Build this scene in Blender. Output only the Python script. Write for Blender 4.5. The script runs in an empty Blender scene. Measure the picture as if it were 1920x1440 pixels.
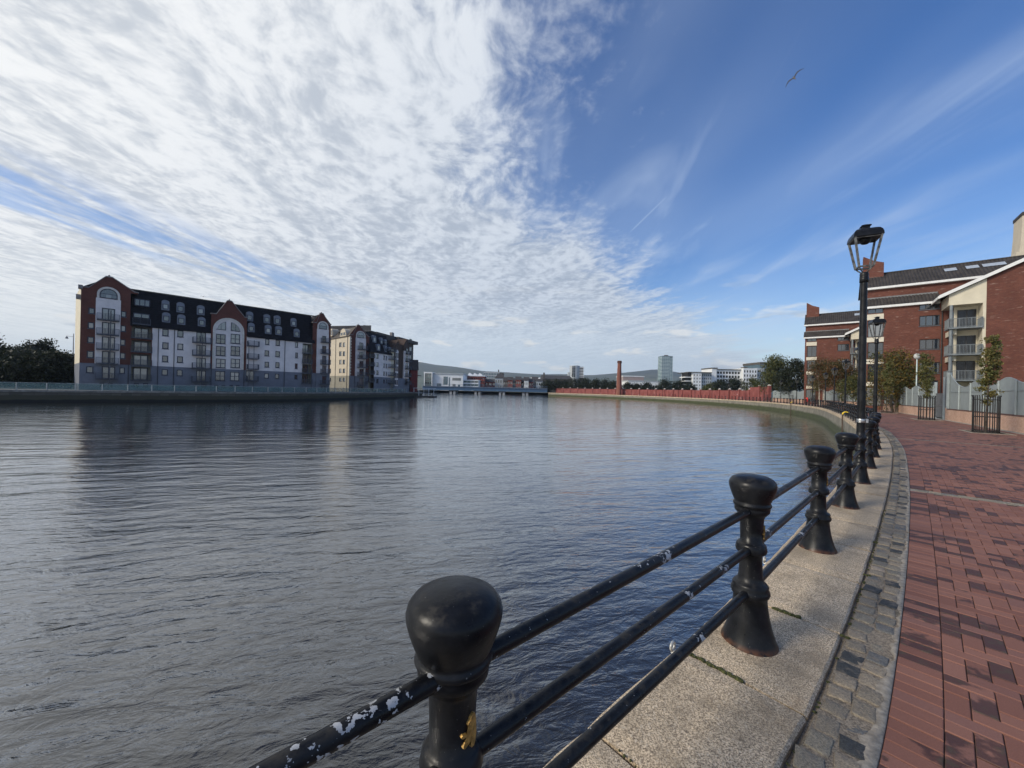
import bpy, math, random
import numpy as np
from mathutils import Vector, Matrix

random.seed(7)
RNG = np.random.default_rng(11)
SC = bpy.context.scene
COL = SC.collection
R = math.radians

# ------------------------------------------------------------------ camera
EYE = 1.70
FOC = 721.0            # focal length in pixels of a 1920 wide frame (13 mm phone ultra-wide)
ROLL = R(1.3)
CX, CY = 960.0, 730.0
cam_d = bpy.data.cameras.new("camera")
cam = bpy.data.objects.new("camera", cam_d)
COL.objects.link(cam)
cam_d.sensor_width = 36.0
cam_d.lens = FOC / 1920.0 * 36.0
cam_d.shift_y = (CY - 720.0) / 1920.0
cam_d.clip_start = 0.05
cam_d.clip_end = 30000.0
_c, _s = math.cos(ROLL), math.sin(ROLL)
cam.matrix_world = Matrix(((_c, -_s, 0, 0), (0, 0, -1, 0), (_s, _c, 0, EYE), (0, 0, 0, 1)))
SC.camera = cam

# ------------------------------------------------------------------ light
SUN_AZ = Vector((-0.93, -0.37)).normalized()      # horizontal direction towards the sun
SUN_EL = R(30)
SUN_DIR = Vector((SUN_AZ.x * math.cos(SUN_EL), SUN_AZ.y * math.cos(SUN_EL), math.sin(SUN_EL)))
sun_d = bpy.data.lights.new("sun", 'SUN')
sun_d.energy = 2.6
sun_d.angle = R(15)
sun_d.color = (1.0, 0.92, 0.78)
sun = bpy.data.objects.new("sun", sun_d)
COL.objects.link(sun)
sun.rotation_euler = SUN_DIR.to_track_quat('Z', 'Y').to_euler()

SC.view_settings.view_transform = 'Standard'
SC.view_settings.look = 'None'
SC.view_settings.gamma = 1.0
SC.view_settings.use_curve_mapping = False
SC.view_settings.exposure = 0.22
SC.cycles.max_bounces = 6
SC.cycles.transparent_max_bounces = 12
SC.cycles.use_denoising = True


class NT:
    """tiny helper for writing node trees"""
    def __init__(self, tree):
        self.t = tree
        self.n = tree.nodes
        self.l = tree.links

    def new(self, kind, **kw):
        nd = self.n.new(kind)
        for k, v in kw.items():
            setattr(nd, k, v)
        return nd

    def put(self, sock, v):
        if v is None:
            return
        if isinstance(v, bpy.types.NodeSocket):
            self.l.new(v, sock)
        elif isinstance(v, (int, float)) and sock.type in ('RGBA',):
            sock.default_value = (v, v, v, 1)
        elif isinstance(v, (tuple, list)) and sock.type == 'RGBA' and len(v) == 3:
            sock.default_value = (*v, 1)
        else:
            sock.default_value = v

    def m(self, op, a, b=None, c=None, clamp=False):
        nd = self.new('ShaderNodeMath', operation=op)
        nd.use_clamp = clamp
        self.put(nd.inputs[0], a)
        self.put(nd.inputs[1], b)
        self.put(nd.inputs[2], c)
        return nd.outputs[0]

    def add(self, a, b): return self.m('ADD', a, b)
    def sub(self, a, b): return self.m('SUBTRACT', a, b)
    def mul(self, a, b): return self.m('MULTIPLY', a, b)
    def mx(self, a, b): return self.m('MAXIMUM', a, b)
    def mn(self, a, b): return self.m('MINIMUM', a, b)

    def vec(self, x, y, z=0.0):
        nd = self.new('ShaderNodeCombineXYZ')
        self.put(nd.inputs[0], x); self.put(nd.inputs[1], y); self.put(nd.inputs[2], z)
        return nd.outputs[0]

    def vm(self, op, a, b=None):
        nd = self.new('ShaderNodeVectorMath', operation=op)
        self.put(nd.inputs[0], a); self.put(nd.inputs[1], b)
        return nd.outputs['Value'] if op in ('DOT_PRODUCT', 'LENGTH', 'DISTANCE') else nd.outputs[0]

    def noise(self, vec, scale=5.0, detail=3.0, rough=0.5, dist=0.0, out='Fac', dim='3D'):
        nd = self.new('ShaderNodeTexNoise', noise_dimensions=dim)
        self.put(nd.inputs['Vector'], vec)
        self.put(nd.inputs['Scale'], scale); self.put(nd.inputs['Detail'], detail)
        self.put(nd.inputs['Roughness'], rough); self.put(nd.inputs['Distortion'], dist)
        return nd.outputs[out]

    def step(self, v, a, b, lo=0.0, hi=1.0):
        nd = self.new('ShaderNodeMapRange', interpolation_type='SMOOTHSTEP')
        self.put(nd.inputs[0], v)
        for i, q in enumerate((a, b, lo, hi)):
            self.put(nd.inputs[1 + i], q)
        return nd.outputs[0]

    def lin(self, v, a, b, lo=0.0, hi=1.0):
        nd = self.new('ShaderNodeMapRange')
        self.put(nd.inputs[0], v)
        for i, q in enumerate((a, b, lo, hi)):
            self.put(nd.inputs[1 + i], q)
        return nd.outputs[0]

    def mix(self, f, a, b, mode='MIX'):
        nd = self.new('ShaderNodeMix', data_type='RGBA', blend_type=mode)
        nd.clamp_factor = True
        self.put(nd.inputs[0], f); self.put(nd.inputs[6], a); self.put(nd.inputs[7], b)
        return nd.outputs[2]

    def scalec(self, c, f):
        nd = self.new('ShaderNodeVectorMath', operation='SCALE')
        self.put(nd.inputs[0], c); self.put(nd.inputs['Scale'], f)
        return nd.outputs[0]

    def sep(self, v):
        nd = self.new('ShaderNodeSeparateXYZ')
        self.put(nd.inputs[0], v)
        return nd.outputs


# ------------------------------------------------------------------ sky
world = bpy.data.worlds.new("World")
SC.world = world
world.use_nodes = True
world.cycles.sampling_method = 'NONE'
w = NT(world.node_tree)
w.n.clear()
sky = w.new('ShaderNodeTexSky', sky_type='NISHITA')
sky.sun_disc = False
sky.sun_elevation = SUN_EL
sky.sun_rotation = math.atan2(SUN_AZ.x, SUN_AZ.y)
sky.altitude = 10
sky.air_density = 1.0
sky.dust_density = 0.6
sky.ozone_density = 2.0
D = w.new('ShaderNodeTexCoord').outputs['Generated']
X, Y, Z = w.sep(D)
zc = w.mx(Z, 0.015)
px = w.m('DIVIDE', X, zc)
py = w.m('DIVIDE', Y, zc)
P = w.vec(px, py)
# altocumulus sheet to the left of a long edge, broken by streaks that run along the wind (+Y)
edge = w.sub(px, w.mul(w.sub(py, 1.62), 0.80))
edge = w.add(edge, w.mul(w.step(py, 0.9, 2.1, 1.0, 0.0), -0.82))
e_n = w.noise(w.vec(w.mul(px, 1.0), w.mul(py, 0.6)), 1.1, 4, 0.55)
edge = w.add(edge, w.mul(w.sub(e_n, 0.5), w.add(w.mul(w.m('ABSOLUTE', py), 0.22), 0.55)))
sheet = w.step(edge, w.add(0.50, w.mul(py, 0.10)), w.sub(-1.05, w.mul(py, 0.12)), 0.0, 1.0)
warp = w.noise(P, 1.7, 2, 0.5, out='Color')
PW = w.vm('ADD', P, w.vm('MULTIPLY', w.vm('SUBTRACT', warp, (0.5, 0.5, 0.5)), (0.30, 0.30, 0.0)))
pwx, pwy, _ = w.sep(PW)
cells = w.noise(w.vec(pwx, w.mul(pwy, 0.72)), 12.5, 4, 0.62)
ripple = w.noise(w.vec(w.add(pwx, w.mul(pwy, 0.30)), w.mul(pwy, 0.30), 3.1), 5.0, 4, 0.58)
broad = w.noise(w.vec(w.mul(px, 0.9), w.mul(py, 0.20), 7.7), 1.5, 3, 0.5)
# gap of clear sky low on the left
gx = w.sub(px, w.add(-2.75, w.mul(w.sub(py, 1.8), 0.22)))
gap = w.mul(w.step(w.m('ABSOLUTE', gx), 0.75, 0.15), w.mul(w.step(py, 1.2, 1.9), w.step(py, 6.0, 3.5)))
gap = w.mul(gap, w.step(w.noise(w.vec(w.mul(px, 2.0), w.mul(py, 0.45), 2.2), 1.6, 4, 0.6), 0.42, 0.60))
body = w.add(w.mul(cells, 0.38), w.add(w.mul(ripple, 0.42), w.mul(broad, 0.38)))
thr = w.sub(0.80, w.add(w.mul(sheet, 0.56), w.mul(w.step(px, 0.1, -1.4), 0.12)))
cov = w.step(body, w.sub(thr, 0.06), w.add(thr, 0.28))
cov = w.mul(cov, w.sub(1.0, w.mul(gap, 0.85)))
thick = w.step(body, 0.50, 0.80)
# cirrus drawn out along the wind
c1 = w.noise(w.vec(w.add(w.mul(px, 1.0), w.mul(py, -0.10)), w.mul(py, 0.20), 11.0), 2.6, 4, 0.55, 0.6)
c2 = w.noise(w.vec(px, w.mul(py, 0.35), 21.0), 0.9, 3, 0.5)
cir = w.mul(w.step(c1, 0.36, 0.76), w.step(c2, 0.34, 0.60))
cir = w.mx(w.mul(cir, 0.52), w.mul(w.step(c2, 0.30, 0.70), 0.22))
# one short vapour trail
tq = w.sub(px, w.sub(0.985, w.mul(py, 0.1118)))
trail = w.mul(w.step(w.m('ABSOLUTE', tq), 0.016, 0.0), w.mul(w.step(py, 1.90, 2.0), w.step(py, 2.55, 2.3)))
cir = w.mx(cir, w.mul(trail, 0.40))
# small cumulus close to the horizon
az = w.m('ARCTAN2', X, Y)
q1 = w.noise(w.vec(w.mul(az, 7.0), w.mul(Z, 26.0), 4.0), 1.0, 3, 0.55)
lowband = w.mul(w.step(Z, 0.02, 0.06), w.step(Z, 0.30, 0.10))
cum = w.mul(w.step(q1, 0.565, 0.66), lowband)
cumlit = w.step(w.noise(w.vec(w.mul(az, 7.0), w.mul(w.add(Z, 0.016), 26.0), 4.0), 1.0, 3, 0.55), 0.66, 0.52)
# how close to the sun: thin cloud glows with forward scattering
sdot = w.vm('DOT_PRODUCT', D, tuple(SUN_DIR))
glow = w.step(sdot, -0.35, 0.95)
skyc = sky.outputs[0]
SK = 0.115
hsv = w.new('ShaderNodeHueSaturation')
w.put(hsv.inputs['Hue'], 0.512)
w.put(hsv.inputs['Saturation'], 1.30)
w.put(hsv.inputs['Value'], 1.08)
w.put(hsv.inputs['Color'], skyc)
blue = w.scalec(hsv.outputs[0], SK)
cl_hi = w.scalec(w.mix(glow, (0.55, 0.61, 0.70), (0.88, 0.88, 0.87)), 1.0)
cl_lo = w.scalec(w.mix(glow, (0.34, 0.40, 0.50), (0.57, 0.60, 0.64)), 1.0)
shade = w.step(w.add(w.mul(ripple, 0.48), w.mul(cells, 0.52)), 0.38, 0.60)
cl = w.mix(shade, cl_lo, cl_hi)
out = w.mix(cir, blue, w.mix(glow, (0.52, 0.62, 0.78), (0.72, 0.76, 0.81)))
cov = w.mix(w.step(Z, 0.10, 0.03), cov, w.mul(sheet, 0.9))
out = w.mix(cov, out, cl)
veil = w.mul(w.step(Z, 0.26, 0.02), w.add(0.62, w.mul(w.step(px, 6.0, -2.0), 0.18)))
out = w.mix(veil, out, w.mix(glow, (0.64, 0.74, 0.82), (0.88, 0.88, 0.84)))
out = w.mix(w.mul(cum, 0.75), out, w.mix(cumlit, (0.42, 0.47, 0.53), (0.80, 0.80, 0.78)))
bg = w.new('ShaderNodeBackground')
w.put(bg.inputs[0], out)
w.put(bg.inputs[1], 1.0)
w.l.new(bg.outputs[0], w.new('ShaderNodeOutputWorld').inputs[0])

# ------------------------------------------------------------------ survey helpers
def ray(u, v):
    a, b = (u - CX) / FOC, (v - CY) / FOC
    return Vector((a * _c + b * _s, 1.0, a * _s - b * _c))

def at_depth(u, v, y):
    r = ray(u, v)
    return Vector((r.x * y, y, EYE + r.z * y))

def on_ground(u, v, z=0.0):
    r = ray(u, v)
    t = (z - EYE) / r.z
    return Vector((r.x * t, t, z))


class Frame:
    """a facade: origin at its foot, x along it, y inward, z up"""
    def __init__(self, o, d):
        self.o = Vector((o[0], o[1], o[2] if len(o) > 2 else 0.0))
        self.d = Vector((d[0], d[1], 0)).normalized()
        self.i = Vector((-self.d.y, self.d.x, 0))
        self.rz = math.atan2(self.d.y, self.d.x)

    def sh(self, u, v, y=0.0):
        r = ray(u, v)
        q = self.o + self.i * y - Vector((0, 0, EYE))
        t = q.dot(self.i) / r.dot(self.i)
        p = r * t + Vector((0, 0, EYE)) - self.o
        return p.dot(self.d), p.z

    def s(self, u, v=700.0, y=0.0):
        return self.sh(u, v, y)[0]

    def h(self, u, v, y=0.0):
        return self.sh(u, v, y)[1]


# ------------------------------------------------------------------ mesh helpers
class MB:
    def __init__(self):
        self.v = []
        self.f = []
        self.sm = []

    def addv(self, vs, fs, smooth=False):
        b = len(self.v)
        self.v.extend([tuple(p) for p in vs])
        self.f.extend([tuple(i + b for i in f) for f in fs])
        self.sm.extend([smooth] * len(fs))
        return self

    def box(self, x0, x1, y0, y1, z0, z1):
        return self.addv([(x0, y0, z0), (x1, y0, z0), (x1, y1, z0), (x0, y1, z0),
                          (x0, y0, z1), (x1, y0, z1), (x1, y1, z1), (x0, y1, z1)],
                         [(0, 3, 2, 1), (4, 5, 6, 7), (0, 1, 5, 4), (1, 2, 6, 5), (2, 3, 7, 6), (3, 0, 4, 7)])

    def prism(self, poly, y0, y1):
        """polygon in x,z (counter-clockwise seen from -y) pushed from y0 to y1"""
        n = len(poly)
        vs = [(p[0], y0, p[1]) for p in poly] + [(p[0], y1, p[1]) for p in poly]
        fs = [tuple(range(n)), tuple(range(2 * n - 1, n - 1, -1))]
        fs += [(i, n + i, n + (i + 1) % n, (i + 1) % n) for i in range(n)]
        return self.addv(vs, fs)

    def slab(self, poly, z0, z1):
        """polygon in x,y (counter-clockwise from above) from z0 to z1"""
        n = len(poly)
        vs = [(p[0], p[1], z0) for p in poly] + [(p[0], p[1], z1) for p in poly]
        fs = [tuple(range(n - 1, -1, -1)), tuple(range(n, 2 * n))]
        fs += [(i, (i + 1) % n, n + (i + 1) % n, n + i) for i in range(n)]
        return self.addv(vs, fs)

    def tube(self, pts, rad, seg=8, cap=True, smooth=True):
        pts = [Vector(p) for p in pts]
        n = len(pts)
        rads = rad if isinstance(rad, (list, tuple)) else [rad] * n
        rings = []
        up = None
        for i, p in enumerate(pts):
            t = (pts[min(i + 1, n - 1)] - pts[max(i - 1, 0)]).normalized()
            if up is None:
                a = Vector((0, 0, 1)) if abs(t.z) < 0.9 else Vector((1, 0, 0))
                up = (a - t * a.dot(t)).normalized()
            else:
                up = (up - t * up.dot(t))
                up = up.normalized() if up.length > 1e-6 else Vector((1, 0, 0))
            sd = t.cross(up)
            rings.append([p + (up * math.cos(2 * math.pi * k / seg) + sd * math.sin(2 * math.pi * k / seg)) * rads[i]
                          for k in range(seg)])
        vs = [q for r in rings for q in r]
        fs = []
        for i in range(n - 1):
            for k in range(seg):
                k2 = (k + 1) % seg
                fs.append((i * seg + k, i * seg + k2, (i + 1) * seg + k2, (i + 1) * seg + k))
        self.addv(vs, fs, smooth)
        if cap:
            self.addv(rings[0], [tuple(range(seg - 1, -1, -1))])
            self.addv(rings[-1], [tuple(range(seg))])
        return self

    def lathe(self, prof, seg=24, c=(0, 0, 0), smooth=True):
        vs, fs = [], []
        for r, h in prof:
            for k in range(seg):
                a = 2 * math.pi * k / seg
                vs.append((c[0] + r * math.cos(a), c[1] + r * math.sin(a), c[2] + h))
        for i in range(len(prof) - 1):
            for k in range(seg):
                k2 = (k + 1) % seg
                fs.append((i * seg + k, i * seg + k2, (i + 1) * seg + k2, (i + 1) * seg + k))
        return self.addv(vs, fs, smooth)

    def bar(self, a, b, w, t):
        """square bar between two points, w x t across"""
        a, b = Vector(a), Vector(b)
        d = (b - a).normalized()
        ref = Vector((0, 0, 1)) if abs(d.z) < 0.95 else Vector((0, 1, 0))
        s = d.cross(ref).normalized()
        n = s.cross(d).normalized()
        o = [s * (w / 2) + n * (t / 2), s * (-w / 2) + n * (t / 2), s * (-w / 2) - n * (t / 2), s * (w / 2) - n * (t / 2)]
        vs = [a + q for q in o] + [b + q for q in o]
        return self.addv(vs, [(0, 1, 2, 3), (7, 6, 5, 4), (0, 4, 5, 1), (1, 5, 6, 2), (2, 6, 7, 3), (3, 7, 4, 0)])

    def mesh(self, name, mat=None):
        me = bpy.data.meshes.new(name)
        me.from_pydata(self.v, [], self.f)
        if any(self.sm):
            me.polygons.foreach_set('use_smooth', self.sm)
        me.validate()
        me.update()
        if mat is not None:
            me.materials.append(mat)
        return me

    def build(self, name, mat=None, parent=None, **kw):
        return link(name, self.mesh(name, mat), parent, **kw)


def link(name, me, parent=None, loc=None, rz=None, label=None, cat=None, group=None, kind=None):
    o = bpy.data.objects.new(name, me)
    COL.objects.link(o)
    if parent is not None:
        o.parent = parent
    if loc is not None:
        o.location = loc
    if rz is not None:
        o.rotation_euler = (0, 0, rz)
    tag(o, label, cat, group, kind)
    return o


def tag(o, label=None, cat=None, group=None, kind=None):
    if label: o['label'] = label
    if cat: o['category'] = cat
    if group: o['group'] = group
    if kind: o['kind'] = kind
    return o


def thing(name, label, cat, loc=(0, 0, 0), rz=0.0, group=None):
    return link(name, None, None, loc, rz, label, cat, group)


def fix_normals(o):
    import bmesh
    bm = bmesh.new()
    bm.from_mesh(o.data)
    bmesh.ops.recalc_face_normals(bm, faces=bm.faces)
    bm.to_mesh(o.data)
    bm.free()
    return o


# ------------------------------------------------------------------ materials
MATS = {}

def new_mat(name):
    m = bpy.data.materials.new(name)
    m.use_nodes = True
    t = NT(m.node_tree)
    b = t.n['Principled BSDF']
    return m, t, b

def pos(t, obj=False):
    if obj:
        return t.new('ShaderNodeTexCoord').outputs['Object']
    return t.new('ShaderNodeNewGeometry').outputs['Position']

def bump(t, b, height, strength=0.3, dist=0.01):
    nd = t.new('ShaderNodeBump')
    t.put(nd.inputs['Height'], height)
    nd.inputs['Strength'].default_value = strength
    nd.inputs['Distance'].default_value = dist
    t.l.new(nd.outputs[0], b.inputs['Normal'])

def pm(name, base, rough=0.7, var=0.15, scale=3.0, metal=0.0, bmp=0.0, bscale=30.0, spec=0.5, stain=0.0, stain_c=(0.1, 0.09, 0.08),
       rnd=0.0, obj=False):
    """plain weathered surface: mottled base colour, optional stains and per-object variation"""
    if name in MATS:
        return MATS[name]
    m, t, b = new_mat(name)
    p = pos(t, obj)
    n1 = t.noise(p, scale, 4, 0.6)
    lo = tuple(max(0, c * (1 - var)) for c in base)
    hi = tuple(min(1, c * (1 + var)) for c in base)
    col = t.mix(t.step(n1, 0.3, 0.7), lo, hi)
    if stain > 0:
        s = t.noise(t.vm('MULTIPLY', p, (1, 1, 0.25)), scale * 0.6, 5, 0.65)
        col = t.mix(t.mul(t.step(s, 0.52, 0.75), stain), col, stain_c)
    if rnd > 0:
        r = t.new('ShaderNodeObjectInfo').outputs['Random']
        col = t.scalec(col, t.lin(r, 0, 1, 1 - rnd, 1 + rnd))
    t.put(b.inputs['Base Color'], col)
    b.inputs['Roughness'].default_value = rough
    b.inputs['Metallic'].default_value = metal
    b.inputs['Specular IOR Level'].default_value = spec
    if bmp > 0:
        bump(t, b, t.noise(p, bscale, 4, 0.6), bmp, 0.01)
    MATS[name] = m
    return m
# ================================================================== the quay curve
CTRL = [(-22, -18.2), (-14, -11.2), (-7.1, -5.15), (-0.146, 1.08), (1.62, 2.61), (3.42, 4.27), (5.19, 5.95), (6.82, 7.52),
        (9.40, 10.06), (12.8, 13.5), (16.7, 17.75), (20.5, 22.3), (33.6, 39.4), (49.5, 62.6), (62, 90), (68, 115),
        (70, 140), (67, 170), (58, 200), (44, 228), (28, 250), (8, 270), (-20, 285)]

def catmull(pts, n=24):
    out = []
    for i in range(1, len(pts) - 2):
        p0, p1, p2, p3 = [np.array(pts[j], float) for j in (i - 1, i, i + 1, i + 2)]
        for k in range(n):
            t = k / n
            out.append(0.5 * ((2 * p1) + (-p0 + p2) * t + (2 * p0 - 5 * p1 + 4 * p2 - p3) * t * t + (-p0 + 3 * p1 - 3 * p2 + p3) * t ** 3))
    out.append(np.array(pts[-2], float))
    return np.array(out)

_cur = catmull(CTRL)
_seg = np.linalg.norm(np.diff(_cur, axis=0), axis=1)
_len = np.concatenate([[0], np.cumsum(_seg)])
_i0 = int(np.argmin(np.linalg.norm(_cur - np.array([-0.146, 1.08]), axis=1)))
_len -= _len[_i0]                                  # s = 0 at the nearest bollard
S_MIN, S_MAX = float(_len[0]), float(_len[-1])

def Q(s, off=0.0, z=0.0):
    """point on the quay: s along it, off to the land side of the bollard line"""
    x = np.interp(s, _len, _cur[:, 0]); y = np.interp(s, _len, _cur[:, 1])
    h = heading(s)
    return Vector((x + off * math.cos(h), y - off * math.sin(h), z))

def heading(s):
    a, b = max(S_MIN, s - 0.8), min(S_MAX, s + 0.8)
    dx = np.interp(b, _len, _cur[:, 0]) - np.interp(a, _len, _cur[:, 0])
    dy = np.interp(b, _len, _cur[:, 1]) - np.interp(a, _len, _cur[:, 1])
    return math.atan2(dx, dy)

def rz_along(s):
    """rotation that turns local +x along the quay, +y to the river side"""
    return math.pi / 2 - heading(s)

def strip(mb, s0, s1, prof, step=0.5):
    """sweep (off, z) profile along the quay"""
    n = max(1, int(math.ceil((s1 - s0) / step)))
    k = len(prof)
    vs, fs = [], []
    for i in range(n + 1):
        s = s0 + (s1 - s0) * i / n
        for o, z in prof:
            vs.append(Q(s, o, z))
    for i in range(n):
        for j in range(k - 1):
            a = i * k + j
            fs.append((a, a + 1, a + k + 1, a + k))
    mb.addv(vs, fs)
    return mb

WATER_Z = -2.0
S_END = float(_len[int(np.argmin(np.hypot(_cur[:, 0] - 24, _cur[:, 1] - 254)))])
EDGE = -0.29           # river edge of the coping, from the bollard line
BACK = 0.43            # back of the coping
PAVE = 0.70            # edge of the brick paving
WALL_OFF = 6.45        # low boundary wall
ORD = ['', 'first', 'second', 'third', 'fourth', 'fifth', 'sixth', 'seventh', 'eighth', 'ninth', 'tenth', 'eleventh', 'twelfth',
       'thirteenth', 'fourteenth', 'fifteenth', 'sixteenth', 'seventeenth', 'eighteenth', 'nineteenth', 'twentieth']

# ------------------------------------------------------------------ water
def water_mat():
    m, t, b = new_mat('river water')
    p = pos(t)
    x, y, z = t.sep(p)
    # wind ripples ride on longer, slanted wavelets; calm and ruffled patches come and go
    a = R(14)
    xr = t.add(t.mul(x, math.cos(a)), t.mul(y, math.sin(a)))
    yr = t.sub(t.mul(y, math.cos(a)), t.mul(x, math.sin(a)))
    swell = t.noise(t.vec(t.mul(xr, 0.22), t.mul(yr, 0.90)), 1.0, 3, 0.5, 0.4)
    mid = t.noise(t.vec(t.mul(xr, 0.8), t.mul(yr, 2.1), 3.3), 1.0, 2, 0.5, 0.5)
    fine = t.noise(t.vec(t.mul(xr, 6.0), t.mul(yr, 10.0), 9.1), 1.0, 4, 0.68, 0.4)
    patch = t.step(t.noise(t.vec(t.mul(x, 0.03), t.mul(y, 0.055), 1.7), 1.0, 3, 0.5), 0.36, 0.62)
    chop = t.noise(t.vec(t.mul(xr, 1.9), t.mul(yr, 4.2), 5.7), 1.0, 3, 0.6, 0.8)
    # ripples made higher around the camera position, fading out with distance
    near = t.step(t.vm('LENGTH', t.vec(t.sub(x, -1.0), y, 0.0)), 30.0, 5.0)
    hgt = t.add(t.mul(swell, 0.078), t.add(t.mul(mid, t.add(t.lin(patch, 0, 1, 0.018, 0.044), t.mul(near, 0.034))),
                t.add(t.mul(fine, t.add(t.lin(patch, 0, 1, 0.0030, 0.0085), t.mul(near, 0.007))), t.mul(chop, t.add(0.006, t.mul(near, 0.024))))))
    nd = t.new('ShaderNodeBump')
    t.put(nd.inputs['Height'], hgt)
    nd.inputs['Strength'].default_value = 1.0
    nd.inputs['Distance'].default_value = 1.0
    # turbid water under a mirror-like skin whose reflection grows towards grazing
    t.n.remove(b)
    lw = t.new('ShaderNodeLayerWeight')
    lw.inputs['Blend'].default_value = 0.5
    t.l.new(nd.outputs[0], lw.inputs['Normal'])
    refl = t.add(0.040, t.mul(t.m('POWER', lw.outputs['Facing'], 2.4), 0.96))
    df = t.new('ShaderNodeBsdfDiffuse')
    df.inputs['Color'].default_value = (0.016, 0.0155, 0.014, 1)
    gs = t.new('ShaderNodeBsdfGlossy')
    gs.inputs['Roughness'].default_value = 0.035
    gs.inputs['Color'].default_value = (1, 1, 1, 1)
    t.l.new(nd.outputs[0], gs.inputs['Normal'])
    mxs = t.new('ShaderNodeMixShader')
    t.put(mxs.inputs[0], refl)
    t.l.new(df.outputs[0], mxs.inputs[1]); t.l.new(gs.outputs[0], mxs.inputs[2])
    t.l.new(mxs.outputs[0], t.n['Material Output'].inputs[0])
    return m

MB().addv([(-900, -300, WATER_Z), (500, -300, WATER_Z), (500, 1200, WATER_Z), (-900, 1200, WATER_Z)], [(0, 1, 2, 3)]) \
    .build('water', water_mat(), kind='structure', label='dark rippled river water reflecting the sky')

# ------------------------------------------------------------------ land on the near side
M_earth = pm('earth and grass', (0.07, 0.085, 0.035), 0.9, 0.4, 0.6)
def land_poly(off, s0, s1, step=3.0):
    n = int((s1 - s0) / step)
    return [tuple(Q(s0 + (s1 - s0) * i / n, off)[:2]) for i in range(n + 1)]
edge_pts = land_poly(6.0, S_MIN, S_END + 8)
mb = MB()
mb.addv([(p[0], p[1], -0.03) for p in edge_pts] + [(p[0] + 1500, p[1] * 1.0 - 200, -0.03) for p in edge_pts],
        [(i, len(edge_pts) + i, len(edge_pts) + i + 1, i + 1) for i in range(len(edge_pts) - 1)])
fix_normals(mb.build('ground', M_earth, kind='structure', label='grassy ground behind the boundary wall'))

# ------------------------------------------------------------------ quay wall
def quay_wall_mat():
    m, t, b = new_mat('old quay wall')
    p = pos(t)
    x, y, z = t.sep(p)
    n = t.noise(p, 1.3, 6, 0.65)
    streak = t.noise(t.vm('MULTIPLY', p, (2.2, 2.2, 0.18)), 1.0, 5, 0.6)
    col = t.mix(t.step(n, 0.3, 0.72), (0.125, 0.115, 0.09), (0.27, 0.25, 0.20))
    col = t.mix(t.mul(t.step(streak, 0.5, 0.72), 0.55), col, (0.075, 0.07, 0.05))
    drip = t.noise(t.vm('MULTIPLY', p, (3.0, 3.0, 0.4)), 1.0, 3, 0.5)
    col = t.mix(t.mul(t.step(drip, 0.70, 0.78), 0.5), col, (0.5, 0.48, 0.42))
    tide = t.add(z, t.mul(t.sub(t.noise(p, 0.9, 4, 0.6), 0.5), 0.55))
    weed = t.step(tide, -0.95, -1.35)
    wcol = t.mix(t.step(t.noise(p, 5.0, 4, 0.6), 0.35, 0.65), (0.018, 0.02, 0.010), (0.07, 0.085, 0.025))
    col = t.mix(weed, col, wcol)
    t.put(b.inputs['Base Color'], col)
    b.inputs['Roughness'].default_value = 0.8
    bump(t, b, t.add(n, t.mul(t.noise(p, 12, 4, 0.6), 0.4)), 0.5, 0.06)
    return m

mb = MB()
strip(mb, S_MIN, S_END, [(EDGE + 0.05, -3.2), (EDGE + 0.05, -0.27), (0.5, -0.27)], 1.0)
fix_normals(mb.build('quay_wall', quay_wall_mat(), kind='structure', label='weathered quay wall with green weed at the waterline'))

# ------------------------------------------------------------------ granite coping stones
def granite_mat():
    m, t, b = new_mat('granite coping')
    p = pos(t)
    rnd = t.new('ShaderNodeObjectInfo').outputs['Random']
    sp = t.noise(p, 130, 3, 0.75)
    sp2 = t.noise(p, 58, 3, 0.65)
    col = t.mix(t.step(sp, 0.34, 0.66), (0.13, 0.095, 0.062), (0.88, 0.70, 0.48))
    col = t.mix(t.mul(t.step(sp2, 0.53, 0.66), 0.60), col, (0.17, 0.135, 0.10))
    col = t.mix(t.mul(t.step(t.noise(p, 60, 2, 0.6), 0.58, 0.68), 0.6), col, (0.74, 0.63, 0.48))
    big = t.noise(p, 2.3, 5, 0.65)
    col = t.mix(t.mul(t.step(big, 0.45, 0.68), 0.55), col, (0.20, 0.155, 0.10))
    rust = t.noise(p, 4.5, 4, 0.6)
    col = t.mix(t.mul(t.step(rust, 0.58, 0.75), 0.28), col, (0.30, 0.19, 0.10))
    col = t.scalec(col, t.lin(rnd, 0, 1, 0.84, 1.12))
    t.put(b.inputs['Base Color'], col)
    t.put(b.inputs['Roughness'], t.lin(big, 0.3, 0.7, 0.9, 0.75))
    bump(t, b, t.add(t.mul(sp, 0.5), t.add(t.mul(sp2, 0.5), t.mul(t.noise(p, 9, 4, 0.6), 2.5))), 0.5, 0.006)
    return m

M_gran = granite_mat()
M_joint = pm('joint mortar', (0.045, 0.038, 0.028), 0.95, 0.35, 30, bmp=0.5, bscale=60)
coping = thing('quay_coping', None, None)
tag(coping, 'row of pale granite coping stones along the quay edge', None, None, 'structure')
mb = MB()
strip(mb, S_MIN, S_END, [(EDGE + 0.06, -0.05), (BACK + 0.02, -0.05)], 1.0)
fix_normals(mb.build('joint_bed', M_joint, coping))
_b2 = 2.34
joints = [-18.0]
while joints[-1] < _b2 - 2.6:
    joints.append(joints[-1] + 1.05)
joints[-1] = _b2 - 2.45
joints += [_b2 - 1.33, _b2 - 0.38, _b2 + 0.69, _b2 + 1.81]
rj = random.Random(3)
while joints[-1] < 150:
    joints.append(joints[-1] + (1.02 + rj.random() * 0.25 if joints[-1] < 45 else 2.2))

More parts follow.
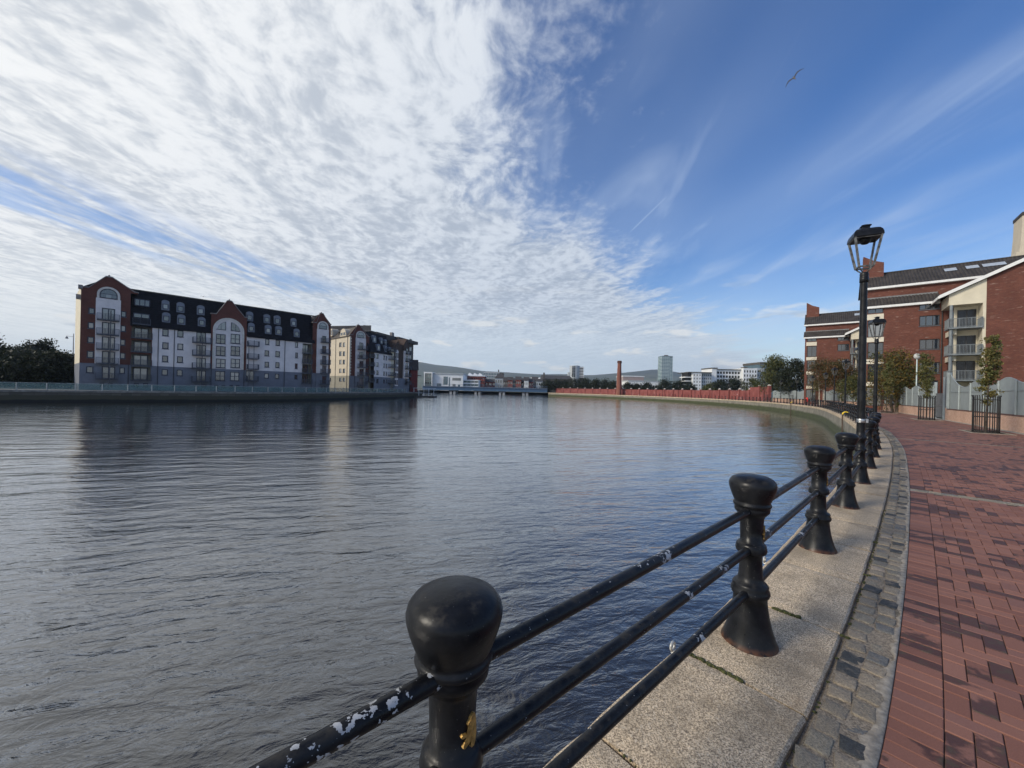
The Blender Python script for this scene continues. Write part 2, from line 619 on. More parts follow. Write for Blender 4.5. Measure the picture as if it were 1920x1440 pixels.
def coping_stone(s0, s1, rr, fine):
    """a slightly worn granite block following the curve, arrises rounded"""
    g = 0.011
    s0 += g; s1 -= g
    n = 10 if fine else 3
    ch = 0.012
    tz = (rr.random() - 0.5) * 0.006
    prof = [(EDGE, -0.28), (EDGE, -0.03), (EDGE + 0.006, -ch), (EDGE + 0.025, 0.0), (EDGE + 0.2, 0.003), (0.1, 0.002),
            (BACK - 0.030, 0.0), (BACK - 0.016, -ch), (BACK - 0.014, -0.06)]
    c = Q((s0 + s1) / 2, 0, 0)
    vs, fs = [], []
    k = len(prof)
    for i in range(n + 1):
        u = i / n
        s = s0 + (s1 - s0) * u
        endd = -0.010 if i in (0, n) else 0.0
        for j, (o, z) in enumerate(prof):
            jig = (rr.random() - 0.5) * 0.006 if fine and 0 < j < k - 1 else 0
            jz = (rr.random() - 0.5) * 0.003 if fine and 1 < j < k - 2 else 0
            sj = s + ((rr.random() - 0.5) * 0.010 if fine and i in (0, n) else 0)
            vs.append(Q(sj, o + jig, z + tz + (endd if 1 < j < k - 1 else 0) + jz) - c)
        if i in (0, n):
            pass
    for i in range(n):
        for j in range(k - 1):
            a = i * k + j
            fs.append((a, a + 1, a + k + 1, a + k))
    fs.append(tuple(range(k - 1, -1, -1)))
    fs.append(tuple(n * k + j for j in range(k)))
    m = MB().addv(vs, fs)
    return m, c
for a, b_ in zip(joints[:-1], joints[1:]):
    m, c = coping_stone(a, b_, rj, a < 14 and a > -3)
    o = m.build('coping_stone', M_gran, coping, loc=c)
    fix_normals(o)
# the far end, too small to tell stone from stone
mb = MB()
strip(mb, joints[-1], S_END, [(EDGE, -0.28), (EDGE, 0.0), (BACK, 0.0)], 1.0)
fix_normals(mb.build('coping_run', M_gran, coping))

# ------------------------------------------------------------------ granite setts beside the coping
def sett_mat():
    m, t, b = new_mat('granite setts')
    p = pos(t)
    g = t.new('ShaderNodeNewGeometry')
    rnd = t.new('ShaderNodeObjectInfo').outputs['Random']
    isl = g.outputs['Random Per Island']
    r2 = t.m('FRACT', t.add(t.mul(rnd, 7.31), isl))
    cr = t.new('ShaderNodeValToRGB')
    cr.color_ramp.interpolation = 'CONSTANT'
    el = cr.color_ramp.elements
    cols = [(0, (0.20, 0.185, 0.155)), (0.28, (0.15, 0.145, 0.13)), (0.46, (0.24, 0.21, 0.17)), (0.60, (0.115, 0.12, 0.125)), (0.70, (0.19, 0.17, 0.14)),
            (0.84, (0.04, 0.044, 0.048)), (0.95, (0.30, 0.26, 0.22))]
    el[0].position = 0; el[0].color = (*cols[0][1], 1)
    el[1].position = cols[1][0]; el[1].color = (*cols[1][1], 1)
    for q, c in cols[2:]:
        e = el.new(q); e.color = (*c, 1)
    t.put(cr.inputs[0], r2)
    sp = t.noise(p, 120, 3, 0.7)
    col = t.mix(t.mul(t.step(sp, 0.35, 0.65), 0.75), t.vm('MULTIPLY', cr.outputs[0], (0.88, 0.82, 0.72)), t.vm('MULTIPLY', cr.outputs[0], (2.0, 1.85, 1.6)))
    dust = t.noise(p, 14, 4, 0.6)
    col = t.mix(t.mul(t.step(dust, 0.50, 0.68), 0.7), col, (0.21, 0.175, 0.135))
    t.put(b.inputs['Base Color'], col)
    b.inputs['Roughness'].default_value = 0.7
    bump(t, b, t.add(sp, t.mul(t.noise(p, 30, 4, 0.6), 1.5)), 0.6, 0.008)
    return m
M_sett = sett_mat()
def sett_mesh(l, w_, seed, hgt=0.022):
    rr = random.Random(seed)
    prof = [(1.0, -0.04), (1.0, 0.48 * hgt), (0.975, 0.60 * hgt), (0.91, 0.68 * hgt), (0.45, 0.72 * hgt)]
    n = 16
    vs, fs = [], []
    rad = [1 + (rr.random() - 0.5) * 0.09 for _ in range(n)]
    for k, z in prof:
        for i in range(n):
            a = 2 * math.pi * i / n
            ca, sa = math.cos(a), math.sin(a)
            e = 1.0 / max(abs(ca), abs(sa)) ** 0.98
            vs.append((ca * e * l / 2 * k * rad[i] * 0.95, sa * e * w_ / 2 * k * rad[i] * 0.95, z + (rr.random() - 0.5) * 0.004 * (z > 0)))
    vs.append((0, 0, hgt * 0.8))
    for j in range(len(prof) - 1):
        for i in range(n):
            i2 = (i + 1) % n
            fs.append((j * n + i, j * n + i2, (j + 1) * n + i2, (j + 1) * n + i))
    j = len(prof) - 1
    for i in range(n):
        fs.append((j * n + i, j * n + (i + 1) % n, len(vs) - 1))
    m = MB().addv(vs, fs, True)
    return m
sett_bed = thing('sett_channel', None, None)
tag(sett_bed, 'channel of worn granite setts between coping and brick paving', None, None, 'structure')
def channel_mat():
    m, t, b = new_mat('gritty joint fill')
    p = pos(t)
    n = t.noise(p, 90, 3, 0.7)
    col = t.mix(t.step(n, 0.35, 0.65), (0.14, 0.112, 0.082), (0.36, 0.295, 0.215))
    col = t.mix(t.mul(t.step(t.noise(p, 5, 4, 0.6), 0.55, 0.7), 0.5), col, (0.07, 0.065, 0.04))
    t.put(b.inputs['Base Color'], col)
    b.inputs['Roughness'].default_value = 0.9
    bump(t, b, n, 0.6, 0.01)
    return m
mb = MB()
strip(mb, -14, S_END, [(BACK - 0.03, -0.045), (BACK + 0.0, -0.035), (BACK + 0.012, -0.009), (BACK + 0.06, -0.006), (PAVE - 0.015, -0.004)], 0.5)
fix_normals(mb.build('channel_bed', channel_mat(), sett_bed))
sett_meshes = [sett_mesh(0.112 + 0.055 * random.random(), 0.100 + 0.018 * random.random(), 100 + i).mesh('sett', M_sett) for i in range(9)]
rs = random.Random(5)
sett_list = []
for row, oc in ((0, BACK + 0.070), (1, BACK + 0.185)):
    s = -2.5 + row * 0.06
    while s < 34:
        step_ = 0.135 + rs.random() * 0.045
        sett_list.append((s + step_ / 2, oc + (rs.random() - 0.5) * 0.018, rs.randrange(9), (rs.random() - 0.5) * 0.3, rs.random()))
        s += step_
vis = sorted([q for q in sett_list if q[0] > -0.6], key=lambda q: q[0])
for s, o, k, a, r_ in vis[:300]:
    link('sett', sett_meshes[k], sett_bed, loc=Q(s, o, -0.010 - 0.016 * r_ ** 3), rz=rz_along(s) + a)
mb = MB()
for s, o, k, a, r_ in vis[300:]:
    src = sett_meshes[k]
    c, an = Q(s, o, -0.006), rz_along(s) + a
    ca, sa = math.cos(an), math.sin(an)
    mb.addv([(c.x + v.co.x * ca - v.co.y * sa, c.y + v.co.x * sa + v.co.y * ca, c.z + v.co.z) for v in src.vertices],
            [tuple(p.vertices) for p in src.polygons], True)
mb.build('sett_run', M_sett, sett_bed, kind='stuff')
# mortar haunch against the bricks: an uneven pale strip
M_haunch = pm('pale mortar', (0.31, 0.27, 0.215), 0.9, 0.3, 22, bmp=0.6, bscale=50, stain=0.5, stain_c=(0.16, 0.13, 0.10))
mb = MB()
n = 900
vs = []
for i in range(n + 1):
    s = -3 + 48 * i / n
    wv = 0.014 * math.sin(s * 9.1) + 0.012 * math.sin(s * 23.7 + 1) + 0.010 * math.sin(s * 51.0 + 2) + 0.02 * math.sin(s * 2.3)
    for o, z in ((PAVE - 0.052 + wv, -0.008), (PAVE - 0.030 + wv * 0.6, 0.004), (PAVE - 0.004, 0.003), (PAVE + 0.001, -0.02)):
        vs.append(Q(s, o, z))
mb.addv(vs, [(i * 4 + j, i * 4 + j + 1, i * 4 + j + 5, i * 4 + j + 4) for i in range(n) for j in range(3)], True)
fix_normals(mb.build('mortar_haunch', M_haunch, sett_bed))

# ------------------------------------------------------------------ promenade paved with bricks
def paver_mat(flat=False, run=False):
    m, t, b = new_mat('brick paving sheet' if flat else 'brick pavers')
    p = pos(t)
    x, y, z = t.sep(p)
    if flat:
        uvn = t.new('ShaderNodeUVMap').outputs[0]
        br = t.new('ShaderNodeTexBrick')
        t.put(br.inputs['Vector'], uvn)
        br.inputs['Scale'].default_value = 1.0
        br.inputs['Brick Width'].default_value = 0.2
        br.inputs['Row Height'].default_value = 0.1
        br.inputs['Mortar Size'].default_value = 0.004
        br.inputs['Color1'].default_value = (0, 0, 0, 1)
        br.inputs['Color2'].default_value = (1, 1, 1, 1)
        r2 = t.sep(br.outputs['Color'])[0]
        mort = br.outputs['Fac']
    else:
        rnd = t.new('ShaderNodeObjectInfo').outputs['Random']
        isl = t.new('ShaderNodeNewGeometry').outputs['Random Per Island']
        r2 = t.m('FRACT', t.add(t.mul(rnd, 5.17), isl))
    if flat:
        ctr = p
    elif run:
        q = t.new('ShaderNodeUVMap').outputs[0]
        ctr = t.vm('MULTIPLY', q, (100.0, 100.0, 0.0))
    else:
        ctr = t.new('ShaderNodeObjectInfo').outputs['Location']
    grain = t.noise(p, 160, 3, 0.65)
    c = t.mix(r2, (0.240, 0.100, 0.069), (0.320, 0.147, 0.104))
    c = t.mix(t.mul(t.step(t.m('FRACT', t.mul(r2, 13.7)), 0.80, 0.95), 0.55), c, (0.235, 0.115, 0.095))
    c = t.mix(t.mul(t.step(grain, 0.35, 0.7), 0.35), t.scalec(c, 0.80), t.scalec(c, 1.2))
    # damp left in the lower bricks and along joints
    w1 = t.noise(t.vm('MULTIPLY', ctr, (1.0, 1.0, 0.0)), 1.1, 3, 0.5)
    w2 = t.noise(p, 7.0, 4, 0.6)
    w3 = t.noise(t.vm('MULTIPLY', p, (1, 1, 1)), 2.6, 3, 0.6)
    wet = t.add(t.add(t.mul(w1, 1.0), t.add(t.mul(w2, 0.20), t.mul(w3, 0.14))), t.mul(t.m('FRACT', t.mul(r2, 3.3)), 0.30))
    wet = t.step(wet, 0.89, 0.915)
    c = t.mix(t.mul(wet, 0.86), c, t.vm('MULTIPLY', c, (0.27, 0.25, 0.24)))
    moss = t.mul(wet, t.step(t.noise(p, 18, 3, 0.6), 0.52, 0.65))
    c = t.mix(t.mul(moss, 0.45), c, (0.075, 0.07, 0.035))
    if flat:
        c = t.mix(t.mul(mort, 0.6), c, (0.09, 0.06, 0.045))
    t.put(b.inputs['Base Color'], c)
    t.put(b.inputs['Roughness'], t.lin(wet, 0, 1, 0.85, 0.60))
    bump(t, b, t.add(grain, t.mul(w2, 0.6)), 0.45, 0.003)
    return m
M_pav = paver_mat()
M_pav_flat = paver_mat(True)
M_pav_run = paver_mat(False, True)
prom = thing('promenade', None, None)
tag(prom, 'red brick paved riverside promenade with damp patches', None, None, 'structure')
mb = MB()
strip(mb, -14, 40, [(PAVE - 0.02, -0.014), (WALL_OFF + 0.3, -0.014)], 1.0)
fix_normals(mb.build('paver_bed', pm('dark paving sand', (0.10, 0.07, 0.055), 0.95, 0.4, 25), prom))

NEAR_S = 13.4          # bricks one by one up to here, a textured sheet beyond
BANDS = [7.3 + 2.55 + 12.6 * k for k in range(-2, 12)]

def s_of(p):
    d = np.hypot(_cur[:, 0] - p[0], _cur[:, 1] - p[1])
    i = int(np.argmin(d))
    return float(_len[i])
_bs = s_of((7.45 - 0.7 * 0.7, 7.2 + 0.7 * 0.72))
BANDS = [_bs + 12.6 * k for k in range(-1, 10)]

def paver_mesh(l, w_, hgt=0.03):
    c = 0.0035
    m = MB()
    l -= 0.004; w_ -= 0.004
    a, b_ = l / 2, w_ / 2
    m.addv([(-a, -b_, -hgt), (a, -b_, -hgt), (a, b_, -hgt), (-a, b_, -hgt), (-a, -b_, -c), (a, -b_, -c), (a, b_, -c), (-a, b_, -c),
            (-a + c, -b_ + c, 0), (a - c, -b_ + c, 0), (a - c, b_ - c, 0), (-a + c, b_ - c, 0)],
           [(8, 9, 10, 11), (4, 5, 9, 8), (5, 6, 10, 9), (6, 7, 11, 10), (7, 4, 8, 11), (0, 1, 5, 4), (1, 2, 6, 5), (2, 3, 7, 6), (3, 0, 4, 7)])
    return m.mesh('paver', M_pav)
PV_L, PV_H = paver_mesh(0.2, 0.1), paver_mesh(0.1, 0.1)
pav = []
S0P = 0.2
def in_band(s, pad=0.05):
    return any(abs(s - q) < 0.13 + pad for q in BANDS)
def seen(s, o):
    q = Q(s, o)
    if q.y < 0.5: return False
    return q.x / q.y < 1.46 and EYE / q.y < 1.10
n_s = int((NEAR_S - S0P) / 0.1)
for i in range(n_s):                                   # soldier course along the edge
    s = S0P + 0.1 * i + 0.05
    if not in_band(s, 0.0):
        pav.append((s, PAVE + 0.1, 'L', math.pi / 2))
C0 = PAVE + 0.2
n_o = int((WALL_OFF - 0.55 - C0) / 0.1)
for i in range(n_s):
    for j in range(n_o):
        dd = (i - j) % 4
        s, o = S0P + i * 0.1, C0 + j * 0.1
        if dd == 0:
            if i == n_s - 1: pav.append((s + 0.05, o + 0.05, 'H', 0))
            else: pav.append((s + 0.1, o + 0.05, 'L', 0))
        elif dd == 3:
            if j == n_o - 1: pav.append((s + 0.05, o + 0.05, 'H', 0))
            else: pav.append((s + 0.05, o + 0.1, 'L', math.pi / 2))
        elif dd == 1 and i == 0 or dd == 2 and j == 0:
            pav.append((s + 0.05, o + 0.05, 'H', 0))
pav = [q for q in pav if not in_band(q[0], 0.04 if q[3] else 0.09) ]
rp = random.Random(9)
def area_px(q):
    p_ = Q(q[0], q[1])
    return 1.0 / max(p_.y, 0.3) ** 3
vis = sorted([q for q in pav if seen(q[0], q[1])], key=lambda q: -area_px(q))
for s, o, k, a in vis[:300]:
    link('paver', PV_L if k == 'L' else PV_H, prom, loc=Q(s, o, (rp.random() - 0.6) * 0.004), rz=rz_along(s) + a)
rest = vis[300:] + [q for q in pav if not seen(q[0], q[1]) and q[0] > 1.0 and q[1] < 4.5]
mb = MB()
run_uv = []
for s, o, k, a in rest:
    src = PV_L if k == 'L' else PV_H
    c, an = Q(s, o, (rp.random() - 0.6) * 0.004), rz_along(s) + a
    ca, sa = math.cos(an), math.sin(an)
    mb.addv([(c.x + v.co.x * ca - v.co.y * sa, c.y + v.co.x * sa + v.co.y * ca, c.z + v.co.z) for v in src.vertices],
            [tuple(p.vertices) for p in src.polygons])
    run_uv += [(c.x / 100.0, c.y / 100.0)] * len(src.vertices)
run_o = mb.build('paver_run', M_pav_run, prom, kind='stuff')
lay = run_o.data.uv_layers.new(name='UVMap')
_vi = np.zeros(len(run_o.data.loops), dtype=np.int32)
run_o.data.loops.foreach_get('vertex_index', _vi)
lay.data.foreach_set('uv', np.array(run_uv, dtype=np.float32)[_vi].ravel())

def uv_strip(name, s0, s1, o0, o1, z, mat, parent, step=0.6, skip=()):
    n = max(1, int((s1 - s0) / step))
    me = bpy.data.meshes.new(name)
    vs, fs, uv = [], [], []
    for i in range(n + 1):
        s = s0 + (s1 - s0) * i / n
        vs += [Q(s, o0, z), Q(s, o1, z)]
        uv += [(s, o0), (s, o1)]
    for i in range(n):
        fs.append((2 * i, 2 * i + 1, 2 * i + 3, 2 * i + 2))
    me.from_pydata([tuple(v) for v in vs], [], fs)
    lay = me.uv_layers.new(name='UVMap')
    for p in me.polygons:
        for li in p.loop_indices:
            lay.data[li].uv = uv[me.loops[li].vertex_index]
    me.materials.append(mat)
    o = link(name, me, parent)
    return fix_normals(o)
_prev = NEAR_S
for q in [b_ for b_ in BANDS if b_ > NEAR_S] + [S_END]:
    uv_strip('paving_sheet', _prev, min(q - 0.13, S_END), PAVE, WALL_OFF - 0.5, 0.0, M_pav_flat, prom)
    _prev = q + 0.13
# granite bands across the promenade: two rows of setts in pale mortar
for bi, q in enumerate(BANDS[1:7]):
    mb = MB()
    vs = []
    for i in range(25):
        o = PAVE + (WALL_OFF - 0.5 - PAVE) * i / 24
        vs += [Q(q - 0.135, o, -0.007), Q(q + 0.135, o, -0.007)]
    mb.addv(vs, [(2 * i, 2 * i + 1, 2 * i + 3, 2 * i + 2) for i in range(24)])
    fix_normals(mb.build('band_bed', M_haunch, prom))
    if bi < 2:
        mb = MB()
        for row in (-0.066, 0.066):
            o = PAVE + 0.06
            while o < WALL_OFF - 0.6:
                st = 0.13 + rp.random() * 0.08
                src = sett_meshes[rp.randrange(9)]
                c, an = Q(q + row, o + st / 2, -0.014), rz_along(q) + math.pi / 2 + (rp.random() - 0.5) * 0.1
                ca, sa = math.cos(an) , math.sin(an)
                kx = st / 0.13
                mb.addv([(c.x + v.co.x * kx * ca - v.co.y * sa, c.y + v.co.x * kx * sa + v.co.y * ca, c.z + v.co.z * 0.8) for v in src.vertices],
                        [tuple(p.vertices) for p in src.polygons], True)
                o += st + 0.012
        mb.build('band_setts', M_sett, prom, kind='stuff')
# concrete margin along the foot of the boundary wall
uv_strip('concrete_margin', -5, 130, WALL_OFF - 0.5, WALL_OFF + 0.05, 0.004, pm('margin concrete', (0.30, 0.28, 0.24), 0.9, 0.2, 3, stain=0.4), prom)

# ------------------------------------------------------------------ bollards, rails and lamps
def iron_mat(name, chips=0.0, base=(0.006, 0.0065, 0.008), spot=None):
    m, t, b = new_mat(name)
    p = pos(t)
    n = t.noise(p, 9, 4, 0.6)
    col = t.mix(t.step(n, 0.35, 0.7), base, tuple(c * 1.7 + 0.004 for c in base))
    fl = t.step(t.noise(p, 140, 2, 0.5), 0.73, 0.76)
    col = t.mix(t.mul(fl, 0.5), col, (0.30, 0.30, 0.29))
    rgh = t.lin(n, 0.3, 0.7, 0.26, 0.44)
    b.inputs['Specular IOR Level'].default_value = 0.22
    if chips > 0:
        area = t.step(t.noise(p, 4.2, 2, 0.5), 0.60 - chips * 0.10, 0.72)
        if spot:
            area = t.mx(area, t.mul(t.step(t.vm('DISTANCE', p, spot), 0.24, 0.08), 0.64))
        ch = t.noise(p, 42, 3, 0.6)
        msk = t.step(t.add(ch, t.mul(area, 0.24)), 0.715, 0.73)
        col = t.mix(msk, col, (0.42, 0.43, 0.44))
        rgh = t.mx(rgh, t.mul(msk, 0.6))
    dust = t.step(t.noise(p, 26, 4, 0.65), 0.58, 0.8)
    col = t.mix(t.mul(dust, 0.10), col, (0.16, 0.15, 0.13))
    upz = t.sep(t.new('ShaderNodeNewGeometry').outputs['Normal'])[2]
    grime = t.mul(t.step(upz, 0.35, 0.95), t.step(t.noise(p, 16, 5, 0.68), 0.46, 0.66))
    col = t.mix(t.mul(grime, 0.55), col, (0.055, 0.049, 0.040))
    rgh = t.add(rgh, t.mul(grime, 0.22))
    rustz = t.step(t.sep(p)[2], 0.045, 0.0)
    col = t.mix(t.mul(rustz, t.step(t.noise(p, 18, 4, 0.6), 0.35, 0.6)), col, (0.10, 0.045, 0.025))
    t.put(b.inputs['Base Color'], col)
    t.put(b.inputs['Roughness'], rgh)
    bump(t, b, t.add(t.noise(p, 60, 4, 0.6), t.mul(t.noise(p, 12, 3, 0.5), 2.0)), 0.12, 0.006)
    return m
M_iron = iron_mat('black painted cast iron')
M_rail = iron_mat('chipped black rail paint', 0.45)
M_rail2 = iron_mat('badly chipped black rail paint', 0.6, spot=(-0.37, 0.90, 0.93))

BOL = [(0.0, 1.146), (0.060, 1.143), (0.098, 1.135), (0.124, 1.121), (0.139, 1.102), (0.1445, 1.082), (0.143, 1.064), (0.135, 1.034), (0.124, 1.002),
       (0.113, 0.975), (0.106, 0.962), (0.112, 0.957), (0.117, 0.946), (0.112, 0.934), (0.104, 0.929), (0.108, 0.920), (0.106, 0.900), (0.090, 0.880), (0.079, 0.868),
       (0.073, 0.85), (0.070, 0.78), (0.068, 0.685), (0.080, 0.680), (0.090, 0.668), (0.092, 0.652), (0.096, 0.637), (0.092, 0.620), (0.078, 0.608),
       (0.068, 0.602), (0.068, 0.55), (0.073, 0.46), (0.080, 0.415), (0.098, 0.408), (0.110, 0.392), (0.107, 0.374), (0.116, 0.362), (0.119, 0.345),
       (0.112, 0.326), (0.101, 0.316), (0.104, 0.27), (0.116, 0.19), (0.134, 0.11), (0.158, 0.035), (0.170, 0.012), (0.174, 0.0)]
BOL = BOL[::-1]
bol_hi = MB().lathe(BOL, 44).mesh('bollard', M_iron)
bol_mid = MB().lathe(BOL, 20).mesh('bollard', M_iron)
bol_lo = MB().lathe([BOL[i] for i in range(0, len(BOL), 3)] + [BOL[-1]], 9).mesh('bollard', M_iron)
SP = 2.42
RAIL_H = (0.908, 0.640, 0.350)
N_BOL = 84
M_gold = pm('worn gold paint', (0.42, 0.25, 0.07), 0.38, 0.4, 60, metal=0.45, bmp=0.3, bscale=120)
# gilded sea-horse badge: rearing head and forelegs above a coiled tail
BADGE = [(-0.012, 0.075), (-0.004, 0.092), (0.006, 0.100), (0.014, 0.094), (0.018, 0.080), (0.022, 0.060), (0.026, 0.030), (0.028, 0.005), (0.026, -0.022),
         (0.022, -0.045), (0.012, -0.058), (0.000, -0.056), (-0.004, -0.046), (0.004, -0.044), (0.010, -0.038), (0.008, -0.024), (-0.004, -0.020), (-0.020, -0.030), (-0.032, -0.040),
         (-0.038, -0.034), (-0.030, -0.020), (-0.018, -0.008), (-0.014, 0.006), (-0.026, 0.012), (-0.040, 0.010), (-0.046, 0.018), (-0.040, 0.026), (-0.026, 0.024), (-0.012, 0.022),
         (-0.004, 0.036), (-0.008, 0.052), (-0.018, 0.056), (-0.020, 0.064)]
def badge_mesh():
    import bmesh
    bm = bmesh.new()
    pts = BADGE[::-1]
    def bend(x, z, r):
        a = x / 0.07
        return (math.sin(a) * r, -math.cos(a) * r, 0.745 + z)
    fr = [bm.verts.new(bend(x, z, 0.0795)) for x, z in pts]
    bk = [bm.verts.new(bend(x * 1.06, z, 0.066)) for x, z in pts]
    bm.faces.new(fr)
    n = len(pts)
    for i in range(n):
        bm.faces.new((fr[i], bk[i], bk[(i + 1) % n], fr[(i + 1) % n]))
    bmesh.ops.triangulate(bm, faces=[f for f in bm.faces if len(f.verts) > 4])
    bmesh.ops.recalc_face_normals(bm, faces=bm.faces)
    me = bpy.data.meshes.new('emblem')
    bm.to_mesh(me); bm.free()
    me.materials.append(M_gold)
    return me
BADGE = [(x * 0.72, z * 0.62) for x, z in BADGE]
BADGE_ME = badge_mesh()
LAMP_IDX = [4 + 5 * k for k in range(16)]

def place_name(i):
    """where post i stands, counted from the lamp posts"""
    k = [j for j, q in enumerate(LAMP_IDX) if q < i]
    j = k[-1]
    return '%s bollard beyond the %s lamp post along the quay' % (ORD[i - LAMP_IDX[j]], ORD[j + 1])

BOL_LABEL = {-1: 'black bollard just out of frame at the near end of the railing',
             0: 'nearest and largest black iron bollard with chunky rounded head and gold sea-horse badge',
             1: 'second nearest black bollard with pale lichen on its collar',
             2: 'third black bollard from the camera on the granite coping',
             3: 'black bollard just before the nearest lamp post'}
for i in range(-1, N_BOL):
    if i in LAMP_IDX: continue
    s = i * SP
    me = bol_hi if i < 6 else bol_mid if i < 14 else bol_lo
    lab = BOL_LABEL.get(i) or 'black cast iron ' + place_name(i)
    o = link('bollard', me, None, loc=Vector((-0.152, 1.125, 0.0)) if i == 0 else Q(s), rz=rz_along(s), label=lab, cat='bollard', group='cast iron bollards along the quay')
    if i == 0: o.scale = (0.97, 0.97, 0.975)
    if i < 6:
        link('emblem', BADGE_ME, o, rz=R(12) if i == 0 else R(20))

def rail_span(i):
    a, b_ = Q(i * SP), Q((i + 1) * SP)
    d = (b_ - a)
    L = d.length
    nm = lambda k: BOL_LABEL.get(k) and ['near-end', 'nearest', 'second', 'third', 'fourth'][k + 1] + ' bollard' or \
        ('%s lamp post' % ORD[LAMP_IDX.index(k) + 1] if k in LAMP_IDX else place_name(k).replace(' along the quay', ''))
    lab = 'three black rails reaching on from the ' + nm(i)
    o = thing('railing_span', lab, 'railing', a, math.atan2(d.y, d.x), 'tubular rails between the bollards')
    seg = 14 if i < 5 else 6
    for h in RAIL_H:
        MB().tube([(0.05, 0, h), (L / 2, 0, h - 0.002), (L - 0.05, 0, h)], 0.0265, seg, smooth=True).build('rail', M_rail2 if i < 0 else M_rail, o)
for i in range(-1, 56):
    rail_span(i)

def lamp_meshes():
    d = {}
    base = [(0.0, 0.47), (0.062, 0.46)]
    prof = [(0.180, 0), (0.176, 0.012), (0.163, 0.035), (0.138, 0.11), (0.121, 0.19), (0.108, 0.27), (0.104, 0.316), (0.114, 0.326), (0.121, 0.345), (0.118, 0.362), (0.110, 0.374),
            (0.112, 0.392), (0.098, 0.408), (0.083, 0.42), (0.078, 0.50), (0.076, 0.62), (0.090, 0.63), (0.096, 0.655), (0.090, 0.69), (0.073, 0.70),
            (0.071, 0.84), (0.090, 0.86), (0.096, 0.893), (0.090, 0.92), (0.071, 0.93), (0.068, 1.02)]
    d['base'] = MB().lathe(prof, 28)
    d['pole'] = MB().lathe([(0.067, 1.02), (0.064, 1.6), (0.060, 2.6), (0.054, 3.98)], 18)
    d['collar'] = MB().lathe([(0.0545, 3.98), (0.072, 3.985), (0.072, 4.08), (0.066, 4.085), (0.074, 4.10), (0.066, 4.118), (0.074, 4.135), (0.066, 4.15), (0.07, 4.17), (0.05, 4.185), (0.0, 4.19)], 18)
    fr = MB()
    b0, t0, zb, zt = 0.125, 0.232, 4.285, 4.86
    cb = [(-b0, -b0), (b0, -b0), (b0, b0), (-b0, b0)]
    ct = [(-t0, -t0), (t0, -t0), (t0, t0), (-t0, t0)]
    for i in range(4):
        a, c = Vector((*cb[i], zb)), Vector((*ct[i], zt))
        fr.bar(a, c, 0.058, 0.034)
        fr.bar((*cb[i], zb), (*cb[(i + 1) % 4], zb), 0.026, 0.030)
        fr.bar((*ct[i], zt - 0.01), (*ct[(i + 1) % 4], zt - 0.01), 0.03, 0.045)
        fr.tube([(0, 0, 4.17), (cb[i][0] * 0.35, cb[i][1] * 0.35, 4.19), (cb[i][0] * 0.72, cb[i][1] * 0.72, 4.235), (cb[i][0], cb[i][1], zb)], 0.013, 6)
    d['frame'] = fr
    rf = MB()
    levels = [(0.250, 4.835), (0.262, 4.855), (0.256, 4.905), (0.238, 4.955), (0.204, 4.995), (0.150, 5.02), (0.078, 5.03), (0.068, 5.035), (0.064, 5.09), (0.092, 5.095), (0.082, 5.112), (0.012, 5.14)]
    vs, fs = [], []
    for r_, z in levels:
        vs += [(-r_, -r_, z), (r_, -r_, z), (r_, r_, z), (-r_, r_, z)]
    for k in range(len(levels) - 1):
        for j in range(4):
            j2 = (j + 1) % 4
            fs.append((k * 4 + j, k * 4 + j2, k * 4 + 4 + j2, k * 4 + 4 + j))
    fs.append((3, 2, 1, 0)); fs.append(tuple(len(vs) - 4 + j for j in range(4)))
    rf.addv(vs, fs)
    rf.lathe([(0.0, 4.74), (0.06, 4.75), (0.10, 4.79), (0.11, 4.86)], 12)
    d['roof'] = rf
    return d
LM = lamp_meshes()
M_frame = iron_mat('flaking lantern frame paint', 2.6, (0.03, 0.03, 0.03))
M_silver = pm('bare grey lantern metal', (0.11, 0.11, 0.105), 0.55, 0.7, 14, metal=0.2)
LM = {k: v.mesh(k, M_iron) for k, v in LM.items()}
LM['frame'].materials[0] = M_silver
M_steel = pm('steel strap', (0.50, 0.50, 0.50), 0.35, 0.2, 40, metal=0.9)
for j, i in enumerate(LAMP_IDX):
    s = i * SP
    lab = ['tall black street lamp with open lantern nearest to the camera', 'second black street lamp from the camera, in front of the brick flats'][j] if j < 2 else \
        '%s black street lamp along the curving quay' % ORD[j + 1]
    r_ = thing('street_lamp', lab, 'street lamp', Q(s), rz_along(s) + R(18), 'lantern lamps along the quay')
    for nm, me in (('base', 'base'), ('pole', 'pole'), ('collar', 'collar'), ('lantern_frame', 'frame'), ('lantern_roof', 'roof')):
        if j > 9 and nm in ('collar',): continue
        lo_ = link(nm, LM[me], r_)
        if nm.startswith('lantern'): lo_.scale = (0.87, 0.87, 1.0)
    if j == 0:
        MB().lathe([(0.066, 1.20), (0.068, 1.205), (0.068, 1.265), (0.066, 1.27)], 20).build('strap', M_steel, r_)
        MB().box(-0.035, 0.035, -0.105, -0.066, 1.20, 1.27).build('strap_buckle', M_steel, r_)
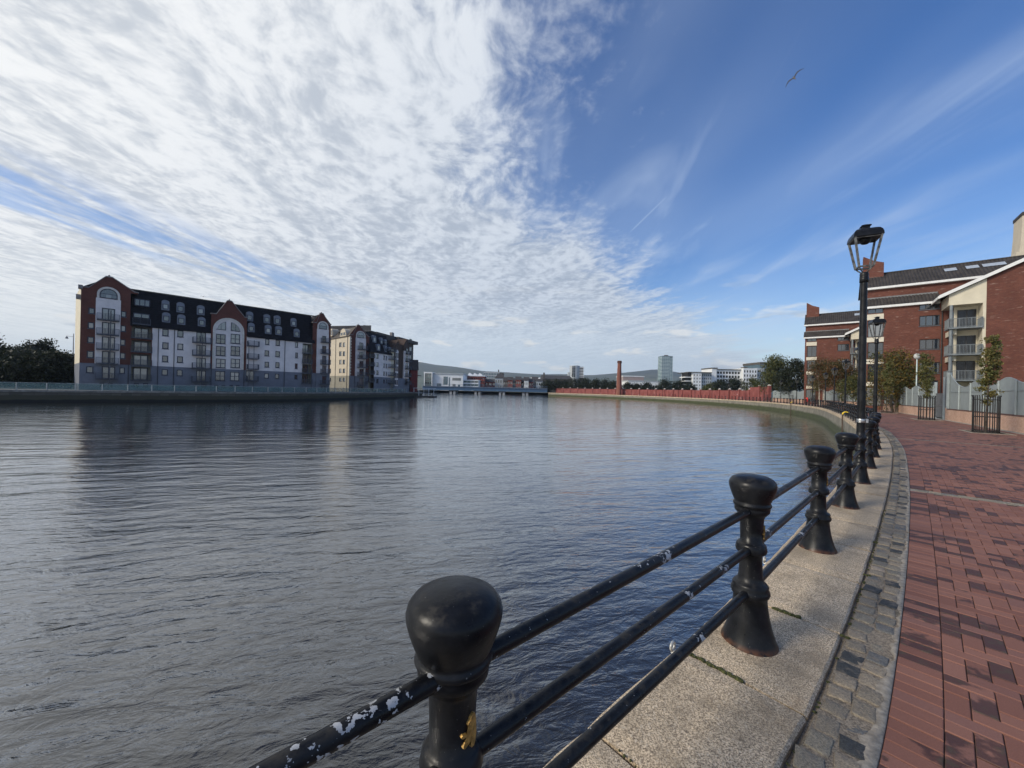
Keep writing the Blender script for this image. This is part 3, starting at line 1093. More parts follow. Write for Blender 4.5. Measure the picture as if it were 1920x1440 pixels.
# ================================================================== building kit
def brick_mat(name, c1, c2, mort, scale=1.0, efflo=0.0, rough=0.85):
    m, t, b = new_mat(name)
    p = t.new('ShaderNodeTexCoord').outputs['Object']
    x, y, z = t.sep(p)
    br = t.new('ShaderNodeTexBrick')
    t.put(br.inputs['Vector'], t.vec(t.add(x, y), z))
    br.inputs['Scale'].default_value = 1.0
    br.inputs['Brick Width'].default_value = 0.225 * scale
    br.inputs['Row Height'].default_value = 0.075 * scale
    br.inputs['Mortar Size'].default_value = 0.006 * scale
    br.inputs['Color1'].default_value = (*c1, 1)
    br.inputs['Color2'].default_value = (*c2, 1)
    br.inputs['Mortar'].default_value = (*mort, 1)
    n = t.noise(p, 0.55, 5, 0.65)
    br.offset_frequency = 2
    col = t.mix(t.mul(t.step(n, 0.38, 0.72), 0.5), br.outputs['Color'], tuple(c * 0.62 for c in c1))
    if efflo > 0:
        e = t.noise(t.vec(t.mul(t.add(x, y), 1.1), t.mul(z, 5.0)), 1.0, 5, 0.65)
        col = t.mix(t.mul(t.step(e, 0.57, 0.74), efflo), col, (0.46, 0.37, 0.31))
    t.put(b.inputs['Base Color'], col)
    b.inputs['Roughness'].default_value = rough
    bump(t, b, br.outputs['Fac'], -0.4, 0.008)
    return m

def glass_mat(name, tint=(0.012, 0.018, 0.028), rough=0.06, rnd=True):
    m, t, b = new_mat(name)
    p = pos(t)
    r = t.new('ShaderNodeObjectInfo').outputs['Random']
    # curtains and blinds drawn behind some of the panes
    cur = t.step(t.m('FRACT', t.mul(r, 9.7)), 0.76, 0.78) if rnd else 0.0
    col = t.mix(t.mul(cur, 0.8), tint, (0.22, 0.22, 0.21))
    t.put(b.inputs['Base Color'], col)
    b.inputs['Roughness'].default_value = rough
    b.inputs['IOR'].default_value = 2.1
    bump(t, b, t.noise(p, 0.9, 2, 0.5), 0.08, 0.05)
    return m

M_white = pm('white render', (0.68, 0.625, 0.60), 0.85, 0.07, 0.8, stain=0.25, stain_c=(0.40, 0.38, 0.39))
M_cream = pm('cream render', (0.62, 0.56, 0.43), 0.85, 0.07, 0.8, stain=0.2, stain_c=(0.42, 0.38, 0.30))
M_creamlit = pm('pale stone render', (0.54, 0.475, 0.37), 0.85, 0.07, 0.8, stain=0.2, stain_c=(0.5, 0.44, 0.36))
M_grey = pm('blue grey render', (0.150, 0.160, 0.190), 0.85, 0.10, 0.8, stain=0.3, stain_c=(0.10, 0.11, 0.13))
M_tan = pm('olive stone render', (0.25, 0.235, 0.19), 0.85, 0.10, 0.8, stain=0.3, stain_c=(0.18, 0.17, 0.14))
M_brick = brick_mat('dark red brick', (0.108, 0.030, 0.020), (0.142, 0.042, 0.027), (0.10, 0.055, 0.042))
M_slate = pm('dark slate roof', (0.010, 0.009, 0.012), 0.75, 0.35, 2.0, bmp=0.5, bscale=9, spec=0.2)
M_leadgrey = pm('grey dormer cladding', (0.16, 0.175, 0.21), 0.6, 0.12, 2.0)
M_wframe = pm('dark window frame', (0.022, 0.027, 0.05), 0.45, 0.2, 5)
M_glass = glass_mat('window glass')
M_wsill = pm('dark stone sill', (0.09, 0.095, 0.115), 0.8, 0.15, 4)
M_ring = pm('pale arch stone', (0.60, 0.56, 0.50), 0.8, 0.1, 2)
M_balk = pm('grey balcony steel', (0.065, 0.07, 0.085), 0.5, 0.2, 5, metal=0.3)
M_pipe = pm('dark downpipe', (0.02, 0.02, 0.028), 0.5, 0.2, 5)
M_blk = pm('dark void', (0.012, 0.012, 0.014), 0.9, 0.1, 2)

def wall_grid(x0, x1, z0, z1, ops, y=0.0, depth=0.16):
    """a wall with real openings: front faces plus the reveals of every opening"""
    ops = [(max(x0, a), min(x1, b_), max(z0, c), min(z1, d)) for a, b_, c, d in ops]
    ops = [o for o in ops if o[1] - o[0] > 0.02 and o[3] - o[2] > 0.02]
    xs = sorted({round(q, 4) for q in [x0, x1] + [o[0] for o in ops] + [o[1] for o in ops]})
    zs = sorted({round(q, 4) for q in [z0, z1] + [o[2] for o in ops] + [o[3] for o in ops]})
    m = MB()
    for a, b_ in zip(xs[:-1], xs[1:]):
        run = None
        for c, d in zip(zs[:-1], zs[1:]):
            mx, mz = (a + b_) / 2, (c + d) / 2
            if any(o[0] < mx < o[1] and o[2] < mz < o[3] for o in ops):
                if run: m.addv([(a, y, run[0]), (b_, y, run[0]), (b_, y, run[1]), (a, y, run[1])], [(0, 1, 2, 3)]); run = None
            else:
                run = (run[0], d) if run else (c, d)
        if run: m.addv([(a, y, run[0]), (b_, y, run[0]), (b_, y, run[1]), (a, y, run[1])], [(0, 1, 2, 3)])
    for a, b_, c, d in ops:
        e = y + depth
        m.addv([(a, y, c), (b_, y, c), (b_, y, d), (a, y, d), (a, e, c), (b_, e, c), (b_, e, d), (a, e, d)],
               [(0, 4, 5, 1), (1, 5, 6, 2), (2, 6, 7, 3), (3, 7, 4, 0)])
    return m

def window(root, x0, x1, z0, z1, y=0.0, nx=1, nz=1, fr=0.15, mat=None, pane=None, sill=True, rec=0.10):
    """frame (a part) with its pane (a sub-part) set back in the opening"""
    mat = mat or M_wframe
    m = MB()
    ya, yb = y + rec, y + rec + 0.05
    m.box(x0, x0 + fr, ya, yb, z0, z1).box(x1 - fr, x1, ya, yb, z0, z1)
    m.box(x0 + fr, x1 - fr, ya, yb, z0, z0 + fr).box(x0 + fr, x1 - fr, ya, yb, z1 - fr, z1)
    for i in range(1, nx):
        c = x0 + (x1 - x0) * i / nx
        m.box(c - fr * 0.45, c + fr * 0.45, ya + 0.004, yb, z0 + fr, z1 - fr)
    for i in range(1, nz):
        c = z0 + (z1 - z0) * i / nz
        m.box(x0 + fr, x1 - fr, ya + 0.007, yb, c - fr * 0.4, c + fr * 0.4)
    o = m.build('window', mat, root)
    MB().addv([(x0 + fr * .5, yb - 0.012, z0 + fr * .5), (x1 - fr * .5, yb - 0.012, z0 + fr * .5), (x1 - fr * .5, yb - 0.012, z1 - fr * .5), (x0 + fr * .5, yb - 0.012, z1 - fr * .5)],
              [(0, 1, 2, 3)]).build('pane', pane or M_glass, o)
    if sill:
        MB().box(x0 - 0.08, x1 + 0.08, y - 0.07, y + rec - 0.002, z0 - 0.09, z0).build('sill', M_wsill, o)
    return o

def balcony(root, x0, x1, z, y0, y1, rh=1.05, mat=None, step=0.13, slab=0.16, sides=True, slabm=None):
    """slab from y0 (front) to y1 (wall) with a barred balustrade"""
    mat = mat or M_balk
    s = MB().box(x0, x1, y0, y1, z - slab, z).build('balcony', slabm or mat, root)
    m = MB()
    m.box(x0, x1, y0 + 0.01, y0 + 0.06, z + rh - 0.05, z + rh)
    m.box(x0, x1, y0 + 0.015, y0 + 0.055, z + 0.07, z + 0.11)
    n = max(2, int((x1 - x0) / step))
    for i in range(n + 1):
        c = x0 + 0.02 + (x1 - x0 - 0.04) * i / n
        w_ = 0.028 if i % 8 == 0 or i == n else 0.013
        m.box(c - w_, c + w_, y0 + 0.02, y0 + 0.05, z + 0.004, z + rh - 0.052)
    if sides:
        for xc in (x0 + 0.02, x1 - 0.02):
            m.box(xc - 0.02, xc + 0.02, y0 + 0.062, y1, z + rh - 0.05, z + rh)
            k = max(2, int((y1 - y0) / step))
            for i in range(1, k):
                c = y0 + (y1 - y0) * i / k
                m.box(xc - 0.012, xc + 0.012, c - 0.012, c + 0.012, z + 0.004, z + rh - 0.052)
    m.build('balustrade', mat, s)
    return s

def arch_pts(xc, zb, zs, r, n=12, k=1.0):
    """outline of a round-headed opening: foot zb, springing zs"""
    return [(xc - r, zb), (xc + r, zb)] + [(xc + r * math.cos(math.pi * i / n), zs + k * r * math.sin(math.pi * i / n)) for i in range(n + 1)]

def dedupe(poly):
    out = []
    for p in poly:
        if not out or abs(p[0] - out[-1][0]) + abs(p[1] - out[-1][1]) > 1e-4:
            out.append(p)
    return out

def ring(root, name, mat, xc, zb, zs, r0, r1, y0, y1, n=14):
    """arch surround between radius r0 and r1"""
    m = MB()
    inn = [(xc - r0, zb)] + [(xc - r0 * math.cos(math.pi * i / n), zs + r0 * math.sin(math.pi * i / n)) for i in range(n + 1)] + [(xc + r0, zb)]
    out_ = [(xc - r1, zb)] + [(xc - r1 * math.cos(math.pi * i / n), zs + r1 * math.sin(math.pi * i / n)) for i in range(n + 1)] + [(xc + r1, zb)]
    for i in range(len(inn) - 1):
        a, b_, c, d = inn[i], inn[i + 1], out_[i + 1], out_[i]
        if abs(a[0] - b_[0]) + abs(a[1] - b_[1]) < 1e-5: continue
        m.prism([a, d, c, b_][::-1], y0, y1)
    return fix_normals(m.build(name, mat, root))

def pxrect(F, x0, x1, y0, y1, sc, ou, ov, y=0.0):
    """rectangle measured on an enlargement of the photograph -> metres on the facade"""
    u0, u1, v0, v1 = ou + x0 / sc, ou + x1 / sc, ov + y0 / sc, ov + y1 / sc
    um, vm = (u0 + u1) / 2, (v0 + v1) / 2
    return F.s(u0, vm, y), F.s(u1, vm, y), F.h(um, v1, y), F.h(um, v0, y)
# ================================================================== left bank
LZ = -0.15
BANK = [(-150, 2), (-100, 40), (-77, 58), (-63.5, 68.5), (-53.5, 78.5), (-47.5, 91), (-43.5, 105), (-39.5, 121), (-35.5, 139), (-34, 146), (-44, 158),
        (-58, 190), (-60, 262), (-62, 320)]
bk = catmull([(-190, -30)] + BANK[:10] + [(-33, 150)], 10)
bk = [tuple(p) for p in bk] + [(-37, 149), (-44, 158), (-58, 190), (-60, 262), (-62, 330)]
mb = MB()
mb.addv([(p[0], p[1], LZ) for p in bk] + [(-900 - 0.5 * p[1], p[1] * 1.0 + 60, LZ) for p in bk],
        [(i, i + 1, len(bk) + i + 1, len(bk) + i) for i in range(len(bk) - 1)])
fix_normals(mb.build('far_bank', pm('bank paving', (0.16, 0.155, 0.14), 0.9, 0.25, 1.0), kind='structure', label='paved ground of the far bank'))
mb = MB()
for i in range(len(bk) - 1):
    a, b_ = bk[i], bk[i + 1]
    mb.addv([(a[0], a[1], -3.2), (b_[0], b_[1], -3.2), (b_[0], b_[1], LZ - 0.002), (a[0], a[1], LZ - 0.002)], [(0, 1, 2, 3)])
def far_wall_mat():
    m, t, b = new_mat('dark stone river wall')
    p = pos(t)
    x, y, z = t.sep(p)
    br = t.new('ShaderNodeTexBrick')
    t.put(br.inputs['Vector'], t.vec(t.add(x, t.mul(y, 0.6)), z))
    br.inputs['Scale'].default_value = 1.0
    br.inputs['Brick Width'].default_value = 1.4
    br.inputs['Row Height'].default_value = 0.5
    br.inputs['Mortar Size'].default_value = 0.02
    br.inputs['Color1'].default_value = (0.060, 0.056, 0.046, 1)
    br.inputs['Color2'].default_value = (0.10, 0.092, 0.075, 1)
    br.inputs['Mortar'].default_value = (0.03, 0.028, 0.024, 1)
    tide = t.add(z, t.mul(t.sub(t.noise(p, 0.4, 4, 0.6), 0.5), 0.5))
    col = t.mix(t.step(tide, -0.75, -1.0), br.outputs['Color'], (0.045, 0.042, 0.025))
    col = t.mix(t.step(tide, -1.45, -1.75), col, (0.010, 0.010, 0.008))
    t.put(b.inputs['Base Color'], col)
    b.inputs['Roughness'].default_value = 0.85
    return m
mb.build('far_quay_wall', far_wall_mat(), kind='structure', label='dark stone river wall of the far bank')
fix_normals(bpy.data.objects['far_quay_wall'])
cp = MB()
for i in range(len(bk) - 6):
    a, b_ = Vector((*bk[i], 0)), Vector((*bk[i + 1], 0))
    d = (b_ - a).normalized()
    n_ = Vector((d.y, -d.x, 0))
    q = [a + n_ * 0.12, b_ + n_ * 0.12, b_ - n_ * 0.6, a - n_ * 0.6]
    cp.addv([(*p[:2], LZ - 0.25) for p in q] + [(*p[:2], LZ + 0.06) for p in q], [(4, 5, 6, 7), (0, 1, 5, 4), (3, 7, 6, 2)])
fix_normals(cp.build('far_coping', pm('grey coping', (0.17, 0.165, 0.15), 0.85, 0.3, 1.5), kind='structure', label='grey coping along the far river wall'))

# glass balustrade along the far bank
gr = thing('glass_railing', 'long balustrade with pale posts and green tinted glass along the far quay', 'railing', (bk[20][0], bk[20][1], LZ))
def tint_glass():
    m, t, b = new_mat('green tinted balustrade glass')
    b.inputs['Base Color'].default_value = (0.10, 0.20, 0.20, 1)
    b.inputs['Roughness'].default_value = 0.08
    b.inputs['Alpha'].default_value = 0.42
    return m
M_tint = tint_glass()
M_post = pm('pale steel post', (0.30, 0.32, 0.33), 0.45, 0.15, 4, metal=0.5)
_acc, _pts = 0.0, []
_bl = np.concatenate([[0], np.cumsum([math.dist(bk[i], bk[i + 1]) for i in range(len(bk) - 1)])])
def BK(s, off=0.0):
    i = int(np.clip(np.searchsorted(_bl, s) - 1, 0, len(bk) - 2))
    a, b_ = np.array(bk[i]), np.array(bk[i + 1])
    t_ = (s - _bl[i]) / max(1e-6, _bl[i + 1] - _bl[i])
    d = (b_ - a) / np.linalg.norm(b_ - a)
    p = a + (b_ - a) * t_
    return Vector((p[0] - d[1] * off, p[1] + d[0] * off, 0))
s_start = _bl[min(range(len(bk)), key=lambda i: math.dist(bk[i], (-100, 40)))]
s_end = _bl[min(range(len(bk)), key=lambda i: math.dist(bk[i], (-36.5, 135)))]
o0 = gr.location
n_posts = int((s_end - s_start) / 3.0)
gp = [BK(s_start + (s_end - s_start) * i / n_posts, 0.35) - Vector((o0.x, o0.y, 0)) for i in range(n_posts + 1)]
for i, p in enumerate(gp):
    MB().box(p.x - 0.07, p.x + 0.07, p.y - 0.05, p.y + 0.05, 0.05, 1.22).build('post', M_post, gr)
    if i < n_posts:
        q = gp[i + 1]
        d = (q - p).normalized()
        a, b_ = p + d * 0.09, q - d * 0.09
        MB().bar((a.x, a.y, 1.20), (b_.x, b_.y, 1.20), 0.08, 0.05).build('top_rail', M_post, gr)
        n_ = Vector((d.y, -d.x, 0)) * 0.012
        MB().slab([(a + n_)[:2], (b_ + n_)[:2], (b_ - n_)[:2], (a - n_)[:2]][::-1], 0.14, 1.15).build('panel', M_tint, gr)

# ------------------------------------------------------------------ first block of flats
D1 = Vector((0.68, 0.733)).normalized()
_A = Vector((-70.4, 75.0))
F1 = Frame((_A.x - D1.x * 9.75, _A.y - D1.y * 9.75, LZ), D1)
Z1 = lambda x0, x1, y0, y1, y=0.0: pxrect(F1, x0, x1, y0, y1, 4.0, 0, 480, y)
Z2 = lambda x0, x1, y0, y1, y=0.0: pxrect(F1, x0, x1, y0, y1, 5.76, 130, 500, y)
Z3 = lambda x0, x1, y0, y1, y=0.0: pxrect(F1, x0, x1, y0, y1, 6.86, 330, 540, y)
Z4 = lambda x0, x1, y0, y1, y=0.0: pxrect(F1, x0, x1, y0, y1, 7.58, 480, 560, y)
flats = thing('apartment_block', 'long block of flats with red brick gables, white render, grey base and black mansard roof', 'building', F1.o, F1.rz)
zg = F1.h(285, 686)                # top of the grey storey
ze = F1.h(285, 612.5)              # eaves
xs = {'l': F1.s(148.5, 700), 'g1r': F1.s(242, 690), 'rb': F1.s(285, 650), 'c0': F1.s(394.5, 660), 'c1': F1.s(461.5, 680),
      'w2': F1.s(566, 680), 'g3l': F1.s(585, 680), 'r': F1.s(618.5, 700)}
zr = F1.h(330, 555, 2.6)           # ridge
# openings and windows
wins = []        # (x0,x1,z0,z1,y,nx,nz,sill)
def put(q, y=0.0, nx=1, nz=1, sill=True): wins.append((*q, y, nx, nz, sill))
for r_ in ((205, 275, 443, 508), (198, 270, 600, 668), (193, 268, 757, 823), (187, 265, 910, 985), (180, 260, 1078, 1148),
           (555, 617, 480, 545), (553, 612, 635, 700), (547, 607, 785, 850), (545, 607, 930, 995), (540, 600, 1090, 1155)):
    put(Z2(*r_))
for r_ in ((1217, 1265, 548, 600), (1217, 1265, 648, 697), (1215, 1262, 747, 795), (1212, 1260, 850, 895),
           (1330, 1377, 558, 608), (1330, 1375, 657, 703), (1327, 1373, 753, 800), (1325, 1370, 853, 900)):
    put(Z1(*r_))
for r_ in ((130, 190, 572, 655), (278, 342, 587, 667), (557, 598, 618, 693), (122, 187, 735, 815), (275, 340, 745, 827), (557, 597, 765, 843),
           (122, 187, 897, 975), (275, 335, 903, 983), (552, 593, 920, 997), (117, 182, 1062, 1133), (270, 330, 1068, 1140), (547, 590, 1080, 1147)):
    put(Z4(*r_))
doors = [Z1(1472, 1545, a, b_) for a, b_ in ((572, 650), (668, 745), (765, 840), (860, 940))]
doors2 = [Z3(897, 1005, a, b_) for a, b_ in ((640, 742), (783, 905), (925, 1040), (1065, 1190))]
for d in doors + doors2: put(d, 0.0, 2, 1, False)
put(Z1(1510, 1550, 965, 985)); 
for a, b_ in ((490, 545), (585, 635), (685, 735), (770, 818)): put(Z3(a, b_, 1250, 1285))
for a, b_ in ((695, 750), (795, 850)): put(Z2(a, b_, 1258, 1300))
put(Z3(503, 632, 1070, 1195), 0, 2, 2); put(Z3(697, 815, 1080, 1195), 0, 2, 2)
bw = [Z3(a, b_, c, d) for a, b_ in ((513, 640), (703, 826)) for c, d in ((592, 716), (748, 872), (910, 1028))]
for q in bw: put(q, 0, 2, 2)
# recessed balcony bays (left one and the one before the right gable)
bay = []
for c, d in ((512, 622), (650, 772), (798, 920), (945, 1065), (1085, 1225)): bay.append(Z2(690, 868, c, d))
bay2 = []
for c, d in ((640, 775), (785, 918), (932, 1055), (1072, 1205)): bay2.append(Z4(655, 782, c, d))
ops = [w_[:4] for w_ in wins]
xs_b0, xs_b1 = xs['g1r'] + 0.1, xs['rb']
bays = [(xs_b0 + 0.15, xs_b1 - 0.1, q[2], q[3]) for q in bay]
bays2 = [(xs['w2'] + 0.1, xs['g3l'] - 0.1, q[2], q[3]) for q in bay2]
allops = ops + [b_ for b_ in bays if b_[3] < ze + 0.2] + bays2
def in_range(a, b_, lo=-9, hi=99): return [o for o in allops if o[0] > a - 0.05 and o[1] < b_ + 0.05 and o[3] > lo and o[2] < hi]
# grey base storey all along, walls above it in their own materials
fix = lambda o: o
wall_grid(xs['l'], xs['r'], -0.2, zg, in_range(xs['l'], xs['r'])).build('base_wall', M_grey, flats)
zsh = F1.h(153, 537)               # shoulder of the left gable
wall_grid(xs['l'], xs['g1r'], zg, zsh, in_range(xs['l'], xs['g1r'], zg)).build('brick_wall', M_brick, flats)
wall_grid(xs['g1r'], xs['rb'], zg, ze, in_range(xs['g1r'], xs['rb'], zg), 0.003).build('bay_wall', M_brick, flats)
wall_grid(xs['rb'], xs['c0'], zg, ze, in_range(xs['rb'], xs['c0'], zg)).build('white_wall', M_white, flats)
wall_grid(xs['c1'], xs['w2'], zg, ze, in_range(xs['c1'], xs['w2'], zg)).build('white_wall', M_white, flats)
wall_grid(xs['w2'], xs['g3l'], zg, ze, in_range(xs['w2'], xs['g3l'], zg), 0.003).build('bay_wall', M_white, flats)
zc_sh = F1.h(394.5, 587)
zc_pk = F1.h(430.3, 564.8)
xc0, xc1 = xs['c0'], xs['c1']
# central gable: brick front with a tall white arched panel
xa0, xa1 = F1.s(401.5, 670), F1.s(453.5, 680)
xam, ra = (xa0 + xa1) / 2, (xa1 - xa0) / 2
zsp = F1.h(428, 540 + 552 / 6.86)
zt_in = zsp + ra
cen = MB()
cen.addv([(xc0, 0, zg), (xa0, 0, zg), (xa0, 0, zsp), (xc0, 0, zsp)], [(0, 1, 2, 3)])
cen.addv([(xa1, 0, zg), (xc1, 0, zg), (xc1, 0, zsp), (xa1, 0, zsp)], [(0, 1, 2, 3)])
top = [(xa0, zsp), (xc0, zsp), (xc0, zc_sh), (xc0 + 0.9, zc_sh), (xam - 0.4, zc_pk), (xam + 0.4, zc_pk), (xc1 - 0.5, zc_sh), (xc1, zc_sh), (xc1, zsp), (xa1, zsp)]
arc = [(xam + ra * math.cos(math.pi * i / 20), zsp + ra * math.sin(math.pi * i / 20)) for i in range(1, 20)]
poly = top + arc
cen.addv([(p[0], 0, p[1]) for p in poly], [tuple(range(len(poly)))])
import bmesh
def tri_build(mb_, name, mat, root):
    o = mb_.build(name, mat, root)
    bm = bmesh.new(); bm.from_mesh(o.data)
    bmesh.ops.triangulate(bm, faces=[f for f in bm.faces if len(f.verts) > 4])
    bm.to_mesh(o.data); bm.free()
    return o
tri_build(cen, 'gable_front', M_brick, flats)
pnl = wall_grid(xa0, xa1, zg, zsp, [q for q in bw], 0.06, 0.12)
pp = arch_pts(xam, zsp, zsp, ra, 20)
pnl.addv([(p[0], 0.06, p[1]) for p in pp[2:]], [tuple(range(len(pp) - 2))])
tri_build(pnl, 'arch_panel', M_white, flats)
ring(flats, 'arch_surround', M_ring, xam, zg, zsp, ra - 0.02, ra + 0.32, -0.08, 0.0)
for sgn in (-1, 1):                # quarter-round lights in the arch head
    q0, q1 = (bw[0][0], bw[0][1]) if sgn < 0 else (bw[3][0], bw[3][1])
    rr_ = ra - 0.42
    pts_ = []
    inner, outer = (q1, q0) if sgn < 0 else (q0, q1)
    nn = 8
    for i in range(nn + 1):
        x_ = inner + (outer - inner) * i / nn
        pts_.append((x_, zsp + math.sqrt(max(0.03, rr_ ** 2 - (x_ - xam) ** 2)) - 0.05))
    poly = [(outer, zsp + 0.05), (inner, zsp + 0.05)] + pts_
    if sgn < 0: poly = poly[::-1]
    fo = tri_build(MB().prism(poly[::-1], 0.01, 0.06), 'window', M_wframe, flats); fix_normals(fo)
    cxm = sum(p[0] for p in poly) / len(poly); czm = sum(p[1] for p in poly) / len(poly)
    po = tri_build(MB().addv([(cxm + (p[0] - cxm) * 0.86, 0.004, czm + (p[1] - czm) * 0.86) for p in poly], [tuple(range(len(poly)))]), 'pane', M_glass, fo); fix_normals(po)
    xm_ = (inner + outer) / 2
    MB().box(xm_ - 0.04, xm_ + 0.04, -0.012, 0.009, zsp + 0.1, zsp + math.sqrt(max(0.1, rr_ ** 2 - (xm_ - xam) ** 2)) - 0.1).build('glazing_bar', M_wframe, fo)
# parapet cheeks, ridge and gable roofs
M_cop = pm('gable coping stone', (0.22, 0.20, 0.19), 0.8, 0.2, 2)
def gable_coping(xl, xr, zl, zp, xm, y0, y1, root, zleft=None):
    m = MB()
    zl2 = zl if zleft is None else zleft
    for pts_ in ([(xl - 0.1, zl2 - 0.1), (xl + 0.9, zl2 - 0.05), (xm - 0.4, zp)], [(xm - 0.4, zp), (xm + 0.4, zp)], [(xm + 0.4, zp), (xr - 0.5, zl), (xr + 0.1, zl - 0.05)]):
        for a, b_ in zip(pts_[:-1], pts_[1:]):
            m.prism([(a[0], a[1]), (b_[0], b_[1]), (b_[0], b_[1] + 0.18), (a[0], a[1] + 0.18)], y0, y1)
    fix_normals(m.build('coping', M_cop, root))
    MB().lathe([(0.20, zp - 0.1), (0.22, zp + 0.12), (0.12, zp + 0.2), (0.16, zp + 0.32), (0.10, zp + 0.45), (0.0, zp + 0.5)], 8, (xm, (y0 + y1) / 2, 0)).build('finial', M_cop, root)
gable_coping(xc0, xc1, zc_sh, zc_pk, xam, -0.12, 0.5, flats)
# left gable, brick, with the peak
xg_m = F1.s(204.7, 520)
zpk = F1.h(204.7, 520)
g = MB().addv([(xs['l'], 0, zsh), (xs['g1r'] + 1.0, 0, zsh), (xs['g1r'] + 1.0, 0, F1.h(236, 546)), (xg_m + 0.4, 0, zpk), (xg_m - 0.4, 0, zpk), (xs['l'] + 0.9, 0, zsh)], [(0, 1, 2, 3, 4, 5)])
tri_build(g, 'gable_front', M_brick, flats)
gable_coping(xs['l'], xs['g1r'] + 1.0, F1.h(236, 546), zpk, xg_m, -0.12, 0.5, flats, zsh)
# white bay with arched attic light
def white_bay(root, q, zfoot, arch, ztop, rows, small, F):
    x0, x1 = q
    wall_grid(x0, x1, zg, ztop, rows, -0.25, 0.14).box(x0, x0 + 0.003, -0.249, 0, zg, ztop).box(x1 - 0.003, x1, -0.249, 0, zg, ztop).box(x0, x1, -0.25, 0, ztop - 0.003, ztop + 0.001).build('bay_front', M_white, root)
    wall_grid(x0, x1, -0.2, zg, rows, -0.25, 0.14).box(x0, x0 + 0.003, -0.249, 0, -0.2, zg).box(x1 - 0.003, x1, -0.249, 0, -0.2, zg).build('bay_base', M_grey, root)
    for r_ in rows: window(root, *r_, y=-0.25, nx=2, sill=False)
    xm, r_ = (x0 + x1) / 2, (x1 - x0) * 0.465
    zs_ = ztop + 0.75
    ring(root, 'arch_surround', M_ring, xm, ztop + 0.02, zs_, r_ - 0.32, r_, -0.16, 0.0)
    pp_ = arch_pts(xm, ztop + 0.1, zs_, r_ - 0.34, 12)
    fo_ = tri_build(MB().prism(dedupe(pp_)[:-1], -0.06, 0.02), 'window', M_wframe, root); fix_normals(fo_)
    for a, b_, c, d in ((-1, -0.35, 0.1, 0.62), (-0.33, 0.33, 0.1, 0.62), (0.35, 1, 0.1, 0.62)):
        k = r_ - 0.46
        MB().addv([(xm + a * k, -0.066, ztop + 0.18 + c * 0.5), (xm + b_ * k, -0.066, ztop + 0.18 + c * 0.5), (xm + b_ * k, -0.066, ztop + 0.2 + d), (xm + a * k, -0.066, ztop + 0.2 + d)], [(0, 1, 2, 3)]).build('pane', M_glass, fo_)
    k = r_ - 0.46
    hh = [(xm + k * math.cos(math.pi * i / 10), -0.066, max(ztop + 0.92, zs_ + k * math.sin(math.pi * i / 10))) for i in range(11)]
    tri_build(MB().addv(hh, [tuple(range(11))]), 'pane', M_glass, fo_)
rows1 = [Z2(350, 495, a, b_, -0.25) for a, b_ in ((450, 578), (602, 735), (758, 893), (915, 1045), (1080, 1210))] + [Z2(325, 375, 1255, 1300, -0.25), Z2(418, 468, 1258, 1302, -0.25)]
xb0, xb1 = F1.s(178.5, 620, -0.25), F1.s(225.5, 625, -0.25)
white_bay(flats, (xb0, xb1), 0, 2.15, F1.h(203, 560.5, -0.25), rows1, None, F1)
for q in rows1[:5]:
    balcony(flats, xb0 + 0.15, xb1 - 0.15, q[2] - 0.02, -1.55, -0.255)
xp = (rows1[2][0] + rows1[2][1]) / 2 + 0.2
MB().lathe([(0.07, 0), (0.07, rows1[0][3] - 0.5)], 10, (xp, -1.64, 0)).build('balcony_post', M_balk, flats)
for w_ in wins:
    window(flats, *w_[:4], y=w_[4] + (0.06 if w_[:4] in [tuple(q) for q in bw] else 0.0), nx=w_[5], nz=w_[6], sill=w_[7])
for ds, (xa, xb) in ((doors, (Z1(1440, 1570, 655, 700)[0], xs['c0'] - 0.05)), (doors2, (xs['c1'] + 0.05, Z3(890, 1055, 700, 760)[1]))):
    for q in ds: balcony(flats, xa, xb, q[2] - 0.02, -1.35, -0.004)
    xm_ = (xa + xb) / 2
    MB().lathe([(0.06, 0), (0.06, ds[0][3] - 0.6)], 8, (xm_, -1.42, 0)).build('balcony_post', M_balk, flats)
MB().lathe([(0.06, 0), (0.06, doors2[0][3] - 1.2)], 8, (xs['c1'] + 0.15, -1.42, 0)).build('balcony_post', M_balk, flats)
def deep_bay(root, q, front=True):
    x0, x1, z0, z1 = q
    m = MB()
    m.box(x0 - 0.1, x0 - 0.02, 0.17, 1.5, z0 - 0.2, z1 + 0.2).box(x1 + 0.02, x1 + 0.1, 0.17, 1.5, z0 - 0.2, z1 + 0.2).box(x0, x1, 0.17, 1.5, z0 - 0.16, z0).box(x0, x1, 0.17, 1.5, z1, z1 + 0.1)
    m.box(x0 - 0.1, x1 + 0.1, 1.45, 1.5, z0 - 0.2, z1 + 0.2)
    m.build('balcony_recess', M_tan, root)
    window(root, x0 + 0.35, x1 - 0.35, z0 + 0.03, z1 - 0.12, y=1.25, nx=2, sill=False, pane=M_glass)
    balcony(root, x0 - 0.12, x1 + 0.12, z0 + 0.0, -0.55, -0.006, sides=True)
for q in bays2 + [b_ for b_ in bays if b_[3] < ze + 0.2]: deep_bay(flats, q)
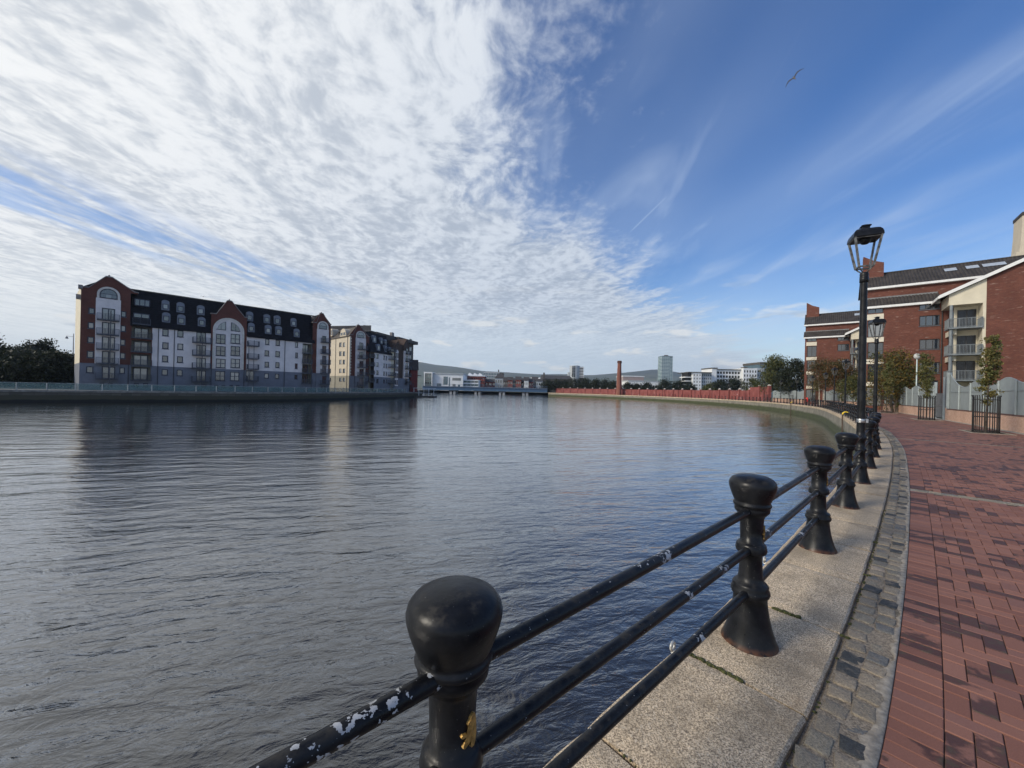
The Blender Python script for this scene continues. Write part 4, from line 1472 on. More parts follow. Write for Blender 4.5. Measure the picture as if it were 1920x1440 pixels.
# mansard roof
def mansard(root, x0, x1, z0, z1, back, ov=0.25):
    m = MB()
    m.addv([(x0, -ov, z0), (x1, -ov, z0), (x1, back, z1), (x0, back, z1), (x1, back + 6, z1 - 0.5), (x0, back + 6, z1 - 0.5), (x0, back + 9, z0), (x1, back + 9, z0)],
           [(0, 1, 2, 3), (3, 2, 4, 5), (5, 4, 7, 6), (0, 3, 5, 6), (1, 7, 4, 2)])
    m.box(x0, x1, -ov - 0.05, -ov + 0.1, z0 - 0.22, z0 + 0.02)
    return m.build('roof', M_slate, root)
rf = mansard(flats, xs['g1r'] + 0.02, xs['c0'] - 0.02, ze, zr, 2.6)
mansard(flats, xs['c0'] - 0.02, xs['c1'] + 0.02, ze + 1.4, zr, 2.6, -0.6)
rf2 = mansard(flats, xs['c1'] + 0.02, xs['g3l'] + 0.5, ze - 0.0, zr, 2.6)
# horizontal slate courses
def courses(root, x0, x1, z0, z1, back, n):
    m = MB()
    for i in range(1, n):
        f = i / n
        y_ = -0.25 + (back + 0.25) * f
        z_ = z0 + (z1 - z0) * f
        m.addv([(x0, y_ - 0.045, z_ - 0.03), (x1, y_ - 0.045, z_ - 0.03), (x1, y_ + 0.01, z_ + 0.02), (x0, y_ + 0.01, z_ + 0.02)], [(0, 1, 2, 3)])
        m.addv([(x0, y_ - 0.045, z_ - 0.03), (x1, y_ - 0.045, z_ - 0.03), (x1, y_ + 0.0, z_ - 0.035), (x0, y_ + 0.0, z_ - 0.035)], [(3, 2, 1, 0)])
    return m.build('slate_courses', M_slate, root, kind='stuff')
courses(rf, xs['g1r'] + 0.02, xs['c0'], ze, zr, 2.6, 15)
courses(rf2, xs['c1'], xs['g3l'], ze, zr, 2.6, 15)
MB().box(xs['g1r'], xs['r'] - 1, 2.45, 2.9, zr - 0.06, zr + 0.14).build('ridge_tiles', pm('ridge tiles', (0.09, 0.085, 0.07), 0.8, 0.3, 3), flats)
# round-headed dormers
def dormer(root, q, ydeep):
    x0, x1, z0, z1 = q
    w_ = x1 - x0
    xm, r_ = (x0 + x1) / 2, w_ / 2
    f = (z0 - ze) / (zr - ze)
    yf = -0.25 + 2.85 * f - 0.05
    yb = -0.25 + 2.85 * min(1.0, (z1 + 0.3 - ze) / (zr - ze)) + 0.1
    pp_ = dedupe(arch_pts(xm, z0, z1 - r_ * 0.75, r_, 8, 0.75))[:-1]
    o = tri_build(MB().prism(pp_, yf, yb), 'dormer', M_leadgrey, root); fix_normals(o)
    wo = window(root, xm - w_ * 0.36, xm + w_ * 0.36, z0 + 0.22, z0 + 0.22 + w_ * 0.86, y=yf - 0.16, sill=False, fr=0.12)
for c, r_ in ((Z1, (1208, 1268, 333, 410)), (Z1, (1212, 1275, 425, 500)), (Z1, (1320, 1380, 350, 427)), (Z1, (1325, 1387, 440, 517)), (Z1, (1472, 1530, 372, 445)), (Z1, (1480, 1537, 460, 530)),
             (Z4, (97, 188, 225, 352)), (Z4, (115, 207, 375, 505)), (Z4, (243, 335, 243, 370)), (Z4, (265, 355, 392, 520)), (Z4, (480, 560, 280, 400)), (Z4, (525, 605, 430, 550)),
             (Z3, (892, 982, 307, 430)), (Z3, (915, 1000, 450, 570))):
    yy = 1.9 if r_[2] < 400 and c is Z1 or (c is Z4 and r_[2] < 300) or (c is Z3 and r_[2] < 400) else 0.8
    dormer(flats, c(*r_, yy), yy)
# attic balcony boxes on the recessed bay
q = Z2(700, 868, 358, 432, 1.6)
window(flats, q[0], q[1], q[2], q[3], y=0.75, nx=3, sill=False, pane=M_glass)
MB().box(q[0] - 0.2, q[1] + 0.2, 0.92, 2.4, q[2] - 0.2, q[3] + 0.3).build('attic_box', M_slate, flats)
q = Z2(690, 868, 505, 625, 0.3)
MB().box(q[0] - 0.1, q[1] + 0.1, 0.42, 1.6, q[2] - 0.1, q[3] + 0.2).build('attic_box', M_slate, flats)
window(flats, q[0], q[1], q[2], q[3], y=0.25, nx=2, sill=False, pane=M_glass)
balcony(flats, q[0] - 0.1, q[1] + 0.1, q[2], -0.75, 0.3)
# downpipes
for u_, v_ in ((295.7, 690), (325.7, 690), (533.3, 690), (395.7, 710), (457, 720), (584, 690), (240, 720)):
    x_ = F1.s(u_, v_)
    MB().box(x_ - 0.05, x_ + 0.05, -0.1, -0.004, -0.1, ze - 0.1 if u_ not in (395.7, 457, 240) else zg).build('downpipe', M_pipe, flats)
for u_, v_ in ((294, 650),):
    pass
# right-hand gable
xg3 = (F1.s(602, 590) + 0.15)
zp3, zs3 = F1.h(602, 588), F1.h(586, 604)
xl3, xr3 = xs['g3l'], xs['r']
wall_grid(xl3, xr3, zg, zs3, []).build('brick_wall', M_brick, flats)
g = MB().addv([(xl3, 0, zs3), (xr3, 0, zs3), (xr3, 0, zs3 + 0.1), (xg3 + 0.4, 0, zp3), (xg3 - 0.4, 0, zp3), (xl3, 0, zs3 + 0.1)], [(0, 1, 2, 3, 4, 5)])
tri_build(g, 'gable_front', M_brick, flats)
gable_coping(xl3, xr3, zs3, zp3, xg3, -0.12, 0.5, flats)
rows3 = [Z4(940, 1000, a, b_, -0.25) for a, b_ in ((530, 620), (670, 778), (812, 928), (950, 1058), (1100, 1215))] + [Z4(920, 950, 1250, 1285, -0.25), Z4(968, 998, 1250, 1285, -0.25)]
x0_, x1_ = F1.s(594, 660, -0.25), F1.s(616, 660, -0.25)
white_bay(flats, (x0_, x1_), 0, 1.45, F1.h(605, 617.5, -0.25), rows3, None, F1)
for q in rows3[:5]: balcony(flats, (x0_ + x1_) / 2 - 0.6, x1_ + 0.1, q[2] - 0.02, -1.5, -0.255)
# gable roofs running back, end walls
for xl, xr, xm, zl, zp in ((xs['l'], xs['g1r'] + 1.0, xg_m, zsh, zpk), (xc0, xc1, xam, zc_sh, zc_pk), (xl3, xr3, xg3, zs3, zp3)):
    m = MB().addv([(xl, 0.45, zl), (xm, 0.45, zp), (xr, 0.45, zl), (xl, 11, zl), (xm, 11, zp), (xr, 11, zl)], [(0, 3, 4, 1), (1, 4, 5, 2), (0, 1, 2)])
    fix_normals(m.build('gable_roof', M_slate, flats))
xl = xs['l']
MB().addv([(xl, 0.001, zg), (xl - 0.9, 11.5, zg), (xl - 0.9, 11.5, zsh), (xl, 0.001, zsh)], [(3, 2, 1, 0)]).build('end_wall', M_cream, flats)
MB().addv([(xl, 0.001, -0.2), (xl - 0.9, 11.5, -0.2), (xl - 0.9, 11.5, zg), (xl, 0.001, zg)], [(3, 2, 1, 0)]).build('end_base', M_grey, flats)
xr = xs['r']
MB().addv([(xr, 0.001, -0.2), (xr, 11.5, -0.2), (xr, 11.5, zs3), (xr, 0.001, zs3)], [(0, 1, 2, 3)]).build('end_wall', M_brick, flats)
MB().addv([(xl, 11.5, -0.2), (xr, 11.5, -0.2), (xr, 11.5, ze), (xl, 11.5, ze)], [(3, 2, 1, 0)]).build('rear_wall', M_brick, flats)
MB().box(xl - 0.35, xl + 0.2, -0.3, 1.0, zsh - 0.4, zsh + 0.25).box(xl - 0.6, xl, 0.3, 1.2, zsh - 2.2, zsh - 1.4).build('eaves_corbel', M_cop, flats)
for k in range(2):
    for j in range(5):
        za = 2.2 + j * 2.75
        window(flats, 0, 0.001, za, za + 0.001, y=0) if False else None

# ------------------------------------------------------------------ second block, further along
SCL = 75.0 / 70.0
K = Vector((-45.7 * SCL, 107.7 * SCL))
dC = Vector((D1.y, -D1.x))
F2a = Frame((K.x, K.y, LZ), D1)
flats2 = thing('apartment_block', 'second block of flats beyond, with sunlit cream end and brick gable', 'building', F2a.o, F2a.rz)
Z5 = lambda F, x0, x1, y0, y1, y=0.0: pxrect(F, x0, x1, y0, y1, 8.0, 600, 580, y)
zg2 = F2a.h(660, 704.6)
ze2 = F2a.h(654, 630)
# gable facing the river
xr2 = F2a.s(691, 700)
xg2 = F2a.s(672, 620)
zp2 = F2a.h(672, 610)
wall_grid(0, xr2, -0.2, zg2, []).build('base_wall', M_grey, flats2)
wall_grid(0, xr2, zg2, ze2 + 0.6, []).build('brick_wall', M_brick, flats2)
tri_build(MB().addv([(0, 0, ze2 + 0.6), (xr2, 0, ze2 + 0.6), (xg2 + 0.4, 0, zp2), (xg2 - 0.4, 0, zp2)], [(0, 1, 2, 3)]), 'gable_front', M_brick, flats2)
gable_coping(0, xr2, ze2 + 0.5, zp2, xg2, -0.12, 0.5, flats2)
rows4 = [Z5(F2a, 590, 650, a, b_, -0.25) for a, b_ in ((500, 600), (640, 735), (775, 870), (895, 990), (1030, 1140))] + [Z5(F2a, 570, 595, 1165, 1200, -0.25), Z5(F2a, 615, 640, 1165, 1200, -0.25)]
zg_keep = zg; zg = zg2
x0_, x1_ = F2a.s(666.5, 670, -0.25), F2a.s(685.5, 670, -0.25)
white_bay(flats2, (x0_, x1_), 0, 1.75, F2a.h(676, 634, -0.25), rows4, None, F2a)
for q in rows4[:5]: balcony(flats2, x0_ + 0.6, x1_ + 0.1, q[2] - 0.02, -1.5, -0.255)
zg = zg_keep
# quoined corner and the sunlit cream end wall, running inland from the corner
M_quoin = pm('cream quoins', (0.66, 0.60, 0.48), 0.85, 0.08, 1)
m = MB()
k = 0
z_ = zg2
while z_ < ze2:
    w_ = 0.55 if k % 2 else 0.32
    m.box(-0.03, w_, -0.03, 0.3, z_ + 0.01, min(z_ + 0.42, ze2)); z_ += 0.44; k += 1
m.build('quoins', M_quoin, flats2)
FC = Frame((K.x - dC.x * 18, K.y - dC.y * 18, LZ), dC)
def to_flats2(o):
    """parts of the end wall are built in their own frame and turned into place"""
    o.location = (0.0, 18.0, 0.0) if False else (0, 0, 0)
    return o
endw = link('end_wing', None, flats2, loc=(0, 18, 0), rz=-math.pi / 2)
cw = []
for x0_, x1_ in ((288, 323), (342, 375)):
    for y0_, y1_ in ((497, 560), (630, 695), (757, 820), (890, 950), (1025, 1080)): cw.append(Z5(FC, x0_, x1_, y0_, y1_))
for y0_, y1_ in ((497, 560), (630, 695), (757, 820), (890, 950), (1025, 1080)): cw.append(Z5(FC, 148, 165, y0_, y1_))
def wing_part(o): return o
wall_grid(0, 18, zg2, ze2, cw).build('cream_wall', M_creamlit, endw)
wall_grid(0, 18, -0.2, zg2, cw).build('tan_base', M_tan, endw)
for q in cw: window(endw, *q, y=0, fr=0.09)
fix_normals(MB().addv([(0, -0.3, ze2), (18, -0.3, ze2), (18, xg2, zp2 - 0.3), (0, xg2, zp2 - 0.3), (0, xr2, ze2), (18, xr2, ze2)], [(0, 1, 2, 3), (3, 2, 5, 4), (0, 3, 4)]).build('wing_roof', pm('brown tile roof', (0.075, 0.062, 0.05), 0.8, 0.3, 2), endw))
for x0_, x1_ in ((305, 398), (150, 190)):
    q = Z5(FC, x0_, x1_, 290, 405, 0.0)
    xm = (q[0] + q[1]) / 2; r_ = (q[1] - q[0]) / 2
    pp_ = dedupe(arch_pts(xm, q[2], q[3] - r_, r_, 10))[:-1]
    o = tri_build(MB().prism(pp_, -0.12, 2.0), 'dormer_front', M_creamlit, endw); fix_normals(o)
    for sg in (-1, 1):
        MB().box(xm + sg * r_ * 0.45 - r_ * 0.33, xm + sg * r_ * 0.45 + r_ * 0.33, -0.15, -0.121, q[2] + 0.3, q[3] - r_ * 0.55).build('dormer_light', M_glass, endw)
for u_ in (629, 651):
    x_ = FC.s(u_, 690)
    MB().box(x_ - 0.06, x_ + 0.06, -0.12, -0.004, 0, ze2).build('downpipe', M_pipe, endw)
# recess and white river front beyond, turning with the bank
pB = K + D1 * 7.34 * SCL
D2 = Vector((0.30, 0.954)).normalized()
F2b = Frame((pB.x, pB.y, LZ), D2)
flats2b = thing('apartment_block', 'third run of flats with white front, mansard dormers and small brick gables', 'building', F2b.o, F2b.rz)
ze3 = F2b.h(704, 661.5)
xw0, xw1 = 0.0, F2b.s(733, 690)
xe3 = F2b.s(768, 690)
w3 = []
for a, b_, rows_ in ((845, 878, ((672, 738), (795, 860), (917, 980), (1042, 1108))), (950, 972, ((690, 755), (812, 875), (930, 992), (1050, 1110))), (987, 1003, ((700, 760), (818, 880), (935, 994), (1050, 1110)))):
    for c, d in rows_: w3.append(Z5(F2b, a, b_, c, d))
zgb = F2b.h(715, 707)
wall_grid(xw0, xw1, zgb, ze3, w3).build('white_wall', M_white, flats2b)
wall_grid(xw0, xe3, -0.2, zgb, w3).build('base_wall', M_grey, flats2b)
for q in w3: window(flats2b, *q, y=0, fr=0.1)
zr3 = F2b.h(705, 626, 2.6)
m = MB().addv([(xw0 - 2.2, -0.3, ze3), (xw1 + 0.5, -0.3, ze3), (xw1 + 0.5, 2.6, zr3), (xw0 - 2.2, 2.6, zr3), (xw1 + 0.5, 12, zr3), (xw0 - 2.2, 12, zr3), (xw0 - 2.2, 12, ze3), (xw1 + .5, 12, ze3)],
              [(0, 1, 2, 3), (3, 2, 4, 5), (0, 3, 5, 6), (1, 7, 4, 2)])
fix_normals(m.build('roof', M_slate, flats2b))
zef = ze; zrf = zr; ze, zr = ze3, zr3
for r_ in ((778, 832, 390, 500), (828, 876, 520, 620), (895, 930, 425, 520), (945, 975, 540, 640), (960, 990, 450, 530), (1005, 1040, 565, 650)):
    dormer(flats2b, Z5(F2b, *r_, 1.5 if r_[2] < 460 else 0.8), 1)
ze, zr = zef, zrf
# recess with balconies between the gable and the white front
qx0, qx1 = F2b.s(690.5, 700), -0.05
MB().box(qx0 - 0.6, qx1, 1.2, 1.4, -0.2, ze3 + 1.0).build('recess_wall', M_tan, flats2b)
for y_ in (640, 765, 890, 1010):
    zz = F2b.h(695, 580 + y_ / 8.0)
    balcony(flats2b, -2.6, -0.02, zz - 1.6, -0.5, 1.2)
    window(flats2b, -2.0, -0.8, zz - 1.55, zz + 0.35, y=1.03, nx=2, sill=False)
M_dbrick = brick_mat('dark brown brick', (0.060, 0.035, 0.024), (0.080, 0.046, 0.032), (0.06, 0.045, 0.035))  # dark brown brick for the gables closing the run
# end of the run: cream strip, brick gable with arch, bays
xq = [F2b.s(u_, 690) for u_ in (733, 738.5, 748, 757, 766.5)]
zt = [F2b.h(735, 655), F2b.h(743, 637), F2b.h(760, 658)]
MB().box(xq[0], xq[1], 0.0, 6, -0.2, zt[0]).build('cream_strip', M_cream, flats2b)
m = MB().prism([(xq[1], zgb), (xq[2] + 0.5, zgb), (xq[2] + 0.5, zt[1] - 3), ((xq[1] + xq[2]) / 2 + 0.25, zt[1]), (xq[1], zt[1] - 3)], -0.2, 6)
fix_normals(m.build('gable_front', M_dbrick, flats2b))
q = Z5(F2b, 1125, 1170, 605, 1150, -0.2)
xm, r_ = (q[0] + q[1]) / 2, (q[1] - q[0]) / 2
o = tri_build(MB().prism(dedupe(arch_pts(xm, q[2], q[3] - r_, r_, 10))[:-1], -0.3, -0.2), 'arch_panel', M_white, flats2b); fix_normals(o)
for k in range(5):
    za = q[2] + 0.4 + k * (q[3] - q[2] - r_) / 5
    for sg in (-1, 1): window(flats2b, xm + sg * r_ * 0.5 - r_ * 0.36, xm + sg * r_ * 0.5 + r_ * 0.36, za, za + 1.7, y=-0.45, sill=False, rec=0.1)
MB().box(xq[2] + 0.52, xq[3], 0.4, 6, zgb, zt[2] + 2.0).build('brick_wall', M_dbrick, flats2b)
MB().box(xq[3], xq[4], -0.1, 6, zgb, zt[2]).build('bay_front', M_white, flats2b)
m = MB().prism([(xq[3] - 0.2, zt[2]), (xq[4] + 0.1, zt[2]), (xq[4] + .1, zt[2] + 2.2), ((xq[3] + xq[4]) / 2, zt[2] + 4.4), (xq[3] - .2, zt[2] + 2.2)], 0, 6)
fix_normals(m.build('gable_front', M_dbrick, flats2b))
for k in range(5):
    za = 3.0 + k * 2.7
    window(flats2b, xq[3] + 1.0, xq[3] + 2.4, za, za + 1.9, y=-0.25, sill=False)
    balcony(flats2b, xq[3] + 0.6, xq[4], za - 0.05, -1.3, -0.105)
    balcony(flats2b, xq[0] - 1.6, xq[1] - 0.1, za - 0.05, -1.1, -0.01)
# tall dark building with a swept roof behind
F3 = Frame((-41.5, 150.5, LZ), (0.22, 0.975))
dk = thing('dark_building', 'tall dark brick building with swept curved roof behind the flats', 'building', F3.o, F3.rz)
x0_, x1_ = F3.s(706, 640), F3.s(774.5, 680)
zt_ = F3.h(774, 640); zl = F3.h(707, 632)
M_dk = brick_mat('brown grey brick', (0.085, 0.075, 0.065), (0.11, 0.098, 0.085), (0.08, 0.07, 0.06))
m = MB().prism([(x0_, -0.2), (x1_, -0.2), (x1_, zt_), (x0_, zt_)], 0, 25)
fix_normals(m.build('wall', M_dk, dk))
prof = [(x0_ - 1, zt_ + 2.0)]
n = 14
zc1 = F3.h(712, 622)
for i in range(n + 1):
    f = i / n
    prof.append((x0_ - 1 + (x1_ - x0_ - 4) * f, zc1 - (zc1 - zt_ - 0.6) * f ** 2.0))
m = MB().prism([(x0_ - 1, zt_ - 0.02 + 0.03)] + [(x1_ - 5, zt_ + 0.01)] + prof[::-1], 1.5, 20)
o = tri_build(m, 'curved_roof', pm('dark standing seam roof', (0.05, 0.055, 0.07), 0.5, 0.2, 2), dk); fix_normals(o)
MB().box(x1_ - 14, x1_ + 1.6, -1.2, 18, zt_ - 1.2, zt_ + 0.0 - 0.003).build('roof_slab', M_dk, dk)
MB().box(x0_ + 1.0, x0_ + 2.0, 5, 6, zc1 - 0.5, zc1 + 2.2).build('chimney', M_dk, dk)
MB().box(x1_ - 8, x1_ - 6.5, 5, 6, zt_, zt_ + 2.6).build('chimney', M_cop, dk)
for k in range(6):
    window(dk, x1_ - 3.4, x1_ - 1.4, 3 + k * 3.2, 5 + k * 3.2, y=-0.12, sill=False, rec=0.08)
# small red gabled house on the corner of the quay
F4 = Frame(((780 - 960) / FOC * 148 - 2.5, 146, LZ), (0.96, 0.28))
hs = thing('red_house', 'small red brick gabled house at the far corner of the quay', 'house', F4.o, F4.rz)
x0_, x1_ = F4.s(769.5, 710), F4.s(783, 710)
zt_ = F4.h(772, 694); zp_ = F4.h(778, 673)
MB().box(x0_, x1_, 0, 9, -0.2, zt_).build('wall', pm('painted dark red wall', (0.17, 0.028, 0.028), 0.7, 0.15, 2), hs)
xm = x1_ + 0.2
fix_normals(MB().addv([(x0_ - 0.4, -0.4, zt_), (x1_ + 0.3, -0.4, zt_), (x1_ + 0.3, 4.5, zp_), (x0_ - .4, 4.5, zp_), (x1_ + .3, 9.4, zt_), (x0_ - .4, 9.4, zt_)], [(0, 1, 2, 3), (3, 2, 4, 5)]).build('roof', pm('brown roof tiles', (0.065, 0.05, 0.042), 0.85, 0.3, 2), hs))
fix_normals(MB().addv([(x1_, 0, zt_), (x1_, 9, zt_), (x1_, 4.5, zp_ - 0.2)], [(0, 1, 2)]).build('gable_wall', pm('timber gable', (0.12, 0.09, 0.07), 0.8, 0.3, 2), hs))
MB().box(x1_, x1_ + 1.4, 1.0, 8.0, zt_ - 2.0, zt_ - 1.8).build('canopy', M_cop, hs)
window(hs, x0_ + 0.5, x0_ + 1.3, 1.5, 3.2, y=-0.13)
# landing stage with a white frame at the end of the quay
lp = at_depth(786, 737, 141)
ls = thing('landing_stage', 'white framed landing stage with canopy at the end of the far quay', 'landing stage', (lp.x, 141, -1.4), 0)
M_wht = pm('white painted steel', (0.62, 0.63, 0.64), 0.5, 0.1, 3)
MB().box(-1.8, 5.8, -1.5, 4, -0.9, 0.0).build('deck', M_dk, ls)
for x_ in (-1.6, 0.2, 2.0, 3.8, 5.6):
    MB().box(x_ - 0.07, x_ + 0.07, -1.4, -1.26, 0.002, 2.7).build('post', M_wht, ls)
MB().box(-1.8, 5.8, -1.5, 1.5, 2.7, 2.85).build('canopy', M_wht, ls)
MB().box(-1.7, 5.7, -1.38, -1.32, 1.0, 1.06).build('handrail', M_wht, ls)
# street lamp behind the trees at far left
p = at_depth(135.5, 735, 88)
lmp = thing('street_lamp', 'slim grey street lamp with hanging head beside the dark trees at far left', 'street lamp', (p.x, 88, LZ))
zt_ = at_depth(135.5, 626, 88).z
M_slim = pm('grey lamp column', (0.16, 0.17, 0.18), 0.5, 0.1, 3)
MB().lathe([(0.13, 0), (0.09, zt_ * 0.5), (0.06, zt_ + 0.2)], 8).build('column', M_slim, lmp)
MB().bar((0.05, 0, zt_ - 0.5), (-1.7, 0, zt_ - 0.35), 0.07, 0.07).build('arm', M_slim, lmp)
MB().lathe([(0.28, zt_ - 0.95), (0.2, zt_ - 0.65), (0.06, zt_ - 0.45)], 8, (-1.55, 0, 0)).build('lamp_head', M_slim, lmp)
# ================================================================== right bank: boundary wall, fence, flats
M_palebrick = brick_mat('pale pink brick', (0.50, 0.29, 0.20), (0.60, 0.38, 0.28), (0.46, 0.39, 0.32))
M_redbrick = brick_mat('rust red brick', (0.110, 0.032, 0.020), (0.160, 0.050, 0.030), (0.12, 0.065, 0.05), efflo=0.55)
M_pan = pm('grey painted fence sheet', (0.25, 0.285, 0.285), 0.55, 0.08, 1.5, stain=0.25, stain_c=(0.19, 0.21, 0.21))
M_fpost = pm('pale grey fence post', (0.30, 0.34, 0.34), 0.5, 0.1, 2)
M_capb = pm('dark brick coping', (0.11, 0.06, 0.05), 0.85, 0.2, 4)

S_GATE0 = s_of((0, 0))
def s_fence(u, v):
    p = on_ground(u, v)
    d = np.hypot(_cur[:, 0] - p.x, _cur[:, 1] - p.y)
    return float(_len[int(np.argmin(d))])
s_g1 = s_fence(1774, 787.5)         # near jamb of the gateway
s_g2 = s_g1 + 4.2                   # far jamb
s_fend = s_fence(1427, 751.7)

PW = 2.55
def fence_run(name, label, s0, n, start_tall):
    root = thing(name, label, 'fence', Q(s0, WALL_OFF))
    o0 = root.location
    def fp(s, off, z): return Q(s, off, z) - o0
    for i in range(n):
        a, b_ = s0 + i * PW, s0 + (i + 1) * PW
        # low brick wall bay with a darker coping course
        m = MB()
        for off0, off1, z0, z1 in ((WALL_OFF - 0.11, WALL_OFF + 0.11, -0.03, 0.86),):
            q = [fp(a, off0, 0), fp(b_, off0, 0), fp(b_, off1, 0), fp(a, off1, 0)]
            m.slab([p[:2] for p in q][::-1], z0, z1)
        fix_normals(m.build('brick_wall', M_palebrick, root))
        q = [fp(a, WALL_OFF - 0.135, 0), fp(b_, WALL_OFF - 0.135, 0), fp(b_, WALL_OFF + 0.135, 0), fp(a, WALL_OFF + 0.135, 0)]
        fix_normals(MB().slab([p[:2] for p in q][::-1], 0.86, 0.93).build('wall_coping', M_capb, root))
        # sheet panel with a waved top
        k = 10
        top = []
        for j in range(k + 1):
            f = (i + j / k)
            h = 2.83 + 0.17 * math.cos(math.pi * (f - 0.5) * 1.0)
            if start_tall and f < 1.55:
                h = 2.62 + 1.22 * max(0.0, 1 - f / 1.35) ** 1.9 + 0.05
            top.append((f * PW + s0, h))
        vs = []
        for s, h in top:
            vs += [fp(s, WALL_OFF - 0.012, 0.935), fp(s, WALL_OFF - 0.012, h), fp(s, WALL_OFF + 0.012, 0.935), fp(s, WALL_OFF + 0.012, h)]
        fs = []
        for j in range(k):
            x = 4 * j
            fs += [(x, x + 4, x + 5, x + 1), (x + 2, x + 3, x + 7, x + 6), (x + 1, x + 5, x + 7, x + 3)]
        fix_normals(MB().addv(vs, fs).build('panel', M_pan, root))
        m = MB()
        m.tube([fp(s, WALL_OFF, h + 0.012) for s, h in top], 0.026, 6)
        m.build('top_rail', M_fpost, root)
        MB().bar(fp(a + 0.05, WALL_OFF - 0.03, 2.28), fp(b_ - 0.05, WALL_OFF - 0.03, 2.28), 0.03, 0.05).build('mid_rail', M_pan, root)
    for i in range(n + 1):
        s = s0 + i * PW
        f = i
        h = 2.83 + 0.17 * math.cos(math.pi * (f - 0.5)) + 0.02
        if start_tall and f < 1.55: h = 2.67 + 1.22 * max(0.0, 1 - f / 1.35) ** 1.9 + 0.04
        p = fp(s, WALL_OFF - 0.035, 0)
        w_ = 0.10 if (i == 0 and start_tall) else 0.045
        MB().box(p.x - w_, p.x + w_, p.y - w_, p.y + w_, 0.935, h).build('post', M_fpost, root)
    return root
n_near = int((s_g1 + 6) / PW) + 1
# the near run climbs to a tall post at the gateway: build it from the gate towards the camera
def fence_run_rev(name, label, s_from, n, tall):
    root = thing(name, label, 'fence', Q(s_from, WALL_OFF))
    o0 = root.location
    def fp(s, off, z): return Q(s, off, z) - o0
    def hh(f):
        h = 2.83 + 0.19 * math.cos(math.pi * (f - 0.45))
        if tall and f < 2.0:
            t_ = min(1.0, f / 1.5)
            h2 = 2.60 + 1.25 * (1 - t_) ** 2.0
            b_ = max(0.0, min(1.0, (f - 1.3) / 0.7))
            h = h2 * (1 - b_) + h * b_
        return h
    for i in range(n):
        a, b_ = s_from - i * PW, s_from - (i + 1) * PW
        q = [fp(a, WALL_OFF - 0.11, 0), fp(b_, WALL_OFF - 0.11, 0), fp(b_, WALL_OFF + 0.11, 0), fp(a, WALL_OFF + 0.11, 0)]
        fix_normals(MB().slab([p[:2] for p in q], -0.03, 0.86).build('brick_wall', M_palebrick, root))
        q = [fp(a, WALL_OFF - 0.135, 0), fp(b_, WALL_OFF - 0.135, 0), fp(b_, WALL_OFF + 0.135, 0), fp(a, WALL_OFF + 0.135, 0)]
        fix_normals(MB().slab([p[:2] for p in q], 0.86, 0.93).build('wall_coping', M_capb, root))
        k = 12
        vs, fs, top = [], [], []
        for j in range(k + 1):
            f = i + j / k
            s, h = s_from - f * PW, hh(f)
            top.append((s, h))
            vs += [fp(s, WALL_OFF - 0.012, 0.935), fp(s, WALL_OFF - 0.012, h), fp(s, WALL_OFF + 0.012, 0.935), fp(s, WALL_OFF + 0.012, h)]
        for j in range(k):
            x = 4 * j
            fs += [(x, x + 4, x + 5, x + 1), (x + 2, x + 3, x + 7, x + 6), (x + 1, x + 5, x + 7, x + 3)]
        fix_normals(MB().addv(vs, fs).build('panel', M_pan, root))
        MB().tube([fp(s, WALL_OFF, h + 0.012) for s, h in top], 0.026, 6).build('top_rail', M_fpost, root)
        MB().bar(fp(a - 0.05, WALL_OFF - 0.03, 2.28), fp(b_ + 0.05, WALL_OFF - 0.03, 2.28), 0.03, 0.05).build('mid_rail', M_pan, root)
    for i in range(n + 1):
        p = fp(s_from - i * PW, WALL_OFF - 0.035, 0)
        w_ = 0.11 if i == 0 else 0.045
        MB().box(p.x - w_, p.x + w_, p.y - w_, p.y + w_, 0.935, hh(i) + 0.03).build('post', M_fpost, root)
    return root
fence_run_rev('sheet_fence', 'near run of grey sheet fence on pale brick wall, rising to a tall gatepost', s_g1, 14, True)
fence_run('sheet_fence', 'far run of grey wavy-topped sheet fence on pale brick wall, along the curve', s_g2, int((s_fend - s_g2) / PW), False)

# gateway with steel posts and a barred gate
p = Q(s_g1 + 0.2, WALL_OFF)
gt = thing('gateway', 'barred grey gate between tall posts in the fence beside a parked car', 'gate', p, rz_along(s_g1 + 2))
M_gp = pm('dark grey gate steel', (0.10, 0.105, 0.11), 0.5, 0.15, 3)
for x_ in (0.55, 1.15, 3.75):
    MB().box(x_ - 0.08, x_ + 0.08, -0.08, 0.08, 0, 3.55 if x_ < 3 else 3.2).build('gate_post', M_gp if x_ < 1 else M_fpost, gt)
m = MB()
for i in range(16):
    x_ = 1.35 + i * 0.15
    m.box(x_ - 0.012, x_ + 0.012, -0.012, 0.012, 0.1, 2.2)
m.box(1.25, 3.65, -0.02, 0.02, 2.15, 2.2).box(1.25, 3.65, -0.02, 0.02, 0.12, 0.17).box(1.25, 3.65, -0.02, 0.02, 1.1, 1.14)
m.build('gate_leaf', M_gp, gt)
MB().box(-0.1, 0.35, -0.12, 0.12, 0, 1.0).build('brick_pier', M_palebrick, gt)

